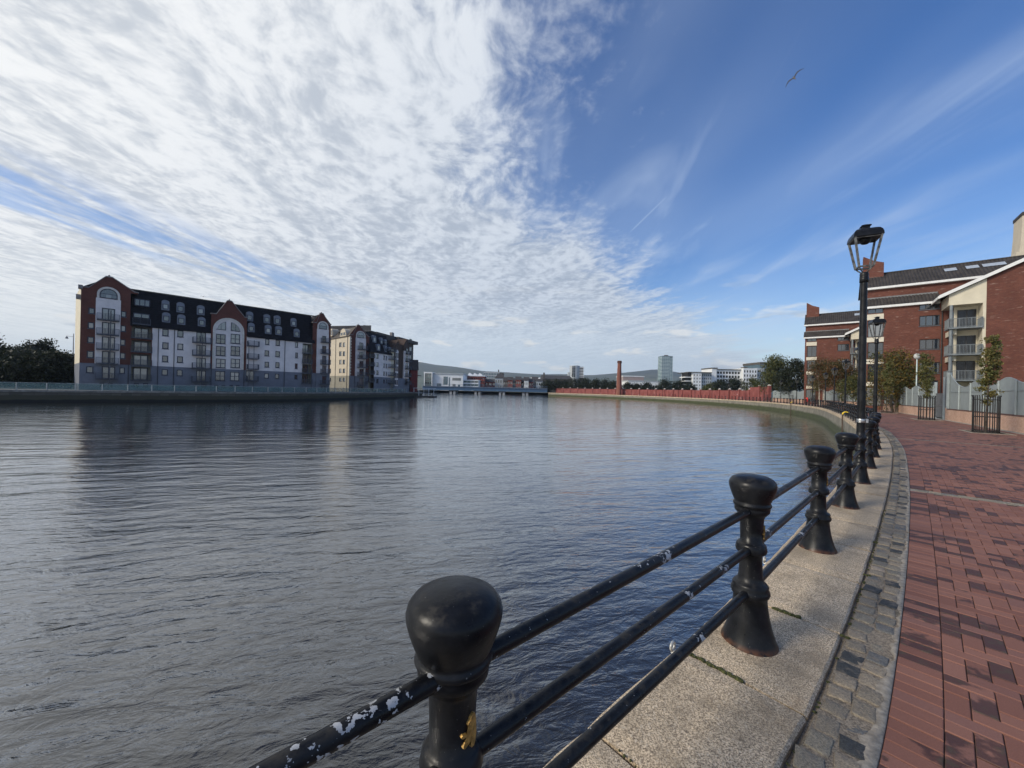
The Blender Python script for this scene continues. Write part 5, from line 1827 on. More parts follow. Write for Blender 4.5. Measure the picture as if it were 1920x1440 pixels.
# ------------------------------------------------------------------ car glimpsed through the gateway
def make_car(loc, rz, label):
    t_ = thing('parked_car', label, 'car', loc, rz)
    M_paint = pm('silver car paint', (0.52, 0.53, 0.54), 0.25, 0.03, 3, metal=0.4)
    L, W = 4.1, 1.72
    prof = [(-2.05, 0.32), (-2.05, 0.72), (-1.98, 0.86), (-1.1, 0.97), (-0.45, 1.42), (0.2, 1.49), (1.0, 1.46), (1.75, 1.08), (2.0, 0.95), (2.05, 0.6), (2.03, 0.32)]
    n = len(prof)
    vs, fs = [], []
    for k_, (y_, sc_) in enumerate(((-W / 2, 0), (-W / 2 + 0.06, 1), (W / 2 - 0.06, 1), (W / 2, 0))):
        for x_, z_ in prof:
            zz = z_ if sc_ else 0.32 + (z_ - 0.32) * 0.94
            xx = x_ if sc_ else x_ * 0.985
            yy = y_ * (1 - 0.16 * max(0, z_ - 0.9) / 0.6)
            vs.append((xx, yy, zz))
    for k_ in range(3):
        for i in range(n - 1):
            fs.append((k_ * n + i, k_ * n + i + 1, (k_ + 1) * n + i + 1, (k_ + 1) * n + i))
    fs += [tuple(range(n - 1, -1, -1)), tuple(3 * n + i for i in range(n))]
    fix_normals(MB().addv(vs, fs, True).build('body', M_paint, t_))
    MB().addv([(-1.12, -0.68, 0.99), (-1.12, 0.68, 0.99), (-0.5, 0.62, 1.41), (-0.5, -0.62, 1.41)], [(0, 1, 2, 3)]).build('windscreen', M_glass, t_)
    for sy in (-1, 1):
        y_ = sy * 0.79
        MB().addv([(-0.85, y_, 1.0), (1.3, y_, 1.02), (0.95, y_ - sy * 0.08, 1.38), (-0.35, y_ - sy * 0.08, 1.36)], [(0, 1, 2, 3)]).build('side_window', M_glass, t_)
        MB().box(-2.09, -1.98, sy * 0.6 - 0.16, sy * 0.6 + 0.16, 0.66, 0.80).build('headlight', M_wht, t_)
        for x_ in (-1.3, 1.3):
            w_ = MB().tube([(x_, sy * 0.70, 0.31), (x_, sy * 0.87, 0.31)], 0.31, 18).build('wheel', M_blk, t_)
            MB().tube([(x_, sy * 0.865, 0.31), (x_, sy * 0.885, 0.31)], 0.2, 12).build('rim', M_steel, w_)
    MB().box(-2.08, -2.03, -0.35, 0.35, 0.42, 0.56).build('number_plate', M_wht, t_)
    return t_
pc = Q(s_g1 + 5.2, WALL_OFF + 3.4)
make_car(pc, rz_along(s_g1) + R(20), 'silver car parked behind the gate, only partly visible')

# ------------------------------------------------------------------ brick flats behind the fence
FR = Frame((49.2, 54.0, 0.0), (0.77, -0.63))
ZA = lambda x0, x1, y0, y1, y=0.0: pxrect(FR, x0, x1, y0, y1, 3.428, 1560, 400, y)
ZB = lambda x0, x1, y0, y1, y=0.0: pxrect(FR, x0, x1, y0, y1, 10.29, 1640, 560, y)
ZD = lambda x0, x1, y0, y1, y=0.0: pxrect(FR, x0, x1, y0, y1, 9.0, 1740, 560, y)
M_tile = pm('dark concrete roof tiles', (0.040, 0.034, 0.030), 0.8, 0.35, 1.2, bmp=0.4, bscale=6)
M_fascia = pm('white fascia board', (0.72, 0.72, 0.70), 0.6, 0.06, 2)
M_rframe = pm('dark brown window frame', (0.03, 0.028, 0.028), 0.5, 0.2, 4)
M_skylight = pm('grey rooflight glass', (0.40, 0.44, 0.48), 0.2, 0.1, 2)
M_pilot = pm('light grey balcony steel', (0.17, 0.19, 0.20), 0.5, 0.15, 3)
flR = thing('brick_flats', 'near red brick flats with cream gable, corner balconies and dark tiled roof', 'building', FR.o, FR.rz)

def tiled(root, x0, x1, y0, z0, y1, z1, pitch=0.33, name='roof'):
    """roof slope of ridged tiles: real corrugation along x"""
    m = MB()
    n = int((x1 - x0) / pitch * 4)
    vs = []
    ny, nz = -(z1 - z0), (y1 - y0)
    ln = math.hypot(ny, nz); ny /= ln; nz /= ln
    prof = [0.0, 0.045, 0.06, 0.045]
    for i in range(n + 1):
        x = x0 + (x1 - x0) * i / n
        o = prof[i % 4]
        vs += [(x, y0 + ny * o, z0 + nz * o), (x, y1 + ny * o, z1 + nz * o)]
    m.addv(vs, [(2 * i, 2 * i + 2, 2 * i + 3, 2 * i + 1) for i in range(n)])
    return fix_normals(m.build(name, M_tile, root))
LEN = 26.0
xw = FR.s(1761, 600)                      # where the gabled wing starts
hlow = FR.h(1622.7, 576.5)
hup = FR.h(1622.7, 542, 1.3)
hr = FR.h(1627, 516.7, 5.0)
lw = []                                    # openings of the lower front
colw = [ZA(229, 331, a, b_) for a, b_ in ((606, 643), (688, 795), (830, 936), (970, 1080))]
colw += [(colw[0][0], colw[0][1], colw[3][2] - 3.4, colw[3][2] - 0.8)]
rgw = [ZB(862, 1258, a, b_) for a, b_ in ((95, 205), (322, 522), (780, 975), (1228, 1440))]
rgw += [(rgw[0][0], rgw[0][1], rgw[3][2] - 2.2 - 0.9, rgw[3][2] - 0.9)]
XFW = max(xw, FR.s(1779, 590, -4.0) + 0.94)
wall_grid(0, XFW, -0.1, hlow, colw + rgw).build('front_wall', M_redbrick, flR)
MB().box(0, xw + 6, 1.3, 1.5, hlow + 0.2, hup).build('upper_wall', M_redbrick, flR)
for q in colw: window(flR, *q, y=0, nx=2, mat=M_rframe, sill=False, fr=0.09)
for q in rgw: window(flR, *q, y=0, nx=3, mat=M_rframe, fr=0.09)
M_spandrel = pm('cream spandrel panel', (0.62, 0.57, 0.46), 0.8, 0.06, 2)
for a, b_ in ((648, 684), (797, 827), (938, 968), (1083, 1110)):
    q = ZA(220, 333, a, b_, -0.05)
    MB().box(q[0], q[1], -0.06, -0.002, q[2], q[3]).build('spandrel', M_spandrel, flR)
MB().box(-0.02, 0.35, -0.03, 1.3, 0, 0.01).build('corner_foot', M_spandrel, flR)
# left end wall, eaves, roofs
MB().addv([(0, 0.001, -0.1), (0, 9, -0.1), (0, 9, hup), (0, 1.3, hup), (0, 1.3, hlow + 1.2), (0, 0.001, hlow)], [(5, 4, 3, 2, 1, 0)]).build('end_wall', M_redbrick, flR)
tri_o = flR.children[-1]
bm = bmesh.new(); bm.from_mesh(tri_o.data); bmesh.ops.triangulate(bm, faces=bm.faces); bm.to_mesh(tri_o.data); bm.free()
tri_build(MB().addv([(0, 1.3, hup), (0, 9, hup), (0, 5.0, hr - 0.1)], [(2, 1, 0)]), 'end_gable', M_redbrick, flR)
tiled(flR, -0.25, xw + 0.05, -0.35, hlow - 0.02, 1.32, hlow + 1.35)
tiled(flR, -0.25, LEN, 0.85, hup - 0.02, 5.0, hr)
fix_normals(MB().addv([(-0.25, 5.0, hr), (LEN, 5.0, hr), (LEN, 9.6, hup), (-0.25, 9.6, hup)], [(0, 1, 2, 3)]).build('rear_roof', M_tile, flR))
MB().box(-0.25, LEN, 4.85, 5.15, hr - 0.02, hr + 0.12).build('ridge', M_tile, flR)
MB().box(-0.25, xw, -0.42, -0.3, hlow - 0.28, hlow).box(-0.25, xw, -0.3, -0.003, hlow - 0.30, hlow - 0.27).build('fascia', M_fascia, flR)
MB().box(-0.25, LEN, 0.78, 0.9, hup - 0.28, hup).box(-0.25, LEN, 0.9, 1.298, hup - 0.30, hup - 0.27).build('fascia', M_fascia, flR)
MB().box(-0.05, xw, 1.22, 1.298, hlow + 1.22, hlow + 1.5).build('flashing', pm('lead flashing', (0.16, 0.16, 0.16), 0.6, 0.15, 2), flR)
# brick upstand on the ridge at the left end with a raked top
za, zb_ = FR.h(1627, 503, 4.0), FR.h(1656, 505, 4.0)
xst = FR.s(1657, 520, 4.0)
fix_normals(MB().prism([(0.0, hr - 1.2), (xst, hr - 1.2), (xst, za + 0.55), (xst * 0.5, za + 1.0), (0.0, za + 1.8)], 4.0, 5.4).build('ridge_upstand', M_redbrick, flR))
# rooflights
for u_, v_, wd in ((1782, 508, 1.1), (1823, 503, 1.1), (1864, 494, 1.9)):
    f = 0.62
    x_ = FR.s(u_, v_, 0.85 + 4.15 * f)
    z_ = hup + (hr - hup) * f
    m = MB().addv([(x_ - wd / 2, 0.85 + 4.15 * (f - 0.1), hup + (hr - hup) * (f - 0.1) + 0.13), (x_ + wd / 2, 0.85 + 4.15 * (f - 0.1), hup + (hr - hup) * (f - 0.1) + 0.13),
                   (x_ + wd / 2, 0.85 + 4.15 * (f + 0.1), hup + (hr - hup) * (f + 0.1) + 0.13), (x_ - wd / 2, 0.85 + 4.15 * (f + 0.1), hup + (hr - hup) * (f + 0.1) + 0.13)], [(0, 1, 2, 3)])
    m.build('rooflight', M_skylight, flR)
# gabled wing
PJ = -4.0
xc_l = FR.s(1779, 590, PJ)
xbk = FR.s(1849, 600, PJ)
hc0 = FR.h(1800, 571, PJ)                 # underside of the cream block
hv0 = FR.h(1768, 553, PJ)
sl = (FR.h(1919, 486, PJ) - hv0) / (FR.s(1919, 486, PJ) - FR.s(1768, 553, PJ))
xv0 = FR.s(1768, 553, PJ)
xpk = xv0 + 7.6
hv = lambda x: hv0 + sl * (min(x, 2 * xpk - x) - xv0) - 0.35
xend = 2 * xpk - xc_l
g = MB().prism([(xbk, -0.1), (xend, -0.1), (xend, hv(xend)), (xpk, hv(xpk)), (xbk, hv(xbk))], PJ, 6.0)
tri_o = tri_build(g, 'gable_wall', M_redbrick, flR); fix_normals(tri_o)
g = MB().prism([(xc_l, hc0), (xbk - 0.003, hc0), (xbk - 0.003, hv(xbk)), (xc_l, hv(xc_l))], PJ + 0.02, 1.0)
tri_o = tri_build(g, 'cream_gable', M_cream, flR); fix_normals(tri_o)
for sg in (-1, 1):
    x0_, x1_ = (xv0 - 0.35, xpk) if sg < 0 else (2 * xpk - xv0 + 0.35, xpk)
    z0_ = hv0 - 0.3 * sl - 0.02
    vs = []
    m = MB().prism([(x0_, z0_), (x1_, hv0 + sl * (xpk - xv0)), (x1_, hv0 + sl * (xpk - xv0) + 0.12), (x0_, z0_ + 0.12)][::sg if sg > 0 else 1], PJ - 0.35, 6.2)
    fix_normals(m.build('wing_roof', M_tile, flR))
    m = MB().prism([(x0_, z0_ - 0.30), (x1_, hv0 + sl * (xpk - xv0) - 0.30), (x1_, hv0 + sl * (xpk - xv0) + 0.10), (x0_, z0_ + 0.10)], PJ - 0.42, PJ - 0.352)
    fix_normals(m.build('verge_board', M_fascia, flR))
MB().box(xv0 - 0.42, xv0 - 0.3, PJ - 0.35, 1.2, hv0 - 0.3 * sl - 0.30, hv0 - 0.3 * sl).build('fascia', M_fascia, flR)
M_dglass = pm('dark door glass', (0.008, 0.009, 0.012), 0.25, 0.2, 1)
# balcony corner: set-back wall, slabs, round column, railings
bz = []
for y_ in (495, 948, 1388):
    bz.append(FR.h(1740 + 700 / 9.0, 560 + (y_ - 18) / 9.0, PJ))
YB = PJ + 1.9
MB().box(xc_l + 0.75, xbk, YB, YB + 0.2, -0.1, hc0 - 0.003).build('set_back_wall', M_cream, flR)
MB().box(xc_l + 0.75, xc_l + 0.95, YB + 0.2, 0.0, -0.1, hc0 - 0.003).build('set_back_return', M_redbrick, flR)
MB().box(xbk - 0.25, xbk - 0.004, PJ + 0.02, YB, -0.1, hc0 - 0.003).build('party_pier', M_cream, flR)
for z_ in bz + [bz[-1] - 3.1]:
    b_ = balcony(flR, xc_l - 0.05, xbk - 0.26, z_, PJ - 0.25, YB - 0.004, rh=1.1, mat=M_pilot, step=0.11, slab=0.14)
    xd0, xd1 = xc_l + 1.0, xc_l + 1.0 + (xbk - xc_l) * 0.52
    zt_ = z_ + 2.35
    MB().box(xd0, xd1, YB - 0.06, YB - 0.003, z_ + 0.01, zt_).build('balcony_door', M_rframe, flR)
    for k in range(2):
        a = xd0 + 0.06 + k * (xd1 - xd0) / 2
        MB().addv([(a, YB - 0.064, z_ + 0.1), (a + (xd1 - xd0) / 2 - 0.12, YB - 0.064, z_ + 0.1), (a + (xd1 - xd0) / 2 - 0.12, YB - 0.064, zt_ - 0.08), (a, YB - 0.064, zt_ - 0.08)], [(0, 1, 2, 3)]).build('door_pane', M_dglass, flR)
    MB().box(xc_l + 0.40, xc_l + 0.745, PJ + 0.5, 0.0, z_ - 0.75, z_ - 0.145).build('cream_band', M_spandrel, flR)
    MB().box(xc_l + 0.55, xc_l + 0.745, YB + 0.1, -0.4, z_ + 0.3, z_ + 2.2).build('side_window', M_glass, flR)
MB().lathe([(0.15, 0), (0.15, hc0 - 0.002)], 16, (xc_l + 0.22, PJ + 0.12, 0)).build('column', M_pilot, flR)
xdp = FR.s(1765.5, 640)
MB().lathe([(0.06, 0), (0.06, hlow - 0.3)], 8, (xdp, -0.08, 0)).build('downpipe', M_rframe, flR)
# copy for the further block of the pair
far_off = Vector((63.0 - 49.2, 83.0 - 54.0, 0))
def copy_tree(o, parent=None):
    c = o.copy()
    COL.objects.link(c)
    if parent is not None: c.parent = parent
    for ch in o.children: copy_tree(ch, c)
    return c
fl2 = copy_tree(flR)
fl2.location = FR.o + far_off
fl2['label'] = 'further red brick flats with small cream gable, half hidden by birches'
flR['group'] = fl2['group'] = 'pair of brick flats behind the fence'
# cream tower behind the near flats
TY = 11.0
xt0 = FR.s(1904, 486, TY)
tw = thing('cream_tower', 'tall cream rendered stair tower with flared foot rising behind the near brick flats', 'tower', FR.o + FR.d * xt0 + FR.i * TY, FR.rz)
zt_ = FR.h(1917, 404, TY)
zb2 = FR.h(1905, 488, TY)
xq_ = FR.s(1917, 420, TY) - xt0
pf = [(-0.2, 0), (7, 0), (7, zt_), (xq_, zt_), (xq_ * 0.9, zt_ - 2.5), (xq_ * 0.62, zt_ - 5.0), (xq_ * 0.22, zb2 + 1.2), (-0.2, zb2 - 0.2)]
o = tri_build(MB().prism(pf, 0, 3.2), 'shaft', M_creamlit, tw); fix_normals(o)
MB().box(xq_ - 0.06, 7.1, -0.1, 3.3, zt_, zt_ + 0.45).build('cap', M_tile, tw)
# globe lamp in the forecourt
pg = at_depth(1719.5, 668, 41)
gl = thing('globe_lamp', 'white globe lamp on a pale pole beside the bush behind the fence', 'street lamp', (pg.x, 41, 0))
MB().lathe([(0.07, 0), (0.06, 1.0), (0.05, pg.z - 0.3)], 10).build('pole', pm('pale green pole', (0.50, 0.58, 0.56), 0.5, 0.08, 2), gl)
MB().lathe([(0.0, pg.z - 0.32), (0.12, pg.z - 0.30), (0.22, pg.z - 0.2), (0.28, pg.z), (0.22, pg.z + 0.2), (0.12, pg.z + 0.28), (0.0, pg.z + 0.30)], 16).build('globe', pm('frosted globe', (0.45, 0.45, 0.43), 0.25, 0.05, 2), gl)

# ------------------------------------------------------------------ long red wall with pillars
M_redwall = None
def red_wall_mat():
    m, t, b = new_mat('red painted wall')
    p = pos(t)
    n = t.noise(p, 0.5, 5, 0.6)
    col = t.mix(t.step(n, 0.35, 0.7), (0.185, 0.046, 0.040), (0.25, 0.076, 0.066))
    g = t.noise(t.vm('MULTIPLY', p, (0.5, 0.5, 0.9)), 1.6, 5, 0.7)
    low = t.mul(t.step(t.sep(p)[2], 2.4, 1.7), t.step(t.noise(p, 0.22, 2, 0.5), 0.50, 0.56))
    col = t.mix(t.mul(t.mul(t.step(g, 0.60, 0.64), low), 0.75), col, (0.50, 0.40, 0.38))
    col = t.mix(t.mul(t.step(t.noise(p, 0.9, 4, 0.7), 0.6, 0.75), 0.4), col, (0.16, 0.05, 0.045))
    t.put(b.inputs['Base Color'], col)
    b.inputs['Roughness'].default_value = 0.8
    return m
M_redwall = red_wall_mat()
M_stone = pm('pale pillar cap', (0.42, 0.40, 0.36), 0.8, 0.15, 2)
s0w = s_fend + 0.3
rw = thing('red_wall', 'long red painted wall with pillars and pale graffiti along the far quay', 'wall', Q(s0w, WALL_OFF))
o0 = rw.location
fp = lambda s, off, z=0: Q(s, off, z) - o0
s = s0w
k = 0
while s < S_END - 1:
    ln = 6.2
    h = 4.05 if k < 2 else 3.05
    if k == 0: ln = 5.5
    e = min(s + ln, S_END + 1)
    pts = [s + (e - s) * i / 4 for i in range(5)]
    poly = [fp(q, WALL_OFF - 0.15)[:2] for q in pts] + [fp(q, WALL_OFF + 0.15)[:2] for q in pts[::-1]]
    fix_normals(MB().slab(poly[::-1], -0.03, h).build('wall_bay', M_redwall, rw))
    c = [fp(s - 0.35, WALL_OFF - 0.42)[:2], fp(s + 0.35, WALL_OFF - 0.42)[:2], fp(s + 0.35, WALL_OFF + 0.3)[:2], fp(s - 0.35, WALL_OFF + 0.3)[:2]]
    po = MB().slab(c[::-1], -0.03, h + 0.35).build('pillar', M_redwall, rw); fix_normals(po)
    ctr = fp(s, WALL_OFF - 0.06)
    MB().lathe([(0.62, h + 0.352), (0.60, h + 0.45), (0.0, h + 0.85)], 4, (ctr.x, ctr.y, 0), False).build('pillar_cap', M_stone, po)
    mid = (s + e) / 2
    c = [fp(mid - 0.14, WALL_OFF - 0.24)[:2], fp(mid + 0.14, WALL_OFF - 0.24)[:2], fp(mid + 0.14, WALL_OFF - 0.152)[:2], fp(mid - 0.14, WALL_OFF - 0.152)[:2]]
    fix_normals(MB().slab(c[::-1], -0.03, h * 0.78).build('buttress', M_redwall, rw))
    s = e
    k += 1

# ------------------------------------------------------------------ tree guards, lifebuoy post, ladders, rings
M_guard = pm('black tree guard', (0.014, 0.014, 0.015), 0.5, 0.2, 6)
g = MB()
for i in range(16):
    a = 2 * math.pi * i / 16
    x_, y_ = 0.46 * math.cos(a), 0.46 * math.sin(a)
    g.tube([(x_, y_, 0), (x_, y_, 1.84), (x_ * 1.08, y_ * 1.08, 1.95)], 0.019, 6)
GB = g.mesh('bars', M_guard)
g = MB()
for z_ in (0.10, 0.82, 1.72):
    pts = [(0.475 * math.cos(2 * math.pi * i / 24), 0.475 * math.sin(2 * math.pi * i / 24), z_) for i in range(25)]
    g.tube(pts, 0.018, 5, cap=False)
GH = g.mesh('hoops', M_guard)
M_soil = pm('tree pit soil', (0.045, 0.032, 0.02), 0.95, 0.5, 20, bmp=0.8, bscale=40)
GUARDS = []
for k, (u_, v_) in enumerate(((1848, 811.0), (1737, 787.2), (1663, 774.2))):
    GUARDS.append(on_ground(u_, v_))
s3 = s_of((GUARDS[2].x, GUARDS[2].y)) 
_d = (Vector(Q(s3)) - GUARDS[2])
goff = 5.35
for k in range(1, 6): GUARDS.append(Q(s3 + 14.2 * k, goff))
for k, p in enumerate(GUARDS):
    lab = ['nearest black barred tree guard against the pale brick wall', 'second black tree guard, beside the gateway', 'third black tree guard, in front of the fence by the second lamp'][k] if k < 3 else \
        '%s black tree guard counted along the curving fence' % ORD[k + 1]
    r_ = thing('tree_guard', lab, 'tree guard', (p.x, p.y, 0.003), 0.3 * k, 'black tree guards along the fence')
    link('bars', GB, r_); link('hoops', GH, r_)
    s = s_of((p.x, p.y))
    an = rz_along(s)
    m = MB().box(-1.0, 1.0, -0.62, 0.62, 0.0, 0.005)
    o = m.build('tree_pit', M_soil, prom, loc=(p.x, p.y, 0.006), rz=an)
    m = MB().box(-1.12, -1.0, -0.74, 0.74, 0, 0.02).box(1.0, 1.12, -0.74, 0.74, 0, 0.02).box(-1.0, 1.0, -0.74, -0.62, 0, 0.02).box(-1.0, 1.0, 0.62, 0.74, 0, 0.02)
    m.build('pit_kerb', M_haunch, prom, loc=(p.x, p.y, 0.004), rz=an)

M_yel = pm('yellow ladder paint', (0.72, 0.50, 0.02), 0.45, 0.1, 6)
M_rust = pm('rusty steel', (0.07, 0.045, 0.03), 0.8, 0.3, 9)
def ladder(sx, label):
    a = Q(sx, EDGE - 0.06)
    r_ = thing('quay_ladder', label, 'ladder', a, rz_along(sx), 'yellow ladders on the quay wall')
    for x_ in (-0.24, 0.24):
        pts = [(x_, 0.0, -2.4), (x_, 0.0, 0.20)] + [(x_, -0.22 + 0.22 * math.cos(t_), 0.20 + 0.22 * math.sin(t_)) for t_ in np.linspace(0.15, math.pi, 9)] + [(x_, -0.44, 0.02)]
        MB().tube(pts[1:], 0.036, 8).build('hoop', M_yel, r_)
        MB().tube([pts[0], (x_, 0, 0.19)], 0.030, 8).build('stile', M_rust, r_)
    for i in range(8):
        MB().tube([(-0.24, 0, -2.2 + i * 0.3), (0.24, 0, -2.2 + i * 0.3)], 0.018, 6).build('rung', M_rust, r_)
for sx, lab in ((s_of(on_ground(1584, 781)[:2]), 'yellow hooped ladder top on the quay edge beside the nearest lamp'),
                (s_fence(1470, 757.0) - 0.0, 'small distant yellow ladder top further along the quay wall')):
    ladder(sx, lab)
# red lifebuoy housing by the rail
ix = int(round(s_fence(1511, 760) / SP))
p = Q((ix + 0.5) * SP, 0.35)
lb = thing('lifebuoy_box', 'small red lifebuoy housing on a post among the far bollards', 'lifebuoy box', p, rz_along(ix * SP))
M_lb = pm('red lifebuoy plastic', (0.62, 0.035, 0.02), 0.45, 0.1, 4)
MB().box(-0.05, 0.05, -0.04, 0.04, 0, 0.62).build('post', M_guard, lb)
pts = [(0.36 * math.cos(t_), 0.0, 1.02 + 0.42 * math.sin(t_)) for t_ in np.linspace(0, 2 * math.pi, 17)]
fix_normals(MB().prism([(q[0], q[2]) for q in pts[:-1]], -0.10, 0.10).build('housing', M_lb, lb))
MB().tube([(0.22 * math.cos(t_), -0.115, 1.02 + 0.26 * math.sin(t_)) for t_ in np.linspace(0, 2 * math.pi, 17)], 0.05, 8, cap=False).build('ring', pm('orange ring', (0.75, 0.16, 0.03), 0.5, 0.1, 5), lb)
# mooring rings on the coping edge
M_ring2 = pm('galvanised ring', (0.50, 0.50, 0.48), 0.45, 0.2, 30, metal=0.5)
for (u_, v_), lab in (((1272, 1207), 'small grey mooring ring on the coping edge nearest the camera'), ((1438, 1043), 'small grey mooring ring on the coping edge beyond the second bollard')):
    p = on_ground(u_, v_ + 6, -0.02)
    s = s_of((p.x, p.y))
    r_ = thing('mooring_ring', lab, 'ring', Q(s, EDGE - 0.012, -0.03), rz_along(s))
    pts = [(0.027 * math.cos(t_), 0.02, 0.027 * math.sin(t_) + 0.014) for t_ in np.linspace(0, 2 * math.pi, 15)]
    MB().tube(pts, 0.0085, 6, cap=False).build('ring', M_ring2, r_)
    MB().box(-0.012, 0.012, -0.01, 0.026, -0.03, -0.006).build('eye_bolt', M_ring2, r_)
# moss in the coping joints
def moss_mat():
    m, t, b = new_mat('moss')
    p = pos(t)
    t.put(b.inputs['Base Color'], t.mix(t.step(t.noise(p, 90, 3, 0.6), 0.35, 0.65), (0.022, 0.028, 0.008), (0.10, 0.105, 0.03)))
    b.inputs['Roughness'].default_value = 0.95
    bump(t, b, t.noise(p, 220, 3, 0.7), 0.8, 0.01)
    return m
M_moss = moss_mat()
rm = random.Random(21)
ms = MB()
def moss_line(s, o0_, o1_, n, r0):
    for i in range(n):
        f = i / max(1, n - 1)
        o = o0_ + (o1_ - o0_) * f
        c = Q(s + (rm.random() - 0.5) * 0.014, o, 0.0)
        r_ = r0 * (0.4 + 0.8 * rm.random())
        ms.lathe([(r_, -0.006), (r_ * 0.9, r_ * 0.25), (r_ * 0.5, r_ * 0.5), (0, r_ * 0.55)], 7, (c.x, c.y, c.z))
moss_line(joints[[i for i, q in enumerate(joints) if abs(q - (_b2 - 0.38)) < 1e-6][0]], -0.22, 0.10, 34, 0.014)
moss_line(_b2 + 0.69, 0.0, 0.16, 22, 0.017)
moss_line(_b2 - 1.33, -0.1, 0.3, 14, 0.006)
for q in (3.0, 4.4, 5.6): moss_line(q, BACK - 0.01, BACK + 0.03, 6, 0.012)
for i in range(60): 
    s = 0.5 + rm.random() * 7
    moss_line(s, BACK + 0.002, BACK + 0.012, 3, 0.005)
ms.build('moss', M_moss, kind='stuff', label='green moss growing in the coping joints', cat=None)
# ================================================================== trees
def leaf_mat(name, c_dark, c_light, c_acc=None, acc=0.2, trans=0.25):
    m, t, b = new_mat(name)
    p = pos(t)
    isl = t.new('ShaderNodeNewGeometry').outputs['Random Per Island']
    n = t.noise(p, 1.1, 3, 0.5)
    col = t.mix(isl, c_dark, c_light)
    if c_acc:
        col = t.mix(t.mul(t.step(t.add(n, t.mul(isl, 0.25)), 0.58, 0.75), acc), col, c_acc)
    t.put(b.inputs['Base Color'], col)
    b.inputs['Roughness'].default_value = 0.6
    tr = t.new('ShaderNodeBsdfTranslucent')
    t.put(tr.inputs[0], col)
    ms_ = t.new('ShaderNodeMixShader')
    ms_.inputs[0].default_value = trans
    t.l.new(b.outputs[0], ms_.inputs[1]); t.l.new(tr.outputs[0], ms_.inputs[2])
    t.l.new(ms_.outputs[0], t.n['Material Output'].inputs[0])
    return m
M_bark = pm('grey brown bark', (0.085, 0.065, 0.048), 0.9, 0.4, 8, bmp=0.6, bscale=25)
M_birch = pm('pale birch bark', (0.38, 0.34, 0.28), 0.8, 0.4, 5)
LF_dark = leaf_mat('dark leaves', (0.008, 0.012, 0.005), (0.024, 0.034, 0.011))
LF_green = leaf_mat('green leaves', (0.030, 0.042, 0.012), (0.085, 0.105, 0.028), (0.16, 0.13, 0.03), 0.5)
LF_young = leaf_mat('young maple leaves', (0.05, 0.065, 0.018), (0.16, 0.165, 0.05), (0.24, 0.18, 0.05), 0.6, 0.3)
LF_birch = leaf_mat('autumn birch leaves', (0.038, 0.040, 0.012), (0.095, 0.085, 0.025), (0.19, 0.075, 0.025), 0.75, 0.3)
LF_gold = leaf_mat('golden bush leaves', (0.035, 0.045, 0.010), (0.115, 0.115, 0.025), (0.24, 0.13, 0.02), 0.7, 0.3)

def leaves(centers, sig, n, size, rng, up=0.4):
    """n leaf-sized faces scattered in clumps around the given centres"""
    c = np.asarray(centers)
    idx = rng.integers(0, len(c), n)
    d = rng.normal(size=(n, 3))
    d /= np.linalg.norm(d, axis=1)[:, None]
    rad = rng.random(n) ** 0.45
    sg = np.asarray(sig)[idx] if np.ndim(sig) == 2 else np.full((n, 3), sig)
    p = c[idx] + d * rad[:, None] * sg
    nrm = rng.normal(size=(n, 3)); nrm[:, 2] += up
    nrm /= np.linalg.norm(nrm, axis=1)[:, None]
    a = np.cross(nrm, rng.normal(size=(n, 3))); a /= np.linalg.norm(a, axis=1)[:, None]
    b_ = np.cross(nrm, a)
    s = size * (0.6 + 0.8 * rng.random(n))[:, None]
    v = np.stack([p - a * s * 0.9, p - b_ * s * 0.45, p + a * s, p + b_ * s * 0.45], 1).reshape(-1, 3)
    f = np.arange(4 * n).reshape(-1, 4)
    return v, f

def np_mesh(name, v, f, mat):
    me = bpy.data.meshes.new(name)
    me.vertices.add(len(v)); me.loops.add(f.size); me.polygons.add(len(f))
    me.vertices.foreach_set('co', v.astype(np.float32).ravel())
    me.loops.foreach_set('vertex_index', f.astype(np.int32).ravel())
    me.polygons.foreach_set('loop_start', np.arange(0, f.size, f.shape[1], dtype=np.int32))
    me.polygons.foreach_set('loop_total', np.full(len(f), f.shape[1], dtype=np.int32))
    me.update()
    me.materials.append(mat)
    return me

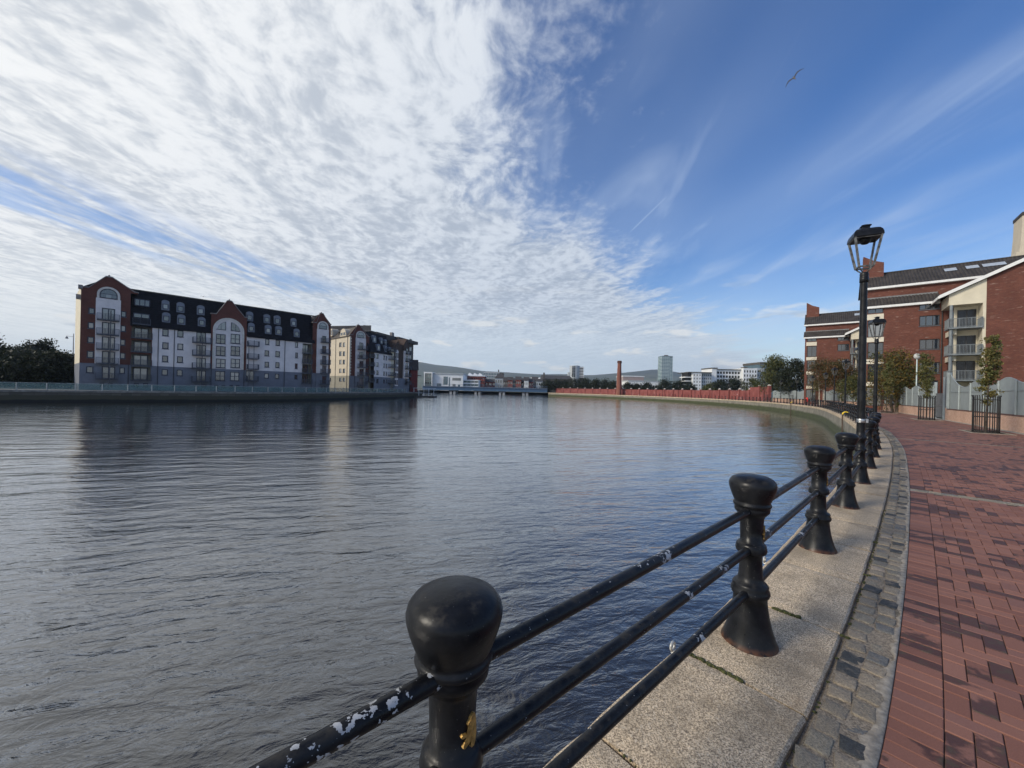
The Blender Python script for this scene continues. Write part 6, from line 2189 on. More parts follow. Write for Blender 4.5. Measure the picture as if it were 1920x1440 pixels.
def tree(name, label, loc, h, rx, ry, trunk_h, n_leaf, size, lmat, seed, group=None, bark=None, lean=(0, 0), nb=9, clump=0.42, cat='tree', r0=None, stems=1, low=0.0):
    rng = np.random.default_rng(seed)
    root = thing(name, label, cat, loc, 0.0, group)
    tr = MB()
    tips = []
    r0 = r0 or h * 0.018
    for st in range(stems):
        bx_, by_ = (0, 0) if stems == 1 else (rng.normal() * rx * 0.25, rng.normal() * ry * 0.25)
        pts, rad = [], []
        K_ = 7
        for i in range(K_):
            f = i / (K_ - 1)
            z_ = h * 0.92 * f
            pts.append((bx_ * (0.3 + 0.7 * f) + lean[0] * f * f + rng.normal() * 0.015 * h * f, by_ * (0.3 + 0.7 * f) + lean[1] * f * f + rng.normal() * 0.015 * h * f, z_ - 0.05))
            rad.append(r0 * (1 - 0.85 * f))
        tr.tube(pts, rad, 7)
        zc_ = trunk_h + (h - trunk_h) * 0.5
        for k in range(nb):
            f = trunk_h / h * 0.8 + (0.95 - trunk_h / h * 0.8) * (k + rng.random()) / nb
            i = min(K_ - 2, int(f / 0.92 * (K_ - 1)) if f < 0.92 else K_ - 2)
            base = Vector(pts[i]).lerp(Vector(pts[i + 1]), (f / 0.92 * (K_ - 1)) % 1.0)
            a = rng.random() * 2 * math.pi
            zt_ = min(h * 0.97, base.z + (0.25 + 0.4 * rng.random()) * rx)
            e = (zt_ - (trunk_h * (1 - low))) / max(0.1, (h - trunk_h * (1 - low)))
            prof = math.sqrt(max(0.05, 1 - (2 * min(max(e, 0), 1) - 0.9) ** 2)) 
            rr_ = (0.55 + 0.45 * rng.random()) * prof
            tip = Vector((pts[i][0] + math.cos(a) * rx * rr_, pts[i][1] + math.sin(a) * ry * rr_, zt_))
            midp = base.lerp(tip, 0.5) + Vector((0, 0, 0.08 * rx))
            tr.tube([base, midp, tip], [r0 * 0.42 * (1 - f * 0.6), r0 * 0.25 * (1 - f * 0.5), r0 * 0.08], 5)
            for q in (0.55, 0.8, 1.0): tips.append(tuple(base.lerp(tip, q) + Vector(rng.normal(size=3) * rx * 0.10)))
    tr.build('trunk', bark or M_bark, root)
    # some centres spread through the crown, so that the outline is uneven and gaps stay open
    zc_ = (h + trunk_h * (1 - low)) / 2; hz = (h - trunk_h * (1 - low)) / 2
    m_ = max(10, len(tips))
    d = rng.normal(size=(m_, 3)); d /= np.linalg.norm(d, axis=1)[:, None]
    rr_ = (0.35 + 0.62 * rng.random(m_))[:, None]
    extra = d * rr_ * np.array([rx, ry, hz]) + np.array([lean[0] * 0.4, lean[1] * 0.4, zc_])
    ctr = np.concatenate([np.array(tips), extra])
    sig = np.repeat((clump * rx * (0.6 + 0.8 * rng.random(len(ctr))))[:, None], 3, 1) * np.array([1, 1, 0.75])
    v, f = leaves(ctr, sig, n_leaf, size, rng)
    v[:, 2] = np.maximum(v[:, 2], 0.05)
    link('crown', np_mesh('crown', v, f, lmat), root)
    return root

# young street trees standing in the guards
young = [('slim young tree with yellowing leaves leaning out of the nearest guard', 5.25, (0.35, 0.0), 0.62),
         ('slim young tree in the second guard, beside the gateway', 5.6, (-0.1, 0.1), 0.72),
         ('slim young tree in the third guard, behind the second lamp', 6.0, (0.0, 0.1), 0.75)]
for k, p in enumerate(GUARDS[:3]):
    lab, h, ln, rx = young[k]
    tree('young_tree', lab, (p.x, p.y, 0.01), h, rx * 0.62, rx * 0.62, 1.9, 4200, 0.062, LF_young, 300 + k, 'young trees in guards', None, ln, 16, 0.52, r0=0.045)
for k, p in enumerate(GUARDS[3:6]):
    tree('young_tree', 'small street tree in the %s guard along the far fence' % ORD[k + 4], (p.x, p.y, 0.01), 5.4, 0.9, 0.9, 1.9, 900, 0.11, LF_young, 320 + k, 'young trees in guards', None, (0, 0), 8, 0.5, r0=0.05)
# bush and trees behind the fence
def gp_(u, y): 
    r_ = ray(u, 740)
    return (r_.x * y, y, 0)
tree('garden_bush', 'large golden green bush behind the fence, left of the globe lamp', gp_(1685, 46), 6.9, 2.9, 2.4, 0.9, 9000, 0.13, LF_gold, 31, None, None, (0, 0), 12, 0.42, cat='bush', stems=3, low=0.6)
tree('birch_tree', 'birch with pale trunk and russet leaves in front of the further flats', gp_(1541, 72), 8.8, 3.0, 2.4, 2.6, 6500, 0.13, LF_birch, 41, 'birches by the further flats', M_birch, (0.3, 0), 10, 0.42, r0=0.12, stems=2)
tree('birch_tree', 'birch with forked pale trunk beside the further cream gable', gp_(1578, 68), 8.2, 2.6, 2.2, 2.6, 6000, 0.13, LF_birch, 43, 'birches by the further flats', M_birch, (-0.2, 0), 9, 0.42, r0=0.11, stems=2)
tree('broadleaf_tree', 'dark green spreading tree left of the further brick flats', gp_(1456, 112), 12.6, 4.6, 4.2, 2.5, 9000, 0.24, LF_green, 51, 'trees beside the fence', None, (0, 0), 12, 0.42, stems=2, low=0.3)
tree('broadleaf_tree', 'dense dark tree squeezed between the spreading tree and the flats', gp_(1489, 100), 10.5, 4.2, 4.0, 2.0, 8000, 0.22, LF_dark, 52, 'trees beside the fence', None, (0, 0), 12, 0.42, low=0.4)
tree('broadleaf_tree', 'small leafy shrub tree under the birches behind the fence', gp_(1600, 60), 4.6, 2.4, 2.2, 1.0, 4500, 0.13, LF_green, 53, 'trees beside the fence', None, (0, 0), 9, 0.45, low=0.5)
# dark trees on the far bank at the left edge
for k, (u_, y_, h_, rx, lab) in enumerate(((72, 92, 10.2, 4.0, 'tallest dark tree at far left, its top standing out against the sky'),
                                           (20, 86, 7.4, 5.6, 'low dark tree at the very left edge of the far bank'),
                                           (112, 88, 6.8, 4.0, 'dark tree close against the end of the long block of flats'),
                                           (45, 80, 6.8, 4.6, 'dark shrubby tree in front of the tallest tree at far left'),
                                           (-40, 78, 10.0, 6.0, 'dark tree just beyond the left edge of the picture'),
                                           (8, 72, 5.6, 4.6, 'low dark bush behind the glass railing at the very left'),
                                           (62, 74, 5.4, 4.4, 'low dark bush behind the glass railing below the tallest tree'),
                                           (104, 77, 6.2, 4.0, 'low dark bush beside the end wall of the long block'))):
    r_ = ray(u_, 735)
    tree('bank_tree', lab, (r_.x * y_, y_, LZ), h_, rx, rx, 1.0, 12000, 0.27, LF_dark, 60 + k, 'dark trees on the far bank', None, (0, 0), 14, 0.40, low=0.7)
# ================================================================== the far end: bridge, town, hills
MB().addv([(-6000, 285, -0.35), (6000, 285, -0.35), (6000, 6500, -0.35), (-6000, 6500, -0.35)], [(0, 1, 2, 3)]).build('far_ground', pm('far ground', (0.08, 0.085, 0.05), 0.9, 0.3, 0.02), kind='structure', label='ground of the town beyond the bridge')
BY = 255.0
def bx_at(u, y=BY): return ray(u, 735).x * y
def z_at(u, v, y=BY): return at_depth(u, v, y).z
br = thing('river_bridge', 'low blue girder bridge on paired piers across the river', 'bridge', (bx_at(900), BY, 0))
o0 = br.location
M_blue = pm('blue girder paint', (0.065, 0.125, 0.205), 0.5, 0.12, 1.0)
M_dblue = pm('dark blue parapet', (0.10, 0.13, 0.18), 0.5, 0.2, 0.8)
xl, xr = bx_at(792) - o0.x, bx_at(1026) - o0.x
zd0, zd1, zp1 = z_at(900, 733.0), z_at(900, 727.0), z_at(900, 721.8)
MB().box(xl, xr, 0, 14, zd0, zd1).build('girder', M_blue, br)
MB().box(xl, xr, -0.6, 14.6, zd1, zd1 + 0.5).build('deck', M_dblue, br)
m = MB()
n = 110
for i in range(n + 1):
    x_ = xl + (xr - xl) * i / n
    m.box(x_ - 0.05, x_ + 0.05, -0.55, -0.45, zd1 + 0.5, zp1)
m.box(xl, xr, -0.56, -0.44, zp1, zp1 + 0.12)
m.build('parapet', M_dblue, br)
M_pier = pm('pale concrete pier', (0.36, 0.36, 0.35), 0.8, 0.2, 0.5, stain=0.5)
for u_ in (848, 895, 941, 985):
    x_ = bx_at(u_) - o0.x
    for dx_ in (-1.2, 1.2):
        p_ = MB().box(x_ + dx_ - 0.75, x_ + dx_ + 0.75, 1.0, 13, -3.0, zd0 - 0.01).build('pier', M_pier, br)
    MB().box(x_ - 2.4, x_ + 2.4, 0.4, 13.6, zd0 - 0.5, zd0 - 0.005).build('pier_cap', M_dk, br)

def far_block(name, label, u0, u1, v0, y, depth, mat, nx=0, nz=0, v1=733, cat='building', group=None, wmat=None, wfrac=(0.62, 0.5), roof=None, rz=0.0, zbase=-0.3):
    """a distant building: walls with rows of real window openings set on the front"""
    x0, x1 = ray(u0, 720).x * y, ray(u1, 720).x * y
    z1 = at_depth((u0 + u1) / 2, v0, y).z
    r_ = thing(name, label, cat, (x0, y, zbase), rz, group)
    w_ = x1 - x0
    h_ = z1 - zbase
    ops = []
    if nx:
        for i in range(nx):
            for k in range(nz):
                cx_, cz_ = w_ * (i + 0.5) / nx, h_ * (0.10 + 0.86 * (k + 0.5) / nz)
                a, b_ = w_ / nx * wfrac[0] / 2, h_ * 0.86 / nz * wfrac[1] / 2
                ops.append((cx_ - a, cx_ + a, cz_ - b_, cz_ + b_))
    m = wall_grid(0, w_, 0, h_, ops, 0, 0.25)
    m.addv([(w_, 0, 0), (w_, depth, 0), (w_, depth, h_), (w_, 0, h_)], [(0, 1, 2, 3)])
    m.addv([(0, 0, 0), (0, depth, 0), (0, depth, h_), (0, 0, h_)], [(3, 2, 1, 0)])
    m.addv([(0, 0, h_), (w_, 0, h_), (w_, depth, h_), (0, depth, h_)], [(0, 1, 2, 3)])
    m.build('wall', mat, r_)
    for o in ops:
        MB().addv([(o[0], 0.2, o[2]), (o[1], 0.2, o[2]), (o[1], 0.2, o[3]), (o[0], 0.2, o[3])], [(0, 1, 2, 3)]).build('window', wmat or M_glass, r_)
    if roof is not None:
        kind, rh, rm_ = roof
        if kind == 'gable':
            fix_normals(MB().addv([(-0.4, -0.4, h_), (w_ + .4, -.4, h_), (w_ + .4, depth / 2, h_ + rh), (-.4, depth / 2, h_ + rh), (w_ + .4, depth + .4, h_), (-.4, depth + .4, h_)], [(0, 1, 2, 3), (3, 2, 4, 5), (0, 3, 5), (1, 4, 2)]).build('roof', rm_, r_))
        elif kind == 'hip':
            fix_normals(MB().addv([(-.4, -.4, h_), (w_ + .4, -.4, h_), (w_ + .4, depth, h_), (-.4, depth, h_), (w_ * .3, depth / 2, h_ + rh), (w_ * .7, depth / 2, h_ + rh)], [(0, 1, 5, 4), (1, 2, 5), (2, 3, 4, 5), (3, 0, 4)]).build('roof', rm_, r_))
        else:
            MB().box(-0.5, w_ + 0.5, -0.5, depth + .5, h_ + 0.003, h_ + rh).build('roof', rm_, r_)
    return r_, w_, h_

M_pwhite = pm('white cladding', (0.74, 0.75, 0.75), 0.7, 0.06, 0.3)
M_pgrey = pm('pale grey cladding and shaded white', (0.42, 0.45, 0.47), 0.7, 0.08, 0.3)  # also carries the shade of two white apartment fronts as colour
M_glassb = glass_mat('blue curtain glass', (0.05, 0.10, 0.13), 0.15)
M_teal = glass_mat('green curtain glass', (0.06, 0.10, 0.10), 0.15)
M_townbrick = pm('town red brick', (0.22, 0.06, 0.045), 0.85, 0.2, 0.4)
M_townroof = pm('town slate', (0.055, 0.05, 0.05), 0.8, 0.3, 0.3)
# behind the bridge, left to right
r_, w_, h_ = far_block('glass_atrium', 'green glazed corner of the white hall behind the bridge', 796, 810, 700, 300, 20, M_teal, 3, 4)
MB().box(-0.6, w_ + 0.3, -0.8, 20, h_ + .003, h_ + 1.0).build('roof_edge', M_pwhite, r_)
for x_ in (0.0, w_): MB().box(x_ - 0.3, x_ + 0.3, -0.9, -0.3, 0, h_).build('column', M_pwhite, r_)
r_, w_, h_ = far_block('white_hall', 'low white hall with dark square windows behind the bridge', 810.5, 868, 701.5, 302, 30, M_pwhite)
for a, b_, c, d in ((0.36, 0.50, 0.35, 0.85), (0.15, 0.29, 0.02, 0.42), (0.54, 0.57, 0.0, 0.80), (0.65, 0.93, 0.62, 0.78), (0.66, 0.76, 0.05, 0.40), (0.84, 0.90, 0.05, 0.36)):
    MB().box(w_ * a, w_ * b_, -0.12, -0.01, h_ * c, h_ * d).build('window', M_glassb, r_)
MB().box(-0.5, w_ + .5, -0.6, 30, h_ + .003, h_ + 0.7).build('roof', M_pgrey, r_)
r_, w_, h_ = far_block('brick_offices', 'red brick offices with pale stepped rooflights behind the bridge', 871, 908, 705.5, 330, 25, M_townbrick, 9, 4, roof=('flat', 0.8, M_pwhite))
for k in range(3): MB().prism([(w_ * (0.14 + 0.26 * k), h_ + 0.8), (w_ * (0.36 + 0.26 * k), h_ + 0.8), (w_ * (0.36 + 0.26 * k), h_ + 1.6), (w_ * (0.22 + 0.26 * k), h_ + 3.0)], 1, 12).build('rooflight', M_pwhite, r_)
r_, w_, h_ = far_block('glazed_pavilion', 'low green glazed pavilion with pale bands behind the bridge', 868.5, 897, 712, 305, 18, M_pwhite, 4, 3, wmat=M_teal, wfrac=(0.94, 0.6))
far_block('blue_glass_offices', 'blue glass office block with plant on its roof behind the bridge', 907, 936.5, 697.5, 420, 30, M_pgrey, 10, 6, wmat=M_glassb, wfrac=(0.85, 0.8))
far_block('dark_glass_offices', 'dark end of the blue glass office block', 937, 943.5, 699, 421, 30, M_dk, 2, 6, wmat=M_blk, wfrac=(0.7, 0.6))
far_block('hipped_house', 'pale house with a dark hipped roof below the blue offices', 928, 946, 709, 340, 16, M_pgrey, 4, 2, roof=('hip', 4.5, M_townroof))
MB().box(15, 16.2, 10, 11, at_depth(919, 697.5, 420).z + .3, at_depth(919, 691.5, 420).z).build('roof_plant', M_dk, bpy.data.objects['blue_glass_offices'])
rt = random.Random(77)
row = [(908, 930, 716), (944, 954, 714), (952, 961, 712.5), (960, 968, 715), (967, 977, 712), (975, 984, 716), (983, 991, 714), (990, 1000, 716), (998, 1008, 713), (1005, 1018, 715)]
mats_ = [M_townbrick, M_dk, M_townbrick, M_pgrey, M_townbrick, M_dk, M_pwhite, M_townbrick, M_pwhite, M_pgrey]
desc = ['long low brick terrace', 'small dark gabled house', 'narrow brick house', 'pale narrow house', 'red brick house', 'dark brick house', 'small white house', 'low red house', 'white gabled building', 'grey end building']
for k, (a, b_, v_) in enumerate(row):
    far_block('town_house', desc[k] + ', %s in the row of roofs above the bridge' % ORD[k + 1], a, b_, v_, 322 + rt.random() * 25, 11, mats_[k], 3, 2, cat='house', group='houses above the bridge', roof=('gable', 2.0 + rt.random() * 1.5, M_townroof))
far_block('dark_warehouse', 'dark pitched warehouse behind the bank trees right of the bridge', 1018, 1072, 711, 330, 30, M_dk, 8, 2, roof=('gable', 3.8, M_townroof))
MB().box(0.3, 1.6, 2, 3.2, 0, at_depth(1014, 702, 330).z + 2).build('chimney', M_dk, bpy.data.objects['dark_warehouse'])
for k, (u_, v_) in enumerate(((998, 707), (1012, 708))):
    p = at_depth(u_, 716, 900)
    q = thing('storage_tank', ['left white domed tank far beyond the bridge', 'right white domed tank far beyond the bridge'][k], 'tank', (p.x, 900, 0), 0, 'white tanks')
    zt_ = at_depth(u_, v_, 900).z
    MB().lathe([(4, 0), (4, zt_ - 4), (3.2, zt_ - 1.2), (0, zt_)], 14).build('shell', M_pwhite, q)
# round apartment tower
p = at_depth(1079, 715, 560)
q = thing('apartment_tower', 'stepped grey and white apartment tower left of the brick chimney', 'building', (p.x, 560, 0))
zt_ = at_depth(1080, 686, 560).z
zb2 = at_depth(1080, 701, 560).z
MB().lathe([(7.5, 0), (7.5, zt_), (0, zt_ + 0.2)], 18, (-1.5, 0, 0), False).build('drum', M_pgrey, q)
MB().box(0.5, 10.5, -4, 8, 0, zt_ - 1.5).build('slab_block', M_dk, q)
MB().box(-11, -4, -3, 6, 0, zb2 + 2).build('low_wing', M_pgrey, q)
for k in range(7):
    z_ = zb2 - 5 + (zt_ - zb2 + 4) * k / 7
    MB().box(2.0, 11.4, -5.2, -4.01, z_, z_ + 0.9).build('balcony', M_pwhite, q)
    for j in range(3): MB().box(-6.2 + j * 2.4, -4.6 + j * 2.4, -7.75 + 0.5 * abs(j - 1), -6.0, z_ + 0.4, z_ + 2.0).build('window', M_blk, q)
# brick chimney
Yc = 196.0
p = at_depth(1160.5, 729, Yc + 12)
ch = thing('brick_chimney', 'tall free-standing red brick mill chimney behind the red wall', 'chimney', (p.x, Yc + 12, 0))
zt_ = at_depth(1161, 676.5, Yc + 12).z
M_chim = brick_mat('orange red brick', (0.20, 0.065, 0.042), (0.26, 0.085, 0.055), (0.20, 0.13, 0.10))
MB().lathe([(1.50, -0.3), (1.45, 1.5), (1.02, zt_ - 1.4)], 8, smooth=False).build('shaft', M_chim, ch)
MB().lathe([(1.02, zt_ - 1.4), (1.28, zt_ - 1.2), (1.28, zt_ - 0.35), (1.12, zt_ - 0.3), (1.12, zt_), (0.7, zt_), (0.7, zt_ - 2)], 8, smooth=False).build('crown', pm('sooty brick', (0.10, 0.045, 0.035), 0.9, 0.3, 1), ch)
# low pale sheds between chimney and glass tower
far_block('low_shed', 'long low pinkish shed right of the chimney', 1168, 1207, 706.5, 480, 30, pm('pinkish cladding', (0.36, 0.28, 0.26), 0.8, 0.1, 0.3), 8, 1, roof=('flat', 1.2, M_pwhite))
far_block('white_shed', 'long low white building in front of the pinkish shed', 1178, 1238, 715, 430, 25, M_pwhite, 12, 1, wmat=M_blk, wfrac=(0.8, 0.4), roof=('flat', 0.8, M_pgrey))
# glass tower
Yt = 900.0
x0, x1 = ray(1240.5, 700).x * Yt, ray(1261, 700).x * Yt
zt_ = at_depth(1250, 667, Yt).z
gt2 = thing('glass_tower', 'slim pale green glass tower rising beside the hill', 'tower', (x0, Yt, 0))
M_tower = glass_mat('pale tower glass', (0.10, 0.16, 0.17), 0.25, False)
w_ = x1 - x0
MB().box(0.4, w_ - 0.4, 0.4, 24, 0, zt_ - 0.3).build('core', M_tower, gt2)
nfl = 26
fl_me = MB().box(0, w_ * 0.72, 0, 24.4, 0, 0.9).mesh('floor_band', pm('pale spandrel glass', (0.46, 0.56, 0.57), 0.35, 0.05, 0.1))
fl_m2 = MB().box(w_ * 0.72 + 0.3, w_, 0.2, 24.2, 0, 1.1).mesh('floor_band', pm('darker spandrel glass', (0.33, 0.43, 0.45), 0.35, 0.05, 0.1))
for k in range(nfl):
    link('floor_band', fl_me, gt2, loc=(0, 0, 2 + (zt_ - 3) * k / nfl))
    link('floor_band', fl_m2, gt2, loc=(0, 0, 2 + (zt_ - 6) * k / nfl))
for k in range(7): MB().box(w_ * k / 6 - 0.1, w_ * k / 6 + 0.1, -0.12, 0.39, 0, zt_).build('mullion', M_pgrey, gt2)
MB().box(w_ * 0.35, w_ * 0.65, 5, 12, zt_ - 0.3, zt_ + 2.2).build('roof_plant', M_dk, gt2)
# white apartments
Ya = 330.0
def white_flats(name, label, u0, u1, v0, y, depth, nx, nz, wf, mat=M_pwhite):
    return far_block(name, label, u0, u1, v0, y, depth, mat, nx, nz, wmat=M_blk, wfrac=wf, group='white waterside apartments')
r_, w_, h_ = white_flats('white_apartments', 'white apartment block with projecting balconies, leftmost of the group', 1299, 1315, 698.5, 318, 22, 3, 6, (0.35, 0.45))
MB().box(-3.5, w_ + 8.5, -0.6, 22, h_ + 0.003, h_ + 0.5).build('roof', M_dk, r_)
for k in range(5):
    b_ = MB().box(-6.0, -0.01, 1, 12, h_ * (0.12 + 0.165 * k), h_ * (0.12 + 0.165 * k) + 0.7).build('balcony', M_pwhite, r_)
MB().box(-3.0, -0.02, 3, 14, 0, h_ - 0.2).build('recess', M_blk, r_)  # solid near-black box, the recess's shade put into its colour
r_, w_, h_ = white_flats('white_apartments', 'shaded lilac white apartment front beside the leftmost balconies', 1315.3, 1334, 698.7, 320, 24, 5, 6, (0.45, 0.5), M_pgrey)  # white front whose shade is put into the colour by pale grey
r_, w_, h_ = white_flats('white_apartments', 'plain pale stair tower between the white apartments', 1334.5, 1343, 691, 324, 18, 0, 0, (0.5, 0.5))
MB().box(-0.5, w_ + .8, -0.5, 18, h_ + .003, h_ + 0.8).build('roof', M_dk, r_)
r_, w_, h_ = white_flats('white_apartments', 'long white apartment front with dark balcony openings', 1343.3, 1393, 693.5, 330, 26, 9, 6, (0.72, 0.58))
MB().box(-0.5, w_ + .5, -1.0, 26, h_ + .003, h_ + 0.5).build('roof', M_dk, r_)
r_, w_, h_ = white_flats('white_apartments', 'square white apartment tower at the right of the group', 1393.5, 1419, 690.5, 326, 24, 5, 6, (0.5, 0.55))
MB().box(w_ * .2, w_ * .45, 3, 8, h_ + .003, h_ + 1.2).build('roof_plant', M_dk, r_)
r_, w_, h_ = white_flats('white_apartments', 'shaded grey end of the white apartment tower', 1419.3, 1432, 690, 329, 24, 3, 6, (0.4, 0.5), M_pgrey)  # white tower's shaded side painted in by the grey colour
far_block('grey_offices', 'grey glass office block with flat dark roof behind the spreading tree', 1424, 1470, 683.5, 420, 30, M_glassb, 0, 0, roof=('flat', 2.4, M_dk))
# trees and shrubs along the far right bank
def ft(name, u, y, vtop, rx, seed, lab, mat=LF_dark, n=3500, size=0.34):
    r_ = ray(u, 735)
    h_ = at_depth(u, vtop, y).z
    return tree(name, lab, (r_.x * y, y, 0), h_, rx, rx, 0.8, n, size, mat, seed, 'trees along the far right bank', None, (0, 0), 10, 0.42, low=0.8)
k = 0
belt = [(1026, 262, 716, 6), (1044, 262, 716, 6.5), (1062, 258, 715, 6.5), (1080, 254, 713.5, 6.5), (1098, 250, 714, 6.5), (1116, 246, 714, 6.2), (1134, 242, 716, 6), (1150, 236, 718, 5), (1176, 236, 720, 5), (1194, 232, 722, 4.5), (1212, 230, 721, 5)]
for i, (u_, y_, v_, rx) in enumerate(belt):
    ft('bank_tree', u_, y_, v_, rx, 500 + i, '%s dark tree from the bridge along the right bank, behind the red wall' % ORD[i + 1])
ft('bank_tree', 1246, 235, 716, 6.5, 530, 'broad dark tree below the glass tower', n=4500)
ft('bank_tree', 1272, 232, 717, 6.5, 531, 'dark tree left of the white apartments', n=4500)
ft('bank_tree', 1292, 225, 721, 4.5, 532, 'low dark tree at the foot of the leftmost white apartments')
ft('bank_tree', 1352, 215, 714.5, 6.0, 533, 'round dark tree in front of the long white apartment front', n=4500)
ft('bank_tree', 1378, 218, 712.5, 6.5, 534, 'dark tree in front of the square white tower', n=4500)
ft('bank_tree', 1412, 200, 711, 5.5, 535, 'green tree with reddish tips below the shaded white end', LF_green, 4500)
ft('bank_tree', 1330, 215, 722, 4.0, 536, 'low shrub behind the red wall right of the white apartments', LF_green)

# ------------------------------------------------------------------ hills
RIDGE = [(-900, 640), (-300, 655), (200, 664), (600, 668), (784, 677.5), (813, 683), (857, 687.5), (902, 694.5), (955, 697.5), (1011, 701), (1061, 701), (1096, 703), (1109, 703), (1127, 701.5), (1168, 698), (1200, 694.5), (1222, 692), (1240, 692), (1255, 694.5),
         (1269, 697), (1292, 701), (1330, 705), (1500, 712), (1900, 716), (2600, 720)]
def hills():
    Yr = 4300.0
    us = np.linspace(-900, 2600, 420)
    vr = np.interp(us, [q[0] for q in RIDGE], [q[1] for q in RIDGE])
    rows_ = 26
    rg = np.random.default_rng(4)
    ph = rg.random((12, 2)) * 6.28
    vs, fs = [], []
    for j in range(rows_ + 1):
        f = j / rows_
        for u_, v_ in zip(us, vr):
            hr_ = at_depth(u_, v_, Yr).z
            y_ = 2300 + (Yr - 2300) * min(f, 0.8) / 0.8 + max(0, f - 0.8) * 4000
            x_ = ray(u_, 735).x * y_
            g_ = min(f, 0.8) / 0.8
            z_ = hr_ * (g_ ** 1.35) if f <= 0.8 else hr_ * (1 - (f - 0.8) * 1.6)
            nz = sum(math.sin(x_ * 0.0031 * (1 + k * 0.7) + y_ * 0.0027 * (1 + k * 0.5) + ph[k, 0]) / (1 + k) for k in range(6))
            z_ += nz * 9 * g_ * (1 - g_) * 4 + nz * 1.5 * g_
            vs.append((x_, y_, z_ - 0.4))
    n_ = len(us)
    for j in range(rows_):
        for i in range(n_ - 1):
            fs.append((j * n_ + i, j * n_ + i + 1, (j + 1) * n_ + i + 1, (j + 1) * n_ + i))
    m, t, b = new_mat('moor and fields')
    p = pos(t)
    n1 = t.noise(p, 0.0022, 4, 0.6)
    vo = t.new('ShaderNodeTexVoronoi'); t.put(vo.inputs['Vector'], t.vm('MULTIPLY', p, (0.0045, 0.0035, 0.0))); vo.inputs['Scale'].default_value = 1.0
    z = t.sep(p)[2]
    col = t.mix(t.step(n1, 0.35, 0.65), (0.055, 0.06, 0.035), (0.10, 0.095, 0.055))
    fld = t.mix(t.sep(vo.outputs['Color'])[0], (0.045, 0.07, 0.025), (0.11, 0.125, 0.055))
    col = t.mix(t.mul(t.step(z, 190, 60), 0.75), col, fld)
    town = t.mul(t.step(t.noise(p, 0.03, 2, 0.5), 0.60, 0.66), t.step(z, 110, 20))
    col = t.mix(t.mul(town, 0.7), col, (0.30, 0.27, 0.25))
    wood = t.mul(t.step(t.noise(p, 0.006, 4, 0.6), 0.54, 0.62), t.step(z, 240, 90))
    col = t.mix(t.mul(wood, 0.8), col, (0.022, 0.030, 0.014))
    t.put(b.inputs['Base Color'], col)
    b.inputs['Roughness'].default_value = 0.95
    fix_normals(MB().addv(vs, fs, True).build('hills', m, kind='structure', label='low moorland hills behind the town'))
hills()

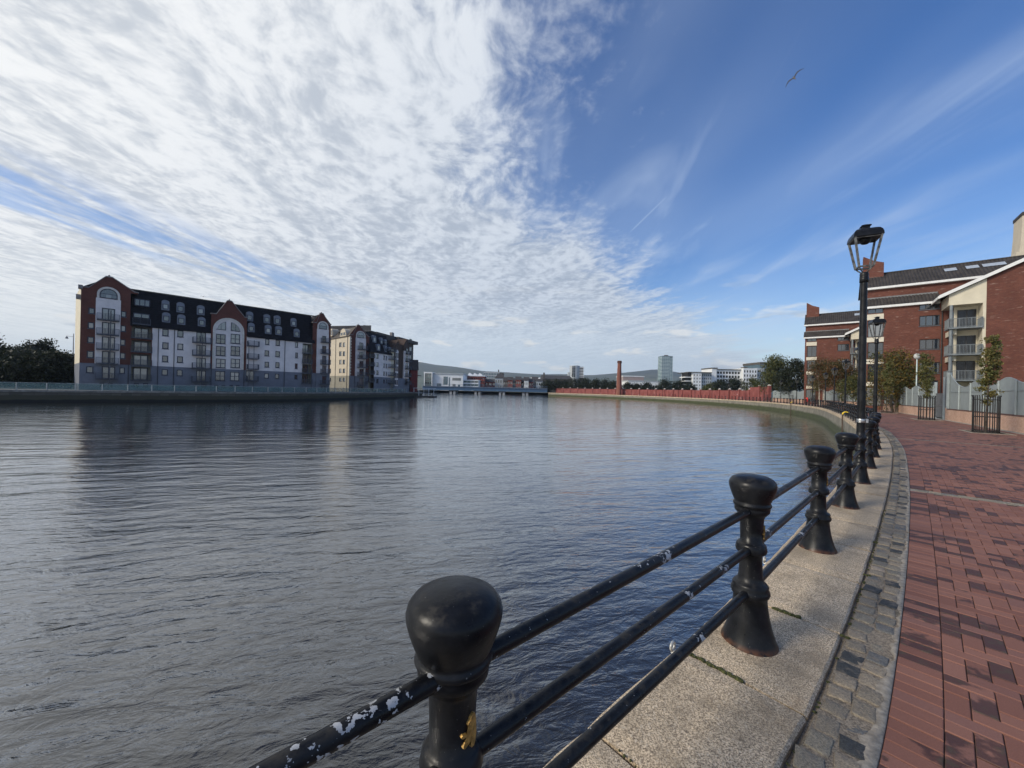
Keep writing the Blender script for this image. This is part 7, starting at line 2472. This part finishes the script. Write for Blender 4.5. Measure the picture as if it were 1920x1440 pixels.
# ------------------------------------------------------------------ gulls
def gull(loc, span, yaw, roll, label):
    r_ = thing('gull', label, 'bird', loc)
    M_g = pm('grey gull plumage', (0.10, 0.095, 0.09), 0.7, 0.2, 8)
    M_gd = pm('dark gull wing', (0.05, 0.048, 0.047), 0.7, 0.2, 8)
    L = span * 0.36
    m = MB()
    prof = [(0.0, -0.5), (0.025, -0.46), (0.06, -0.36), (0.10, -0.15), (0.105, 0.05), (0.075, 0.28), (0.035, 0.42), (0.02, 0.5)]
    vs, fs = [], []
    for rr_, x_ in prof:
        for k in range(10):
            a = 2 * math.pi * k / 10
            vs.append((x_ * L, math.cos(a) * rr_ * L * 1.25, math.sin(a) * rr_ * L * 1.15))
    for i in range(len(prof) - 1):
        for k in range(10): fs.append((i * 10 + k, i * 10 + (k + 1) % 10, (i + 1) * 10 + (k + 1) % 10, (i + 1) * 10 + k))
    m.addv(vs, fs, True)
    m.addv([(0.42 * L, -0.02 * L, 0), (0.42 * L, 0.02 * L, 0), (0.66 * L, 0.11 * L, 0.01 * L), (0.68 * L, 0, 0.0), (0.66 * L, -0.11 * L, 0.01 * L)], [(0, 1, 2, 3, 4)])
    body = m.build('body', M_g, r_)
    hd = MB().lathe([(0.0, -0.055 * L), (0.045 * L, -0.035 * L), (0.058 * L, 0), (0.045 * L, 0.035 * L), (0, 0.055 * L)], 10, (-0.5 * L, 0, 0.02 * L)).build('head', M_g, r_)
    wings = []
    for sg in (-1, 1):
        st = [(0.0, 0.02, -0.16, 0.20), (0.25, 0.13, -0.24, 0.12), (0.48, 0.17, -0.28, 0.05), (0.72, 0.10, -0.16, 0.07), (0.90, 0.01, -0.02, 0.12), (1.0, -0.06, 0.14, 0.16)]
        vs, fs = [], []
        for f, z_, xa, xb in st:
            y_ = sg * f * span / 2
            th = 0.012 * span * (1 - f) + 0.003
            vs += [(xa * L, y_, z_ * span * 0.5), ((xa + xb) / 2 * L, y_, z_ * span * 0.5 + th), (xb * L, y_, z_ * span * 0.5 - 0.004), ((xa + xb) / 2 * L, y_, z_ * span * 0.5 - th * 0.3)]
        for i in range(len(st) - 1):
            for k in range(4): fs.append((i * 4 + k, i * 4 + (k + 1) % 4, i * 4 + 4 + (k + 1) % 4, i * 4 + 4 + k))
        fs.append((20, 21, 22, 23))
        o = MB().addv(vs, fs, True).build('wing', M_gd, r_); fix_normals(o)
    # wings across the line of sight, banked by `roll`, tail towards the viewer
    fw = (Vector(loc) - Vector((0, 0, EYE))).normalized()
    rt_ = fw.cross(Vector((0, 0, 1))).normalized()
    up_ = rt_.cross(fw)
    yx = rt_ * math.cos(R(roll)) + up_ * math.sin(R(roll))
    zx = up_ * math.cos(R(roll)) - rt_ * math.sin(R(roll))
    xx = yx.cross(zx)
    tl = Matrix.Rotation(R(yaw), 3, 'Y')
    r_.rotation_euler = (Matrix((xx, yx, zx)).transposed() @ tl).to_euler()
    return r_
gull(at_depth(1489, 146, 21), 1.0, 28, 36, 'gull gliding high in the blue sky at upper right')
gull(at_depth(381, 556, 75), 1.0, 20, 5, 'tiny distant bird above the long block of flats')

# ================================================================== air
def haze():
    m = bpy.data.materials.new('thin haze')
    m.use_nodes = True
    t = NT(m.node_tree)
    t.n.clear()
    v = t.new('ShaderNodeVolumePrincipled')
    v.inputs['Color'].default_value = (0.62, 0.79, 1.0, 1)
    v.inputs['Density'].default_value = 0.00010
    v.inputs['Anisotropy'].default_value = 0.2
    t.l.new(v.outputs[0], t.new('ShaderNodeOutputMaterial').inputs['Volume'])
    MB().box(-5600, 5600, -420, 5600, -5.0, 420).build('haze', m, kind='stuff', label='thin blue haze over the town and hills')
haze()
SC.cycles.volume_bounces = 0
